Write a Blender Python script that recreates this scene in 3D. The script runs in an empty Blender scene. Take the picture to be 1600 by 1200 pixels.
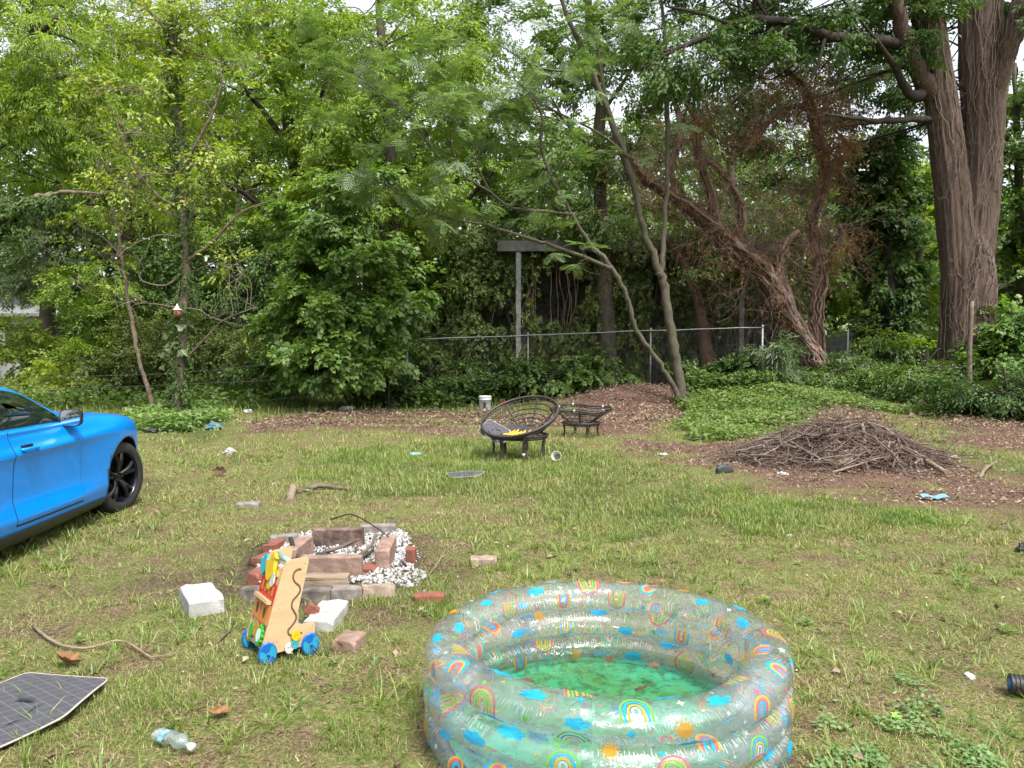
import bpy, bmesh, math, random
import numpy as np
from mathutils import Vector, Matrix, Euler

C = bpy.context
D = bpy.data
SC = C.scene
COL = SC.collection
PI = math.pi
R = math.radians

# ------------------------------------------------------------------ camera
CAM_H = 1.6
FPX = 1202.0                       # focal length for a 1600 px wide frame
PITCH = math.atan(60 / FPX)
cd = D.cameras.new('camera')
cd.sensor_fit = 'HORIZONTAL'
cd.sensor_width = 36.0
cd.lens = FPX / 1600 * 36.0
cd.clip_start = 0.05
cd.clip_end = 2000
cam = D.objects.new('camera', cd)
COL.objects.link(cam)
cam.location = (0, 0, CAM_H)
cam.rotation_euler = (PI / 2 - PITCH, 0, 0)
SC.camera = cam

# ------------------------------------------------------------------ world + sun
SUN_EL, SUN_AZ = R(60), R(150)     # azimuth measured from +Y (away from camera), negative = left
W = D.worlds.new('World')
SC.world = W
W.use_nodes = True
wn = W.node_tree.nodes
wl = W.node_tree.links
wn.clear()
wo = wn.new('ShaderNodeOutputWorld')
bg = wn.new('ShaderNodeBackground')
sky = wn.new('ShaderNodeTexSky')
sky.sky_type = 'NISHITA'
sky.sun_disc = False
sky.sun_elevation = SUN_EL
sky.sun_rotation = SUN_AZ
sky.dust_density = 4.0
sky.air_density = 1.0
hs = wn.new('ShaderNodeHueSaturation')
hs.inputs['Saturation'].default_value = 0.28
bg.inputs['Strength'].default_value = 0.12
wl.new(sky.outputs['Color'], hs.inputs['Color'])
wl.new(hs.outputs['Color'], bg.inputs['Color'])
wl.new(bg.outputs['Background'], wo.inputs['Surface'])

sl = D.lights.new('sun', 'SUN')
sl.energy = 1.5
sl.angle = R(11)
sl.color = (1.0, 0.955, 0.88)
sun = D.objects.new('sun', sl)
COL.objects.link(sun)
sd = Vector((math.sin(SUN_AZ) * math.cos(SUN_EL), math.cos(SUN_AZ) * math.cos(SUN_EL), math.sin(SUN_EL)))
sun.rotation_euler = sd.to_track_quat('Z', 'Y').to_euler()
sun.location = (-10, -10, 30)

SC.view_settings.view_transform = 'Standard'
SC.view_settings.look = 'None'
SC.view_settings.gamma = 1.0
SC.view_settings.use_curve_mapping = False
SC.view_settings.exposure = 1.72
SC.render.engine = 'CYCLES'
cy = SC.cycles
cy.max_bounces = 8
cy.diffuse_bounces = 4
cy.glossy_bounces = 4
cy.transmission_bounces = 6
cy.transparent_max_bounces = 24
cy.caustics_reflective = False
cy.caustics_refractive = False
cy.sample_clamp_indirect = 6

# ------------------------------------------------------------------ noise and projection
_tab = np.random.default_rng(7).random((256, 256))


def vnoise(x, y, seed=0):
    x = np.asarray(x, float) + seed * 17.31
    y = np.asarray(y, float) + seed * 5.77
    xi = np.floor(x).astype(int)
    yi = np.floor(y).astype(int)
    fx = x - xi
    fy = y - yi
    fx = fx * fx * (3 - 2 * fx)
    fy = fy * fy * (3 - 2 * fy)
    a = _tab[xi & 255, yi & 255]
    b = _tab[(xi + 1) & 255, yi & 255]
    c = _tab[xi & 255, (yi + 1) & 255]
    d = _tab[(xi + 1) & 255, (yi + 1) & 255]
    return (a * (1 - fx) + b * fx) * (1 - fy) + (c * (1 - fx) + d * fx) * fy


def fbm(x, y, seed=0, octv=4):
    s = 0
    a = .5
    n = 0
    for k in range(octv):
        s = s + a * vnoise(np.asarray(x) * 2 ** k, np.asarray(y) * 2 ** k, seed + k)
        n += a
        a *= .5
    return s / n                                       # 0..1


def smooth(a, b, x):
    t = np.clip((np.asarray(x, float) - a) / (b - a), 0, 1)
    return t * t * (3 - 2 * t)


def ray(px, py):
    u = (px - 800) / FPX
    v = (py - 600) / FPX
    ca, sa = math.cos(PITCH), math.sin(PITCH)
    return np.array([u, ca - v * sa, -sa - v * ca])


def P(px, py, d):
    """world point seen at pixel (px,py) of the 1600x1200 photo, d metres away along +Y"""
    r = ray(px, py)
    t = d / r[1]
    return np.array([0, 0, CAM_H]) + r * t


def Gz(px, py, z=0.0):
    r = ray(px, py)
    t = (z - CAM_H) / r[2]
    return np.array([0, 0, CAM_H]) + r * t


def H(x, y):
    """terrain height"""
    x = np.asarray(x, float)
    y = np.asarray(y, float)
    h = .05 * (fbm(x * .5, y * .5, 3) - .5) + .03 * (fbm(x * 2.2, y * 2.2, 5) - .5)
    h = h + .50 * np.exp(-((x - 3.2) / 1.9) ** 2 - ((y - 20.0) / 1.3) ** 2)        # mulch mound
    h = h + .42 * np.exp(-((x - 6.6) / 2.0) ** 2 - ((y - 19.0) / 1.7) ** 2)        # ivy mound
    h = h + smooth(17.5, 23, y) * (.05 + .30 * smooth(1, 10, x))
    h = h + .05 * np.exp(-((x - 4.35) / 1.5) ** 2 - ((y - 10.6) / .8) ** 2)        # under the brush pile
    far = smooth(40, 80, np.hypot(x, y))
    return h * (1 - far)


def G(px, py):
    z = 0.0
    for _ in range(8):
        p = Gz(px, py, z)
        z = float(H(p[0], p[1]))
    p[2] = z
    return p


# ------------------------------------------------------------------ mesh building
class MB:
    """collects verts / faces, builds ONE mesh object"""

    def __init__(self):
        self.V = []
        self.F = []            # (array n x k, mat, smooth)
        self.n = 0

    def add(self, V, faces, mat=0, smooth=False):
        V = np.asarray(V, float).reshape(-1, 3)
        if isinstance(faces, np.ndarray):
            faces = [faces]
        else:
            by = {}
            for f in faces:
                by.setdefault(len(f), []).append(f)
            faces = [np.array(v) for v in by.values()]
        for f in faces:
            self.F.append((f + self.n, mat, smooth))
        self.V.append(V)
        self.n += len(V)

    def tube(self, pts, rad, n=8, mat=0, smooth=True, caps=True, closed=False):
        pts = np.asarray(pts, float)
        m = len(pts)
        rad = np.broadcast_to(np.asarray(rad, float), (m,))
        if closed:
            T = np.roll(pts, -1, 0) - np.roll(pts, 1, 0)
        else:
            T = np.gradient(pts, axis=0)
        T /= np.linalg.norm(T, axis=1)[:, None] + 1e-12
        ref = np.array([0, 0, 1.0]) if abs(T[0, 2]) < .9 else np.array([1.0, 0, 0])
        N = np.zeros_like(T)
        v = np.cross(T[0], ref)
        v /= np.linalg.norm(v)
        for i in range(m):
            v = v - T[i] * np.dot(v, T[i])
            v /= np.linalg.norm(v) + 1e-12
            N[i] = v
        B = np.cross(T, N)
        a = np.arange(n) * 2 * PI / n
        V = pts[:, None, :] + rad[:, None, None] * (np.cos(a)[None, :, None] * N[:, None, :] + np.sin(a)[None, :, None] * B[:, None, :])
        i = np.arange(m if closed else m - 1)[:, None]
        j = np.arange(n)[None, :]
        i2 = (i + 1) % m
        f = np.stack([i * n + j, i * n + (j + 1) % n, i2 * n + (j + 1) % n, i2 * n + j], -1).reshape(-1, 4)
        fs = [f]
        self.add(V, f, mat, smooth)
        if caps and not closed:
            b = self.n - m * n
            self.F.append((np.arange(n)[::-1][None, :] + b, mat, False))
            self.F.append((np.arange(n)[None, :] + b + (m - 1) * n, mat, False))

    def box(self, c, s, rot=None, mat=0):
        s = np.asarray(s, float) / 2
        V = np.array([[x, y, z] for x in (-1, 1) for y in (-1, 1) for z in (-1, 1)], float) * s
        if rot is not None:
            V = V @ np.array(rot).T
        V = V + np.asarray(c, float)
        self.add(V, np.array([[0, 1, 3, 2], [4, 6, 7, 5], [0, 4, 5, 1], [2, 3, 7, 6], [0, 2, 6, 4], [1, 5, 7, 3]]), mat)

    def lathe(self, prof, n=32, mat=0, smooth=True, o=(0, 0, 0), M=None, close=False):
        prof = np.asarray(prof, float)
        a = np.arange(n) * 2 * PI / n
        V = np.stack([prof[:, 0][:, None] * np.cos(a), prof[:, 0][:, None] * np.sin(a), np.repeat(prof[:, 1][:, None], n, 1)], -1).reshape(-1, 3)
        if M is not None:
            V = V @ np.array(M).T
        V = V + np.asarray(o, float)
        m = len(prof)
        i = np.arange(m if close else m - 1)[:, None]
        j = np.arange(n)[None, :]
        i2 = (i + 1) % m
        f = np.stack([i * n + j, i * n + (j + 1) % n, i2 * n + (j + 1) % n, i2 * n + j], -1).reshape(-1, 4)
        self.add(V, f, mat, smooth)

    def prism(self, poly, z0, z1, M=None, o=(0, 0, 0), mat=0, matside=None):
        """extrude 2D polygon between z0 and z1, then transform"""
        poly = np.asarray(poly, float)
        n = len(poly)
        V = np.concatenate([np.c_[poly, np.full(n, z0)], np.c_[poly, np.full(n, z1)]])
        if M is not None:
            V = V @ np.array(M).T
        V = V + np.asarray(o, float)
        self.add(V, [list(range(n))[::-1], [n + i for i in range(n)]], mat)
        b = self.n - 2 * n
        j = np.arange(n)
        self.F.append((np.stack([j, (j + 1) % n, n + (j + 1) % n, n + j], -1) + b, mat if matside is None else matside, False))

    def grid(self, V, mat=0, smooth=True, wrapu=False, wrapv=False):
        V = np.asarray(V, float)
        a, b = V.shape[:2]
        i = np.arange(a if wrapu else a - 1)[:, None]
        j = np.arange(b if wrapv else b - 1)[None, :]
        f = np.stack([i * b + j, ((i + 1) % a) * b + j, ((i + 1) % a) * b + (j + 1) % b, i * b + (j + 1) % b], -1).reshape(-1, 4)
        self.add(V.reshape(-1, 3), f, mat, smooth)

    def build(self, name, mats, parent=None, loc=None, rot=None):
        me = D.meshes.new(name)
        V = np.concatenate(self.V) if self.V else np.zeros((0, 3))
        me.vertices.add(len(V))
        me.vertices.foreach_set('co', V.ravel())
        tot = sum(f.size for f, _, _ in self.F)
        npoly = sum(len(f) for f, _, _ in self.F)
        me.loops.add(tot)
        me.polygons.add(npoly)
        li = np.concatenate([f.ravel() for f, _, _ in self.F])
        lt = np.concatenate([np.full(len(f), f.shape[1]) for f, _, _ in self.F])
        ls = np.concatenate([[0], np.cumsum(lt)[:-1]])
        mi = np.concatenate([np.full(len(f), m) for f, m, _ in self.F])
        sm = np.concatenate([np.full(len(f), s, bool) for f, _, s in self.F])
        me.loops.foreach_set('vertex_index', li.astype(np.int32))
        me.polygons.foreach_set('loop_start', ls.astype(np.int32))
        try:
            me.polygons.foreach_set('loop_total', lt.astype(np.int32))
        except Exception:
            pass
        me.polygons.foreach_set('material_index', mi.astype(np.int32))
        me.polygons.foreach_set('use_smooth', sm)
        me.update(calc_edges=True)
        me.validate(verbose=False)
        for m in (mats if isinstance(mats, (list, tuple)) else [mats]):
            me.materials.append(m)
        o = D.objects.new(name, me)
        COL.objects.link(o)
        if parent is not None:
            o.parent = parent
        if loc is not None:
            o.location = loc
        if rot is not None:
            o.rotation_euler = rot
        return o


def tag(o, label=None, cat=None, group=None, kind=None):
    if label:
        o['label'] = label
    if cat:
        o['category'] = cat
    if group:
        o['group'] = group
    if kind:
        o['kind'] = kind
    return o


def thing(name, label, cat, loc=(0, 0, 0), rotz=0, group=None, rot=None):
    o = D.objects.new(name, None)
    o.empty_display_size = .1
    COL.objects.link(o)
    o.location = loc
    o.rotation_euler = rot if rot is not None else (0, 0, rotz)
    return tag(o, label, cat, group)


def catmull(pts, k=6):
    """smooth resample of an n x m polyline"""
    p = np.asarray(pts, float)
    if len(p) < 3:
        t = np.linspace(0, 1, k + 1)[:, None]
        return p[0] * (1 - t) + p[-1] * t
    q = np.vstack([2 * p[0] - p[1], p, 2 * p[-1] - p[-2]])
    out = []
    for i in range(1, len(q) - 2):
        t = np.linspace(0, 1, k, endpoint=False)[:, None]
        a, b, c, d = q[i - 1], q[i], q[i + 1], q[i + 2]
        out.append(.5 * (2 * b + (c - a) * t + (2 * a - 5 * b + 4 * c - d) * t ** 2 + (3 * b - a - 3 * c + d) * t ** 3))
    out.append(p[-1][None])
    return np.vstack(out)


# ------------------------------------------------------------------ materials
def newmat(name):
    m = D.materials.new(name)
    m.use_nodes = True
    nt = m.node_tree
    nt.nodes.clear()
    out = nt.nodes.new('ShaderNodeOutputMaterial')
    return m, nt, out


def rgb(c):
    return (c[0], c[1], c[2], 1.0)


def ramp(nt, stops, fac=None):
    r = nt.nodes.new('ShaderNodeValToRGB')
    el = r.color_ramp.elements
    while len(el) < len(stops):
        el.new(.5)
    for e, (p, c) in zip(el, stops):
        e.position = p
        e.color = rgb(c)
    if fac is not None:
        nt.links.new(fac, r.inputs['Fac'])
    return r


def noise(nt, vec, scale, detail=4, rough=.6, dist=0.0):
    n = nt.nodes.new('ShaderNodeTexNoise')
    n.inputs['Scale'].default_value = scale
    n.inputs['Detail'].default_value = detail
    n.inputs['Roughness'].default_value = rough
    n.inputs['Distortion'].default_value = dist
    if vec is not None:
        nt.links.new(vec, n.inputs['Vector'])
    return n


def coords(nt, kind='Object', stretch=None):
    tc = nt.nodes.new('ShaderNodeTexCoord')
    v = tc.outputs[kind]
    if stretch:
        mp = nt.nodes.new('ShaderNodeMapping')
        mp.inputs['Scale'].default_value = stretch
        nt.links.new(v, mp.inputs['Vector'])
        v = mp.outputs['Vector']
    return v


def mixc(nt, fac, a, b, mode='MIX'):
    m = nt.nodes.new('ShaderNodeMix')
    m.data_type = 'RGBA'
    m.blend_type = mode
    for sock, val in ((m.inputs[0], fac), (m.inputs[6], a), (m.inputs[7], b)):
        if isinstance(val, (int, float)):
            sock.default_value = val
        elif isinstance(val, (tuple, list)):
            sock.default_value = rgb(val)
        else:
            nt.links.new(val, sock)
    return m.outputs[2]


def math_(nt, op, a, b=None, c=None):
    m = nt.nodes.new('ShaderNodeMath')
    m.operation = op
    for k, val in enumerate((a, b, c)):
        if val is None:
            continue
        if isinstance(val, (int, float)):
            m.inputs[k].default_value = val
        else:
            nt.links.new(val, m.inputs[k])
    return m.outputs[0]


def bump(nt, height, strength=.4, dist=.01):
    b = nt.nodes.new('ShaderNodeBump')
    b.inputs['Strength'].default_value = strength
    b.inputs['Distance'].default_value = dist
    nt.links.new(height, b.inputs['Height'])
    return b.outputs['Normal']


def pmat(name, c1, c2=None, scale=8, detail=5, rough=.6, bmp=0, bscale=40, bdist=.005, metallic=0, spec=.5, stretch=None,
         lo=.35, hi=.65, coat=0, c3=None, s3=60, t3=.62):
    """noise mottled principled material"""
    m, nt, out = newmat(name)
    b = nt.nodes.new('ShaderNodeBsdfPrincipled')
    v = coords(nt, 'Object', stretch)
    if c2 is None:
        c2 = tuple(x * .8 for x in c1)
    n = noise(nt, v, scale, detail)
    col = ramp(nt, [(lo, c1), (hi, c2)], n.outputs['Fac']).outputs['Color']
    if c3 is not None:
        n3 = noise(nt, v, s3, 3)
        f3 = ramp(nt, [(t3, (0, 0, 0)), (t3 + .06, (1, 1, 1))], n3.outputs['Fac']).outputs['Color']
        col = mixc(nt, f3, col, c3)
    nt.links.new(col, b.inputs['Base Color'])
    b.inputs['Roughness'].default_value = rough
    b.inputs['Metallic'].default_value = metallic
    b.inputs['Specular IOR Level'].default_value = spec
    b.inputs['Coat Weight'].default_value = coat
    b.inputs['Coat Roughness'].default_value = .04
    if bmp:
        nb = noise(nt, v, bscale, 5)
        nt.links.new(bump(nt, nb.outputs['Fac'], bmp, bdist), b.inputs['Normal'])
    nt.links.new(b.outputs[0], out.inputs['Surface'])
    return m


LEAFK = 1.25


def leafmat(name, cs, trans=.4, gloss=.03, clump=.5, tcol=None):
    """leaf: colour varies per leaf and per clump, light passes through"""
    m, nt, out = newmat(name)
    geo = nt.nodes.new('ShaderNodeNewGeometry')
    stops = [(i / max(1, len(cs) - 1), (c[0] * 1.0 * LEAFK, c[1] * 1.06 * LEAFK, c[2] * .95 * LEAFK)) for i, c in enumerate(cs)]
    v = coords(nt, 'Object')
    n = noise(nt, v, clump, 3)
    f = math_(nt, 'MULTIPLY_ADD', n.outputs['Fac'], 1.3, -.4)
    f = math_(nt, 'MULTIPLY_ADD', geo.outputs['Random Per Island'], .65, f)
    col = ramp(nt, stops, f).outputs['Color']
    d = nt.nodes.new('ShaderNodeBsdfDiffuse')
    t = nt.nodes.new('ShaderNodeBsdfTranslucent')
    g = nt.nodes.new('ShaderNodeBsdfGlossy')
    g.inputs['Roughness'].default_value = .5
    nt.links.new(col, d.inputs['Color'])
    tc = mixc(nt, 1.0, col, tcol or (1.18, 1.25, .6), 'MULTIPLY')
    nt.links.new(tc, t.inputs['Color'])
    mx = nt.nodes.new('ShaderNodeMixShader')
    mx.inputs[0].default_value = trans
    nt.links.new(d.outputs[0], mx.inputs[1])
    nt.links.new(t.outputs[0], mx.inputs[2])
    m2 = nt.nodes.new('ShaderNodeMixShader')
    m2.inputs[0].default_value = gloss * .9
    nt.links.new(mx.outputs[0], m2.inputs[1])
    nt.links.new(g.outputs[0], m2.inputs[2])
    nt.links.new(m2.outputs[0], out.inputs['Surface'])
    return m


def barkmat(name, c1, c2, scale=6, stretch=(3, 3, .35), strength=.8, moss=None):
    m, nt, out = newmat(name)
    b = nt.nodes.new('ShaderNodeBsdfPrincipled')
    v = coords(nt, 'Object', stretch)
    n = noise(nt, v, scale, 6, .65, .6)
    n2 = noise(nt, coords(nt, 'Object'), 1.2, 3)
    col = ramp(nt, [(.36, c1), (.62, c2)], n.outputs['Fac']).outputs['Color']
    col = mixc(nt, math_(nt, 'MULTIPLY', n2.outputs['Fac'], .7), col, tuple(x * .55 for x in c2))
    if moss:
        n3 = noise(nt, coords(nt, 'Object'), 3.5, 5)
        f = ramp(nt, [(.5, (0, 0, 0)), (.62, (1, 1, 1))], n3.outputs['Fac']).outputs['Color']
        col = mixc(nt, math_(nt, 'MULTIPLY', f, .7), col, moss)
    nt.links.new(col, b.inputs['Base Color'])
    b.inputs['Roughness'].default_value = .9
    b.inputs['Specular IOR Level'].default_value = .2
    nt.links.new(bump(nt, n.outputs['Fac'], strength, .05), b.inputs['Normal'])
    nt.links.new(b.outputs[0], out.inputs['Surface'])
    return m

# ================================================================== GROUND
def pip(x, y, poly):
    """points in polygon"""
    inside = np.zeros(np.shape(x), bool)
    n = len(poly)
    for i in range(n):
        x0, y0 = poly[i][:2]
        x1, y1 = poly[(i + 1) % n][:2]
        c = ((y0 > y) != (y1 > y))
        xx = (x1 - x0) * (y - y0) / (y1 - y0 + 1e-12) + x0
        inside ^= c & (x < xx)
    return inside


def zone(pxpolys, soft=.16, warp=.5, seed=0):
    polys = [[Gz(a, b)[:2] for a, b in p] for p in pxpolys]
    rg = np.random.default_rng(seed + 100)
    offs = rg.normal(0, soft, (6, 2))

    def f(x, y):
        x = np.asarray(x, float)
        y = np.asarray(y, float)
        wx = x + warp * (fbm(x * .9, y * .9, seed) - .5) * 2 + .35 * warp * (fbm(x * 4, y * 4, seed + 3) - .5) * 2
        wy = y + warp * (fbm(x * .9, y * .9, seed + 9) - .5) * 2 + .35 * warp * (fbm(x * 4, y * 4, seed + 4) - .5) * 2
        s = 0
        for o in offs:
            m = np.zeros(np.shape(x), bool)
            for p in polys:
                m |= pip(wx + o[0], wy + o[1], p)
            s = s + m
        return s / 6.0
    return f


z_litter = zone([
    [(400, 660), (470, 646), (600, 640), (720, 640), (860, 642), (905, 662), (880, 682), (790, 688), (700, 680), (600, 674), (540, 676), (480, 672), (430, 672)],
    [(850, 628), (940, 606), (1060, 598), (1130, 606), (1125, 634), (1060, 660), (1000, 684), (880, 672)],
    [(955, 692), (1080, 692), (1150, 690), (1250, 660), (1330, 645), (1460, 690), (1490, 712), (1600, 752), (1700, 790), (1690, 800), (1600, 790), (1450, 778), (1300, 780), (1200, 764), (1110, 734), (975, 708)],
    [(1440, 652), (1600, 645), (1800, 650), (1800, 720), (1600, 712), (1500, 690)],
], .22, .8, 1)
_zl0 = z_litter


def z_litter(x, y):
    x, y = np.asarray(x, float), np.asarray(y, float)
    s = _zl0(x, y)
    br = smooth(.37, .50, fbm(x * .9, y * 1.7, 88, 3))
    br2 = smooth(.30, .46, fbm(x * 1.6, y * 2.2, 89, 3))
    return s * np.where((y > 12.3) & (x < 1.6), br, np.where(y < 12.3, .25 + .75 * br2, 1.0))


z_soil = zone([
    [(185, 908), (290, 888), (365, 868), (400, 838), (425, 905), (385, 935), (330, 925), (260, 922)],
    [(640, 845), (700, 846), (745, 872), (700, 905), (655, 905)],
    [(205, 742), (262, 738), (255, 762), (215, 770)],
    [(380, 832), (655, 820), (690, 880), (640, 940), (385, 942), (360, 900)],
    [(40, 965), (100, 950), (120, 980), (60, 992)],
    [(1380, 990), (1470, 970), (1480, 1040), (1400, 1040)],
    [(-300, 845), (80, 800), (165, 775), (190, 785), (150, 800), (40, 850), (-200, 930)],
], .12, .32, 2)
z_lush = zone([
    [(470, 712), (700, 694), (880, 690), (960, 712), (1100, 742), (900, 770), (600, 775), (500, 745)],
    [(1120, 750), (1220, 776), (1450, 800), (1500, 820), (1400, 850), (1200, 850), (1080, 800)],
    [(440, 640), (600, 600), (480, 590), (200, 620), (60, 640), (300, 650)],
    [(840, 760), (1100, 770), (1180, 800), (1000, 830), (850, 800)],
], .25, .6, 4)
z_ivy = zone([
    [(1075, 662), (1110, 625), (1160, 600), (1260, 575), (1640, 560), (1800, 560), (1800, 640), (1600, 640), (1440, 652), (1330, 648), (1250, 662), (1150, 690), (1080, 690)],
    [(1480, 690), (1600, 716), (1700, 735), (1700, 752), (1600, 745), (1500, 712)],
    [(205, 645), (300, 630), (345, 655), (360, 672), (330, 692), (250, 695), (215, 672)],
    [(560, 640), (600, 602), (1080, 585), (1100, 600), (940, 606), (850, 630), (720, 640)],
    [(-200, 640), (100, 612), (330, 596), (600, 590), (600, 602), (440, 640), (200, 645)],
], .2, .5, 6)


def bare_noise(x, y):
    return smooth(.55, .68, fbm(x * 1.3, y * 1.3, 21, 4)) * .8


def build_ground():
    xs = np.concatenate([-np.geomspace(8, 500, 34)[::-1], np.arange(-7.95, 8, .065), np.geomspace(8, 500, 34)])
    ys = np.concatenate([-np.geomspace(1, 400, 22)[::-1], np.arange(-.9, 1.6, .3), np.arange(1.7, 14, .06), np.arange(14, 31, .13), np.geomspace(31.2, 600, 36)])
    X, Y = np.meshgrid(xs, ys, indexing='ij')
    Z = H(X, Y)
    near = (np.abs(X) < 8.5) & (Y < 31) & (Y > 1.5)
    lit, a_soil, a_lush, ivy = z_litter(X, Y), z_soil(X, Y), z_lush(X, Y), z_ivy(X, Y)
    Z = Z + near * (.035 * lit * (fbm(X * 5, Y * 5, 31) - .3) + .012 * (fbm(X * 9, Y * 9, 33) - .5))
    mb = MB()
    mb.grid(np.stack([X, Y, Z], -1), smooth=True)
    m, nt, out = newmat('lawn_soil')
    b = nt.nodes.new('ShaderNodeBsdfPrincipled')
    at = nt.nodes.new('ShaderNodeAttribute')
    at.attribute_name = 'zone'
    sp = nt.nodes.new('ShaderNodeSeparateColor')
    nt.links.new(at.outputs['Color'], sp.inputs[0])
    v = coords(nt, 'Object')
    nA = noise(nt, v, 2.2, 6, .65)
    nB = noise(nt, v, 16, 6, .7)
    nC = noise(nt, v, 60, 4, .7)
    nD = noise(nt, v, 140, 3, .6)
    # short moss / thatch
    moss = ramp(nt, [(.30, (.030, .050, .011)), (.46, (.082, .122, .024)), (.60, (.138, .172, .042)), (.75, (.24, .24, .09))], nC.outputs['Fac']).outputs['Color']
    thatch = ramp(nt, [(.30, (.055, .043, .024)), (.48, (.165, .130, .068)), (.70, (.36, .29, .165))], nC.outputs['Fac']).outputs['Color']
    f1 = ramp(nt, [(.42, (0, 0, 0)), (.62, (1, 1, 1))], nB.outputs['Fac']).outputs['Color']
    col = mixc(nt, math_(nt, 'MULTIPLY', f1, .85), moss, thatch)
    fA = ramp(nt, [(.48, (0, 0, 0)), (.60, (1, 1, 1))], nA.outputs['Fac']).outputs['Color']
    brown = ramp(nt, [(.32, (.040, .027, .018)), (.5, (.125, .085, .055)), (.72, (.30, .215, .145))], nC.outputs['Fac']).outputs['Color']
    col = mixc(nt, math_(nt, 'MULTIPLY', fA, .85), col, brown)
    lush = ramp(nt, [(.35, (.022, .040, .010)), (.7, (.07, .105, .024))], nC.outputs['Fac']).outputs['Color']
    col = mixc(nt, math_(nt, 'MULTIPLY', sp.outputs[1], .75), col, lush)
    litter = ramp(nt, [(.30, (.026, .015, .012)), (.46, (.090, .052, .040)), (.58, (.175, .108, .083)), (.76, (.36, .25, .20))], nD.outputs['Fac']).outputs['Color']
    col = mixc(nt, sp.outputs[0], col, litter)
    soil = ramp(nt, [(.3, (.026, .018, .014)), (.55, (.080, .056, .042)), (.8, (.19, .14, .105))], nC.outputs['Fac']).outputs['Color']
    fs = math_(nt, 'MULTIPLY', sp.outputs[2], ramp(nt, [(.38, (.2, .2, .2)), (.55, (1, 1, 1))], nB.outputs['Fac']).outputs['Color'])
    col = mixc(nt, fs, col, soil)
    nt.links.new(col, b.inputs['Base Color'])
    b.inputs['Roughness'].default_value = .95
    b.inputs['Specular IOR Level'].default_value = .1
    hh = math_(nt, 'MULTIPLY_ADD', nD.outputs['Fac'], .5, nC.outputs['Fac'])
    nt.links.new(bump(nt, hh, .9, .02), b.inputs['Normal'])
    nt.links.new(b.outputs[0], out.inputs['Surface'])
    o = mb.build('ground', m)
    o['kind'] = 'structure'
    a = o.data.color_attributes.new('zone', 'FLOAT_COLOR', 'POINT')
    Cc = np.stack([lit, np.clip(a_lush + .8 * ivy, 0, 1), a_soil, np.ones_like(lit)], -1).reshape(-1, 4)
    a.data.foreach_set('color', Cc.ravel().astype(np.float32))
    return o


build_ground()

POOL_C = np.array([.385, 3.17])
POOL_R = .78
FIRE_C = np.array([-1.40, 5.75])


def blocked(x, y):
    b = np.hypot(x - POOL_C[0], y - POOL_C[1]) < POOL_R
    return b | ((np.abs((x - FIRE_C[0]) / .62) ** 2 + np.abs((y - FIRE_C[1]) / .85) ** 2) < 1)


def fan(n, y0, y1, rg, power=0.0, margin=1.08):
    """scatter over the ground in front of the camera (with side margins), area uniform for power=1"""
    u = rg.random(n)
    if power:
        y = (y0 ** (power + 1) + u * (y1 ** (power + 1) - y0 ** (power + 1))) ** (1 / (power + 1))
    else:
        y = y0 + u * (y1 - y0)
    x = (rg.random(n) * 2 - 1) * (y * .6656 * margin + .5)
    return x, y


def blades(mb, x, y, h, w, lean, rg, mat=0, yaw=None):
    n = len(x)
    if yaw is None:
        yaw = rg.random(n) * 2 * PI
    dirx, diry = np.cos(yaw), np.sin(yaw)
    face = yaw + PI / 2 + rg.normal(0, .5, n)
    wx, wy = np.cos(face) * w / 2, np.sin(face) * w / 2
    z = H(x, y) - .006
    l1 = lean * h * .35
    l2 = lean * h
    h2 = h * np.sqrt(np.clip(1 - (lean * .85) ** 2, .08, 1))
    V = np.zeros((n, 5, 3))
    V[:, 0] = np.stack([x - wx, y - wy, z], -1)
    V[:, 1] = np.stack([x + wx, y + wy, z], -1)
    V[:, 2] = np.stack([x + dirx * l1 + wx * .8, y + diry * l1 + wy * .8, z + h2 * .6], -1)
    V[:, 3] = np.stack([x + dirx * l1 - wx * .8, y + diry * l1 - wy * .8, z + h2 * .6], -1)
    V[:, 4] = np.stack([x + dirx * l2, y + diry * l2, z + h2], -1)
    i = np.arange(n)[:, None] * 5
    b0 = mb.n
    mb.add(V, i + np.array([[0, 1, 2, 3]]), mat, False)
    mb.F.append((i + np.array([[3, 2, 4]]) + b0, mat, False))


M_grass = leafmat('grass_blades', [(.050, .085, .016), (.085, .13, .024), (.13, .17, .036), (.21, .215, .07), (.27, .23, .11)], .3, .05, .9, (1.2, 1.2, .6))
M_tuft = leafmat('tall_grass', [(.052, .095, .018), (.09, .145, .026), (.15, .20, .036), (.21, .235, .05)], .38, .06, 1.2, (1.3, 1.25, .5))
M_dry = leafmat('dry_grass', [(.085, .055, .033), (.18, .125, .07), (.28, .215, .125), (.38, .31, .19)], .2, .04, 1.5, (1.1, 1.05, .9))


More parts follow.
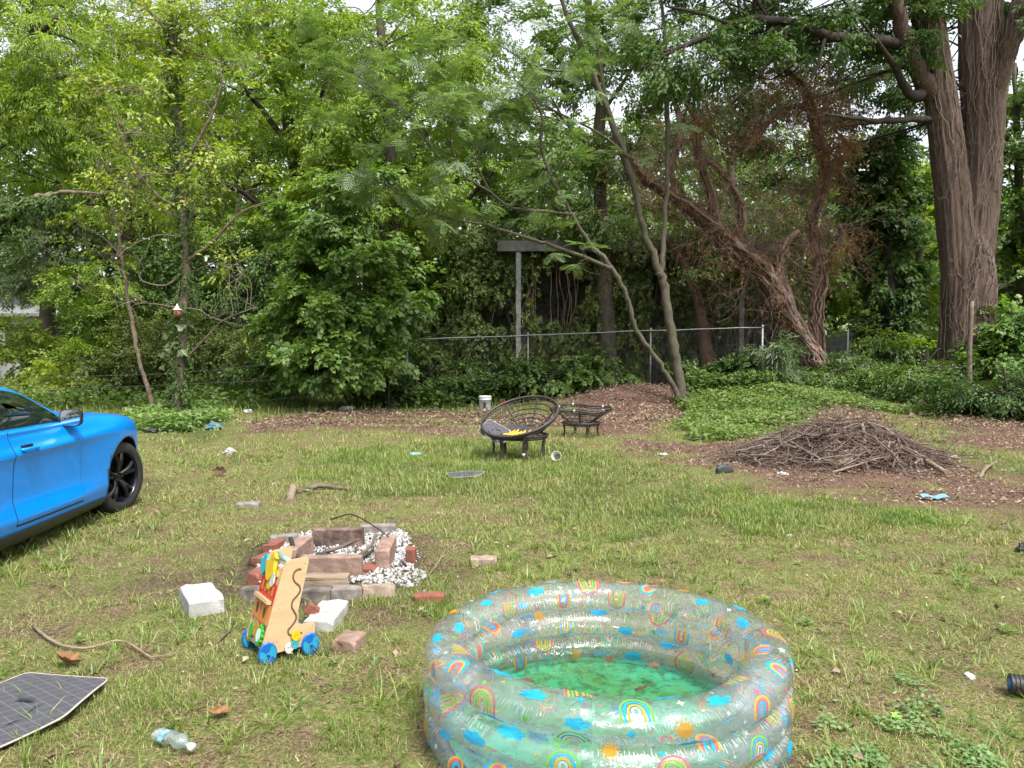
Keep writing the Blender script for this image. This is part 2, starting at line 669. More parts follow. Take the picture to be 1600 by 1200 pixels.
def build_grass():
    rg = np.random.default_rng(11)
    mb = MB()
    # short lawn
    for (n, y0, y1, pw, hh, ww) in ((260000, 1.7, 7.0, .15, .026, .0032), (170000, 6, 12, .3, .036, .0055), (80000, 11, 21, .3, .055, .010)):
        x, y = fan(n, y0, y1, rg, pw)
        lit, soil, lush = z_litter(x, y), z_soil(x, y), z_lush(x, y)
        bare = bare_noise(x, y)
        clump = smooth(.36, .62, fbm(x * 3.1, y * 3.1, 41, 4))
        dens = (1 - .93 * lit) * (1 - .85 * soil) * (1 - bare) * (.25 + .75 * clump)
        dens = np.maximum(dens, lush * .9 * (1 - lit))
        k = (rg.random(n) < dens) & ~blocked(x, y)
        x, y, lush, clump = x[k], y[k], lush[k], clump[k]
        m = len(x)
        h = hh * (.45 + rg.random(m)) * (1 + .9 * lush) * (.6 + .7 * clump)
        dry = rg.random(m) < (.33 - .25 * lush)
        for sel, mat in ((~dry, 0), (dry, 2)):
            s = sel
            lean = np.clip(rg.normal(.6, .3, s.sum()), .05, 1.1) if mat == 0 else np.clip(rg.normal(.95, .2, s.sum()), .3, 1.12)
            blades(mb, x[s], y[s], h[s] * (1 if mat == 0 else 1.1), ww * (.7 + .6 * rg.random(s.sum())), lean, rg, mat)
    # flat straw and dead stems matted over the soil
    for n, y0, y1, hh, ww in ((150000, 1.7, 6.5, .034, .0026), (70000, 6, 12, .05, .0045)):
        x, y = fan(n, y0, y1, rg, .15)
        f = smooth(.40, .62, fbm(x * 2.3, y * 2.3, 47, 4)) * (1 - .8 * z_litter(x, y)) * (1 - .6 * z_lush(x, y)) + .12
        k = (rg.random(n) < f) & ~blocked(x, y)
        x, y = x[k], y[k]
        m = len(x)
        blades(mb, x, y, hh * (.4 + rg.random(m)), ww * (.6 + .8 * rg.random(m)), np.clip(rg.normal(1.08, .08, m), .8, 1.15), rg, 2)
    # tufts of longer blades
    def tufts(n, y0, y1, pw, hmin, hmax, nb, w, wl=.012):
        cx, cy_ = fan(n, y0, y1, rg, pw)
        lit, soil = z_litter(cx, cy_), z_soil(cx, cy_)
        dn = (1 - .93 * lit) * (1 - .8 * soil) * (.12 + smooth(.42, .66, fbm(cx * 1.1, cy_ * 1.1, 51, 3)))
        k = (rg.random(n) < dn) & ~blocked(cx, cy_)
        cx, cy_ = cx[k], cy_[k]
        hs_ = hmin + (hmax - hmin) * rg.random(len(cx)) ** 2
        cnt = rg.integers(nb // 2, nb, len(cx))
        X = np.repeat(cx, cnt)
        Y = np.repeat(cy_, cnt)
        Hh = np.repeat(hs_, cnt) * (.5 + .6 * rg.random(cnt.sum()))
        yaw = rg.random(len(X)) * 2 * PI
        rr = rg.random(len(X)) * .03
        blades(mb, X + np.cos(yaw) * rr, Y + np.sin(yaw) * rr, Hh, w * (.6 + .8 * rg.random(len(X))), np.clip(rg.normal(.92, .2, len(X)), .2, 1.12), rg, 1, yaw)
    tufts(2600, 1.7, 6.5, .35, .05, .17, 16, .0058)
    tufts(1900, 5, 11, .6, .06, .18, 14, .008)
    tufts(1300, 10, 19, .6, .08, .22, 12, .012)
    # the lush band of longer grass behind the fire pit and beside the chair
    for poly, n, h0, w in (([(470, 712), (700, 690), (880, 690), (965, 712), (900, 745), (600, 765), (500, 745)], 24000, .075, .007),
                           ([(1120, 752), (1220, 778), (1480, 800), (1480, 830), (1300, 845), (1150, 830)], 22000, .065, .0065),
                           ([(640, 900), (760, 900), (690, 1000), (620, 1000), (540, 960), (560, 945)], 4000, .06, .0045),
                           ([(100, 1060), (640, 1020), (650, 1200), (100, 1200)], 6000, .055, .004)):
        wp = np.array([Gz(a, b)[:2] for a, b in poly])
        lo, hi = wp.min(0), wp.max(0)
        x = lo[0] + rg.random(n * 2) * (hi[0] - lo[0])
        y = lo[1] + rg.random(n * 2) * (hi[1] - lo[1])
        wxx = x + .9 * (fbm(x * 1.1, y * 1.1, 63) - .5)
        wyy = y + .9 * (fbm(x * 1.1, y * 1.1, 64) - .5)
        k = pip(wxx, wyy, wp) & ~blocked(x, y) & (rg.random(len(x)) < smooth(.42, .66, fbm(x * 1.7, y * 1.7, 61, 4))) & (rg.random(len(x)) > z_soil(x, y) * .9)
        x, y = x[k], y[k]
        blades(mb, x, y, h0 * (.4 + rg.random(len(x))), w * (.6 + .6 * rg.random(len(x))), np.clip(rg.normal(.5, .3, len(x)), .05, 1.05), rg, 1)
    # taller weeds and grass towards the trees
    n = 9000
    x, y = fan(n, 17.0, 25, rg, .5, 1.3)
    k = (rg.random(n) > z_litter(x, y) * .95) & (x < 1.5)
    x, y = x[k], y[k]
    blades(mb, x, y, .28 * (.35 + .8 * rg.random(len(x))), .016 * (.6 + .7 * rg.random(len(x))), np.clip(rg.normal(.5, .3, len(x)), .05, 1.05), rg, 1)
    o = mb.build('grass', [M_grass, M_tuft, M_dry])
    tag(o, 'patchy short lawn grass with brighter tufts over the yard', 'grass', kind='stuff')


build_grass()

# ------------------------------------------------------------------ leaf templates
def rotz(a):
    c, s = math.cos(a), math.sin(a)
    return np.array([[c, -s, 0], [s, c, 0], [0, 0, 1]])


def frames(xdir, up, rg=None):
    """rows: orthonormal frames with x axis = xdir, z near up -> (N,3,3) columns"""
    x = xdir / (np.linalg.norm(xdir, axis=1)[:, None] + 1e-9)
    yv = np.cross(up, x)
    yv /= np.linalg.norm(yv, axis=1)[:, None] + 1e-9
    z = np.cross(x, yv)
    return np.stack([x, yv, z], -1)


LEAF = {
    'oval': (np.array([[0, 0, 0], [.42, .27, .07], [1, 0, -.12], [.42, -.27, .07]]), [np.array([[0, 2, 1], [0, 3, 2]])]),
    'lance': (np.array([[0, 0, 0], [.4, .13, .04], [1, 0, -.16], [.4, -.13, .04]]), [np.array([[0, 2, 1], [0, 3, 2]])]),
    'maple': (np.array([[0, 0, 0], [.02, .32, .03], [.22, .24, .02], [.42, .58, .0], [.58, .26, .03], [1, 0, -.12], [.58, -.26, .03], [.42, -.58, 0], [.22, -.24, .02], [.02, -.32, .03]]),
              [np.array([[0, 5, 4, 3, 2, 1], [0, 9, 8, 7, 6, 5]])]),
    'ivy': (np.array([[0, 0, .05], [-.08, .3, 0], [.25, .5, 0], [.45, .25, .03], [1, 0, -.1], [.45, -.25, .03], [.25, -.5, 0], [-.08, -.3, 0]]),
            [np.array([[0, 4, 3, 2, 1], [0, 7, 6, 5, 4]])]),
    'clover': (np.array([[0, 0, 0], [.5, .55, .05], [1, .35, 0], [.9, 0, .05], [1, -.35, 0], [.5, -.55, .05]]), [np.array([[0, 3, 2, 1], [0, 5, 4, 3]])]),
}


def place(V, F, pos, fr, sc):
    """instance template at N places -> big arrays"""
    N = len(pos)
    k = len(V)
    out = pos[:, None, :] + np.einsum('nij,kj->nki', fr, V) * np.asarray(sc).reshape(-1, 1, 1)
    faces = []
    for f in F:
        faces.append((np.arange(N)[:, None, None] * k + f[None]).reshape(-1, f.shape[1]))
    return out.reshape(-1, 3), faces


def scatter(mb, T, pos, fr, sc, mat=0):
    V, F = T
    VV, FF = place(V, F, pos, fr, sc)
    b = mb.n
    for i, f in enumerate(FF):
        mb.F.append((f + b, mat, False))
    mb.V.append(VV)
    mb.n += len(VV)


def make_spray(kind, n, length, leaf, rg, droop=.25, tilt=.35, spread=.9):
    """a leafy twig: n leaves along a drooping twig in the xy plane"""
    t = np.sort(rg.random(n)) * .9 + .1
    side = np.where(np.arange(n) % 2 == 0, 1.0, -1.0)
    pos = np.stack([t * length, side * .02 + rg.normal(0, .06 * length, n), -droop * length * t ** 2 + rg.normal(0, .07 * length, n)], -1)
    ang = side * spread * (.6 + .6 * rg.random(n)) * (1.1 - .6 * t)
    xd = np.stack([np.cos(ang), np.sin(ang), -.25 - droop * t + rg.normal(0, .25, n)], -1)
    up = np.stack([rg.normal(0, tilt, n), rg.normal(0, tilt, n), np.ones(n)], -1)
    fr = frames(xd, up)
    s = leaf * (.65 + .6 * rg.random(n))
    V, F = LEAF[kind]
    return place(V, F, pos, fr, s)


def make_frond(rg, n=7, L=.42, wid=.17):
    """feathery twice-divided mimosa leaf"""
    V = []
    F = []
    for i in range(n):
        t = (i + 1) / (n + .6)
        l = wid * (math.sin(PI * (.18 + .72 * t))) * 1.05
        for s in (1, -1):
            x0 = t * L
            z0 = -.30 * L * t * t
            a = np.array([x0, 0, z0])
            d = np.array([.55, s * 1.0, -.22])
            d /= np.linalg.norm(d)
            p = np.array([.85, -s * .45, 0]) * .019
            b = len(V)
            V += [a - p * .6, a + d * l * .5 - p + [0, 0, .004], a + d * l, a + d * l * .5 + p + [0, 0, .004]]
            F.append([b, b + 1, b + 2, b + 3])
    b = len(V)
    m = [np.array([t * L, 0, -.30 * L * t * t]) for t in (0, .5, 1)]
    for q in m:
        V += [q + [0, .004, .002], q - [0, .004, -.002]]
    F += [[b, b + 1, b + 3, b + 2], [b + 2, b + 3, b + 5, b + 4]]
    return np.array(V), [np.array(F)]


def merge(ts):
    V = []
    F = {}
    n = 0
    for v, fs in ts:
        V.append(v)
        for f in fs:
            F.setdefault(f.shape[1], []).append(f + n)
        n += len(v)
    return np.concatenate(V), [np.concatenate(f) for f in F.values()]


_rs = np.random.default_rng(5)
SPRAY = {
    'broad': [make_spray('oval', 14, .55, .125, _rs) for _ in range(5)],
    'fine': [make_spray('oval', 20, .5, .085, _rs) for _ in range(5)],
    'lance': [make_spray('lance', 18, .6, .15, _rs, .4) for _ in range(5)],
    'maple': [make_spray('maple', 13, .5, .125, _rs, .35, .3) for _ in range(5)],
    'ivy': [make_spray('ivy', 14, .4, .10, _rs, .4, .6) for _ in range(5)],
    'sparse': [make_spray('oval', 7, .45, .11, _rs, .2) for _ in range(5)],
    'far': [make_spray('oval', 9, .9, .30, _rs, .3, .5) for _ in range(5)],
    'dead': [make_spray('lance', 9, .4, .10, _rs, .8, .9) for _ in range(5)],
}


def _fan_of_fronds(rg):
    ts = []
    k = rg.integers(4, 7)
    for i in range(k):
        V, F = make_frond(rg, 7, .36 + .12 * rg.random(), .14 + .04 * rg.random())
        a = (i - (k - 1) / 2) * .62 + rg.normal(0, .12)
        el = rg.normal(.12, .22)
        M = rotz(a) @ np.array([[math.cos(el), 0, -math.sin(el)], [0, 1, 0], [math.sin(el), 0, math.cos(el)]])
        ts.append((V @ M.T + np.array([.02 * i, 0, 0]), F))
    return merge(ts)


SPRAY['mimosa'] = [_fan_of_fronds(_rs) for _ in range(5)]


def put_sprays(mb, kind, pos, out, rg, sc=1.0, mat=0, tilt=.4, droop=.15, var=.35):
    """sprays at pos pointing along out"""
    n = len(pos)
    if n == 0:
        return
    up = np.stack([rg.normal(0, tilt, n), rg.normal(0, tilt, n), np.ones(n)], -1)
    o = out.copy()
    o[:, 2] = o[:, 2] * .5 - droop
    o += rg.normal(0, .25, o.shape)
    fr = frames(o, up)
    s = sc * (1 - var / 2 + var * rg.random(n))
    v = rg.integers(0, len(SPRAY[kind]), n)
    for k in range(len(SPRAY[kind])):
        q = v == k
        if q.any():
            scatter(mb, SPRAY[kind][k], pos[q], fr[q], s[q], mat)

# ================================================================== TREES AND SHRUBS
B_poplar = barkmat('poplar_bark', (.030, .021, .017), (.165, .115, .092), 9, (3.0, 3.0, .34), 1.0)
B_grey = barkmat('grey_bark', (.045, .038, .030), (.13, .11, .085), 7, (2.5, 2.5, .6), .7, (.07, .085, .035))
B_mimosa = barkmat('smooth_bark', (.060, .050, .037), (.125, .108, .080), 9, (2, 2, 1.2), .3, (.06, .07, .035))
B_vine = barkmat('vine_covered_bark', (.050, .030, .022), (.21, .125, .090), 9, (3, 3, .7), 1.0)
B_dark = barkmat('dark_bark', (.020, .016, .013), (.065, .052, .042), 7, (2.5, 2.5, .6), .7)
B_twig = pmat('bare_twigs', (.20, .16, .125), (.10, .075, .058), 12, rough=.9, spec=.1)
B_redvine = pmat('dry_vines', (.34, .24, .195), (.13, .082, .064), 3.5, rough=.9, spec=.1)

L_bright = leafmat('bright_leaves', [(.048, .088, .010), (.105, .172, .016), (.18, .25, .024), (.26, .31, .038)], .5, .05, .55)
L_yellow = leafmat('yellow_green_leaves', [(.075, .13, .012), (.15, .215, .020), (.24, .285, .030), (.32, .32, .05)], .5, .05, .6)
L_mid = leafmat('green_leaves', [(.026, .058, .009), (.056, .105, .014), (.098, .158, .020), (.14, .19, .03)], .47, .06, .6)
L_maple = leafmat('maple_leaves', [(.040, .092, .014), (.082, .152, .024), (.132, .21, .038), (.19, .255, .06)], .48, .07, .7)
L_dark = leafmat('dark_leaves', [(.014, .036, .007), (.029, .064, .011), (.052, .096, .016), (.075, .125, .022)], .40, .04, .6)
L_ivy = leafmat('ivy_leaves', [(.018, .040, .010), (.036, .068, .016), (.066, .108, .022), (.11, .16, .038)], .36, .035, .7)
L_grey = leafmat('grey_green_leaves', [(.05, .08, .035), (.085, .12, .055), (.13, .165, .08)], .45, .05, .5)
L_mimosa = leafmat('feathery_leaves', [(.050, .095, .030), (.085, .14, .048), (.13, .185, .07), (.17, .225, .10)], .42, .06, .8)
L_weed = leafmat('weed_leaves', [(.040, .080, .014), (.075, .125, .022), (.115, .165, .032), (.16, .20, .05)], .4, .05, .7)
L_olive = leafmat('olive_leaves', [(.038, .060, .012), (.068, .094, .018), (.11, .13, .026), (.15, .16, .038)], .4, .05, .6)
L_dead = leafmat('dead_leaves', [(.11, .055, .028), (.22, .115, .055), (.32, .19, .095)], .3, .03, 1.5, (1.2, 1, .7))


def wpts(pts):
    """(px, py, depth, radius) list -> world points, radii"""
    return np.array([P(a[0], a[1], a[2]) for a in pts]), np.array([a[3] for a in pts])


def limb(mb, pts, rg, n=8, k=6, wob=.22, mat=0):
    p, r = wpts(pts)
    q = catmull(np.c_[p, r], k)
    w, rr = q[:, :3], np.maximum(q[:, 3], .003)
    jit = rg.normal(0, 1, w.shape) * np.minimum(rr, .07)[:, None] * wob
    jit[0] = 0
    w = w + jit
    mb.tube(w, rr * (1 + rg.normal(0, .05, len(rr))), n, mat)
    return w, rr


def ridged(mb, w, r, seed, n=72, amp=.07):
    """trunk with real bark furrows; w, r: polyline and radii"""
    L = np.concatenate([[0], np.cumsum(np.linalg.norm(np.diff(w, axis=0), axis=1))])
    m = int(L[-1] / .10) + 2
    t = np.linspace(0, L[-1], m)
    W_ = np.stack([np.interp(t, L, w[:, k]) for k in range(3)], -1)
    rr = np.interp(t, L, r)
    a = np.arange(n) * 2 * PI / n
    A, Tt = np.meshgrid(a, t)
    # furrows: stretched noise that wraps around the trunk
    u = np.cos(A) * 3.6
    v = np.sin(A) * 3.6
    f1 = fbm(u * 2.0 + Tt * .22 + seed, v * 2.0 + Tt * .16, seed, 3)
    f2 = fbm(u * 5.0 + Tt * .5 + seed, v * 5.0 - Tt * .35, seed + 3, 2)
    d = (np.abs(f1 - .5) * 2.2 - .45) * amp + (f2 - .5) * amp * .9
    lobes = .05 * np.sin(A * 3 + Tt * .25 + seed) + .035 * np.sin(A * 5 - Tt * .4 + seed)
    R_ = rr[:, None] * (1 + lobes) + d * np.minimum(rr, .6)[:, None] / .5
    V = np.stack([W_[:, 0:1] + R_ * np.cos(A), W_[:, 1:2] + R_ * np.sin(A), np.repeat(W_[:, 2:3], n, 1)], -1)
    mb.grid(V, wrapv=True)


def feeder(mb, a, b, r, rg, n=5, sag=.12, mat=0):
    """branch from a to b with some bend"""
    d = b - a
    L = np.linalg.norm(d)
    m1 = a + d * .35 + rg.normal(0, .09 * L, 3) + [0, 0, sag * L]
    m2 = a + d * .7 + rg.normal(0, .08 * L, 3) + [0, 0, sag * .7 * L]
    q = catmull(np.array([a, m1, m2, b]), 4)
    mb.tube(q, np.linspace(r, max(r * .25, .004), len(q)), n, mat)
    return q


def twigs(mb, base, d0, L, r, rg, depth=2, n=4, mat=0, tips=None, up=.15):
    """recursive crooked twig"""
    k = 6
    pts = [base]
    d = d0 / (np.linalg.norm(d0) + 1e-9)
    for i in range(k):
        d = d + rg.normal(0, .20, 3) + [0, 0, up * .12]
        d /= np.linalg.norm(d)
        pts.append(pts[-1] + d * L / k)
    pts = np.array(pts)
    mb.tube(pts, np.linspace(r, max(r * .3, .0022), k + 1), n, mat, caps=False)
    if tips is not None:
        tips.append((pts[-1], d))
        tips.append((pts[3], d))
    if depth > 0:
        for i in range(rg.integers(2, 5)):
            j = rg.integers(2, k + 1)
            dd = d + rg.normal(0, .75, 3)
            twigs(mb, pts[j], dd, L * (.4 + .3 * rg.random()), r * .55, rg, depth - 1, n, mat, tips, up)


def blob_sprays(blob, rg, dens=1.0):
    """blob: (px, py, rx, ry, depth, rdepth, n) -> spray positions and outward directions, in uneven clumps"""
    px, py, rx, ry, d, rd, n = blob[:7]
    n = max(4, int(n * dens * (DENS_HI if py < -60 else DENS)))
    c = P(px, py, d)
    s = d / FPX
    rad = np.array([rx * s, rd, ry * s])
    K = max(6, int(n / 22))
    u = rg.normal(0, 1, (K, 3))
    u /= np.linalg.norm(u, axis=1)[:, None]
    cc = u * (rg.random((K, 1)) ** .45)
    w = rg.random(K) ** 1.3 + .15
    idx = rg.choice(K, n, p=w / w.sum())
    q = cc[idx] + rg.normal(0, 1, (n, 3)) * np.array([.15, .15, .09])
    pos = c + q * rad
    out = q * rad
    out = out / (np.linalg.norm(out, axis=1)[:, None] + 1e-6)
    return pos, out, c


DENS, DENS_HI = 3.7, 1.0


def tree(name, label, cat, base, limbs, blobs, kind, bark, leaf, seed, group=None, sc=1.0, nfeed=4, fr=.03, sides=8, extra=None, tilt=.4, droop=.15, leaf2=None, dens=1.0, ridge=9.0, bark2=None, bfrom=99):
    """base: (px,py,depth) of the foot. limbs: list of polylines. blobs: crown volumes"""
    rg = np.random.default_rng(seed)
    b = P(*base)
    b[2] = float(H(b[0], b[1]))
    root = thing(name, label, cat, b, group=group)
    tm = MB()
    alltw = []
    for li, L in enumerate(limbs):
        if L[0][3] >= ridge:
            w, rr = limb(MB(), L, rg, sides, 6, 0)
            ridged(tm, w, rr, seed)
        else:
            w, rr = limb(tm, L, rg, sides, mat=1 if li >= bfrom else 0)
        alltw.append(np.c_[w, rr])
    cm = MB()
    allw = np.concatenate(alltw) if alltw else None
    for bl in blobs:
        pos, out, c = blob_sprays(bl, rg, dens)
        if allw is not None:
            dd = np.linalg.norm(allw[:, :3] - c, axis=1) + .6 * np.maximum(0, allw[:, 2] - c[2])
            near = np.argsort(dd)[:6]
            for i in range(nfeed):
                a = allw[rg.choice(near)]
                feeder(tm, a[:3], pos[rg.integers(len(pos))], min(fr, a[3] * .7), rg, mat=1 if bark2 else 0)
        m = bl[7] if len(bl) > 7 else 0
        put_sprays(cm, kind if not (len(bl) > 8) else bl[8], pos, out, rg, sc, m, tilt, droop)
    if extra:
        extra(root, tm, cm, rg, alltw)
    for mb_, nm, mats in ((tm, 'trunk', [bark] + ([bark2] if bark2 else [])), (cm, 'crown', [leaf] + ([leaf2] if leaf2 else []))):
        if mb_.n:
            mb_.V = [v - b for v in mb_.V]
            mb_.build(nm, mats, root)
    return root


# ---- far wood behind everything
def far_wood():
    rg = np.random.default_rng(77)
    mb = MB()
    n = 38000
    x = rg.uniform(-46, 46, n)
    y = rg.uniform(36, 50, n)
    top = 5.0 + 6.0 * fbm(x * .13, y * .05, 91, 3) + 5.5 * smooth(-4, 2, x) * (.3 + fbm(x * .3, y * .1, 94, 3)) + 9 * smooth(2, -12, x) * (.5 + fbm(x * .2, y * .1, 92, 3))
    z = top * rg.random(n) ** 1.0
    nb = 7000                                   # the wood goes on behind the viewer
    x = np.concatenate([x, rg.uniform(-34, 34, nb)])
    y = np.concatenate([y, rg.uniform(-24, -16, nb)])
    z = np.concatenate([z, (6 + 6 * fbm(x[-nb:] * .2, y[-nb:] * .1, 93, 3)) * rg.random(nb)])
    n += nb
    pos = np.stack([x, y, z], -1)
    out = np.stack([rg.normal(0, .6, n), -np.ones(n), rg.normal(.2, .4, n)], -1)
    put_sprays(mb, 'far', pos, out, rg, 1.25, 0, .5, .2)
    for i in range(46):
        xx = rg.uniform(-40, 40)
        yy = rg.uniform(35, 46)
        mb.tube(np.array([[xx, yy, -.2], [xx + rg.normal(0, .3), yy, 4], [xx + rg.normal(0, .8), yy, 9]]), [.22, .17, .08], 6, 1)
    o = mb.build('far_wood', [L_mid, B_dark])
    tag(o, 'leafy far wood seen between the nearer trees', 'wood', kind='stuff')


far_wood()

# ---- big double trunk tree on the right
def poplar_vines(root, tm, cm, rg, tw):
    vb = MB()
    for ti, t in enumerate(tw[:4]):
        nv = 20 if ti == 0 else 18
        if ti == 0:
            t = t[:-8]
        else:
            t = t[8:]
        for k in range(nv):
            a = rg.uniform(-PI, .0)
            i0 = rg.integers(0, max(1, len(t) // 2))
            pts = []
            cdir = rg.normal(0, .05)
            for i in range(i0, len(t)):
                a += cdir + rg.normal(0, .10)
                pts.append(t[i, :3] + (t[i, 3] * 1.02 + .012) * np.array([math.cos(a), math.sin(a), 0]) + [0, 0, rg.normal(0, .02)])
            if len(pts) > 3:
                q = catmull(np.array(pts), 3)
                vb.tube(q, rg.uniform(.006, .017), 4, 0, caps=False)
                for s in range(6):
                    j = rg.integers(0, len(q))
                    twigs(vb, q[j], np.array([rg.normal(0, 1), -.7, rg.normal(.2, .6)]), rg.uniform(.1, .35), .006, rg, 1, 3)
    vb.V = [v - np.array(root.location) for v in vb.V]
    vb.build('climbing_vine', B_twig, root)


tree('double_trunk_tree', 'huge brown furrowed tree at the right whose trunk splits into two', 'tree', (1512, 640, 20),
     [[(1513, 655, 20, .95), (1512, 600, 20, .76), (1512, 520, 20, .66), (1513, 440, 20, .60), (1511, 395, 20, .52), (1509, 360, 20, .34), (1508, 330, 20, .12)],
      [(1500, 560, 20, .30), (1497, 440, 19.98, .385), (1490, 330, 19.95, .41), (1484, 270, 19.9, .40), (1474, 190, 19.9, .38), (1459, 90, 19.9, .36), (1444, -20, 19.9, .34), (1420, -250, 19.9, .27), (1390, -480, 19.9, .15)],
      [(1518, 560, 20.02, .32), (1521, 440, 20.05, .42), (1528, 330, 20.1, .45), (1532, 270, 20.1, .46), (1534, 190, 20.1, .48), (1533, 90, 20.1, .50), (1531, -20, 20.1, .49), (1536, -250, 20.1, .4), (1548, -520, 20.1, .16)],
      [(1545, 190, 20, .23), (1560, 130, 19.8, .24), (1580, 60, 19.5, .22), (1606, -30, 19.2, .20), (1660, -200, 19, .12)],
      [(1470, 170, 20, .22), (1440, 120, 19.6, .22), (1418, 70, 19.3, .19), (1402, 10, 19, .16), (1390, -80, 18.8, .1)],
      [(1432, 72, 19.4, .15), (1390, 66, 19.2, .14), (1340, 62, 19, .13), (1290, 55, 18.8, .12), (1240, 36, 18.6, .10), (1170, 31, 18.4, .09), (1110, 55, 18.2, .07), (1055, 78, 18, .045), (1000, 110, 18, .02)],
      [(1470, 188, 20, .10), (1430, 187, 19.6, .085), (1380, 189, 19.3, .07), (1330, 184, 19, .045), (1290, 178, 18.8, .02)],
      [(1455, 130, 20, .17), (1425, 150, 19.4, .13), (1390, 90, 18.8, .06), (1330, 15, 18, .03), (1300, -20, 17.6, .02)],
      [(1236, 37, 18.6, .06), (1205, 90, 18.4, .045), (1165, 140, 18.2, .03), (1120, 178, 18, .015)],
      [(1225, 36, 18.6, .05), (1190, 60, 18.5, .035), (1150, 110, 18.4, .025), (1110, 150, 18.2, .012)],
      [(1290, 56, 18.8, .05), (1275, 110, 18.5, .03), (1250, 150, 18.4, .02), (1240, 190, 18.3, .01)],
      [(1150, 40, 18.3, .05), (1090, 20, 18.3, .04), (1040, 10, 18.4, .02)]],
     [(1270, 15, 150, 50, 20.5, 2.0, 230), (1130, 40, 110, 60, 20.4, 2.0, 160), (1190, 120, 100, 65, 25.5, 1.6, 200), (1330, 110, 90, 70, 25.5, 1.8, 200), (1110, 190, 70, 60, 25, 1.6, 90), (1290, 260, 80, 50, 26, 1.6, 90), (1430, 130, 50, 70, 25, 1.5, 80), (1300, 30, 60, 40, 18.2, 1, 30), (1140, 90, 60, 40, 18.0, 1, 26),
      (1410, 30, 70, 50, 19.3, 1.5, 70), (1590, 20, 50, 60, 19.5, 1.3, 50), (1060, 90, 60, 60, 18, 1.4, 70), (1390, 215, 60, 55, 25.5, 1.4, 110),
      (1230, 200, 90, 50, 25.8, 1.4, 100), (1440, 60, 40, 50, 19, 1, 30), (1200, 60, 60, 30, 18.4, .8, 24), (1400, -260, 420, 160, 20, 5, 700), (1150, -150, 220, 90, 19, 3, 300)],
     'broad', B_poplar, L_dark, 21, sc=.95, nfeed=7, fr=.03, dens=.8, sides=14, extra=poplar_vines, ridge=.24, bark2=B_dark, bfrom=5)  # side limbs and feeders in dark bark: their backlit shade put into the colour

# ---- mimosa by the mulch mound
def mimosa_extra(root, tm, cm, rg, tw):
    pos, out = [], []
    for t in tw:
        idx = np.where(t[:, 3] < .055)[0]
        for i in idx:
            for _ in range(2):
                if rg.random() < .22:
                    d = np.array([rg.normal(-.3, .8), rg.normal(-.2, .8), rg.normal(.1, .35)])
                    tips = []
                    twigs(tm, t[i, :3], d, rg.uniform(.4, 1.0), min(.012, t[i, 3] * .6), rg, 0, 4, 0, tips)
                    for p, dd in tips[:1]:
                        pos.append(p)
                        out.append(dd)
    put_sprays(cm, 'mimosa', np.array(pos), np.array(out), rg, .8, 0, .3, .12)


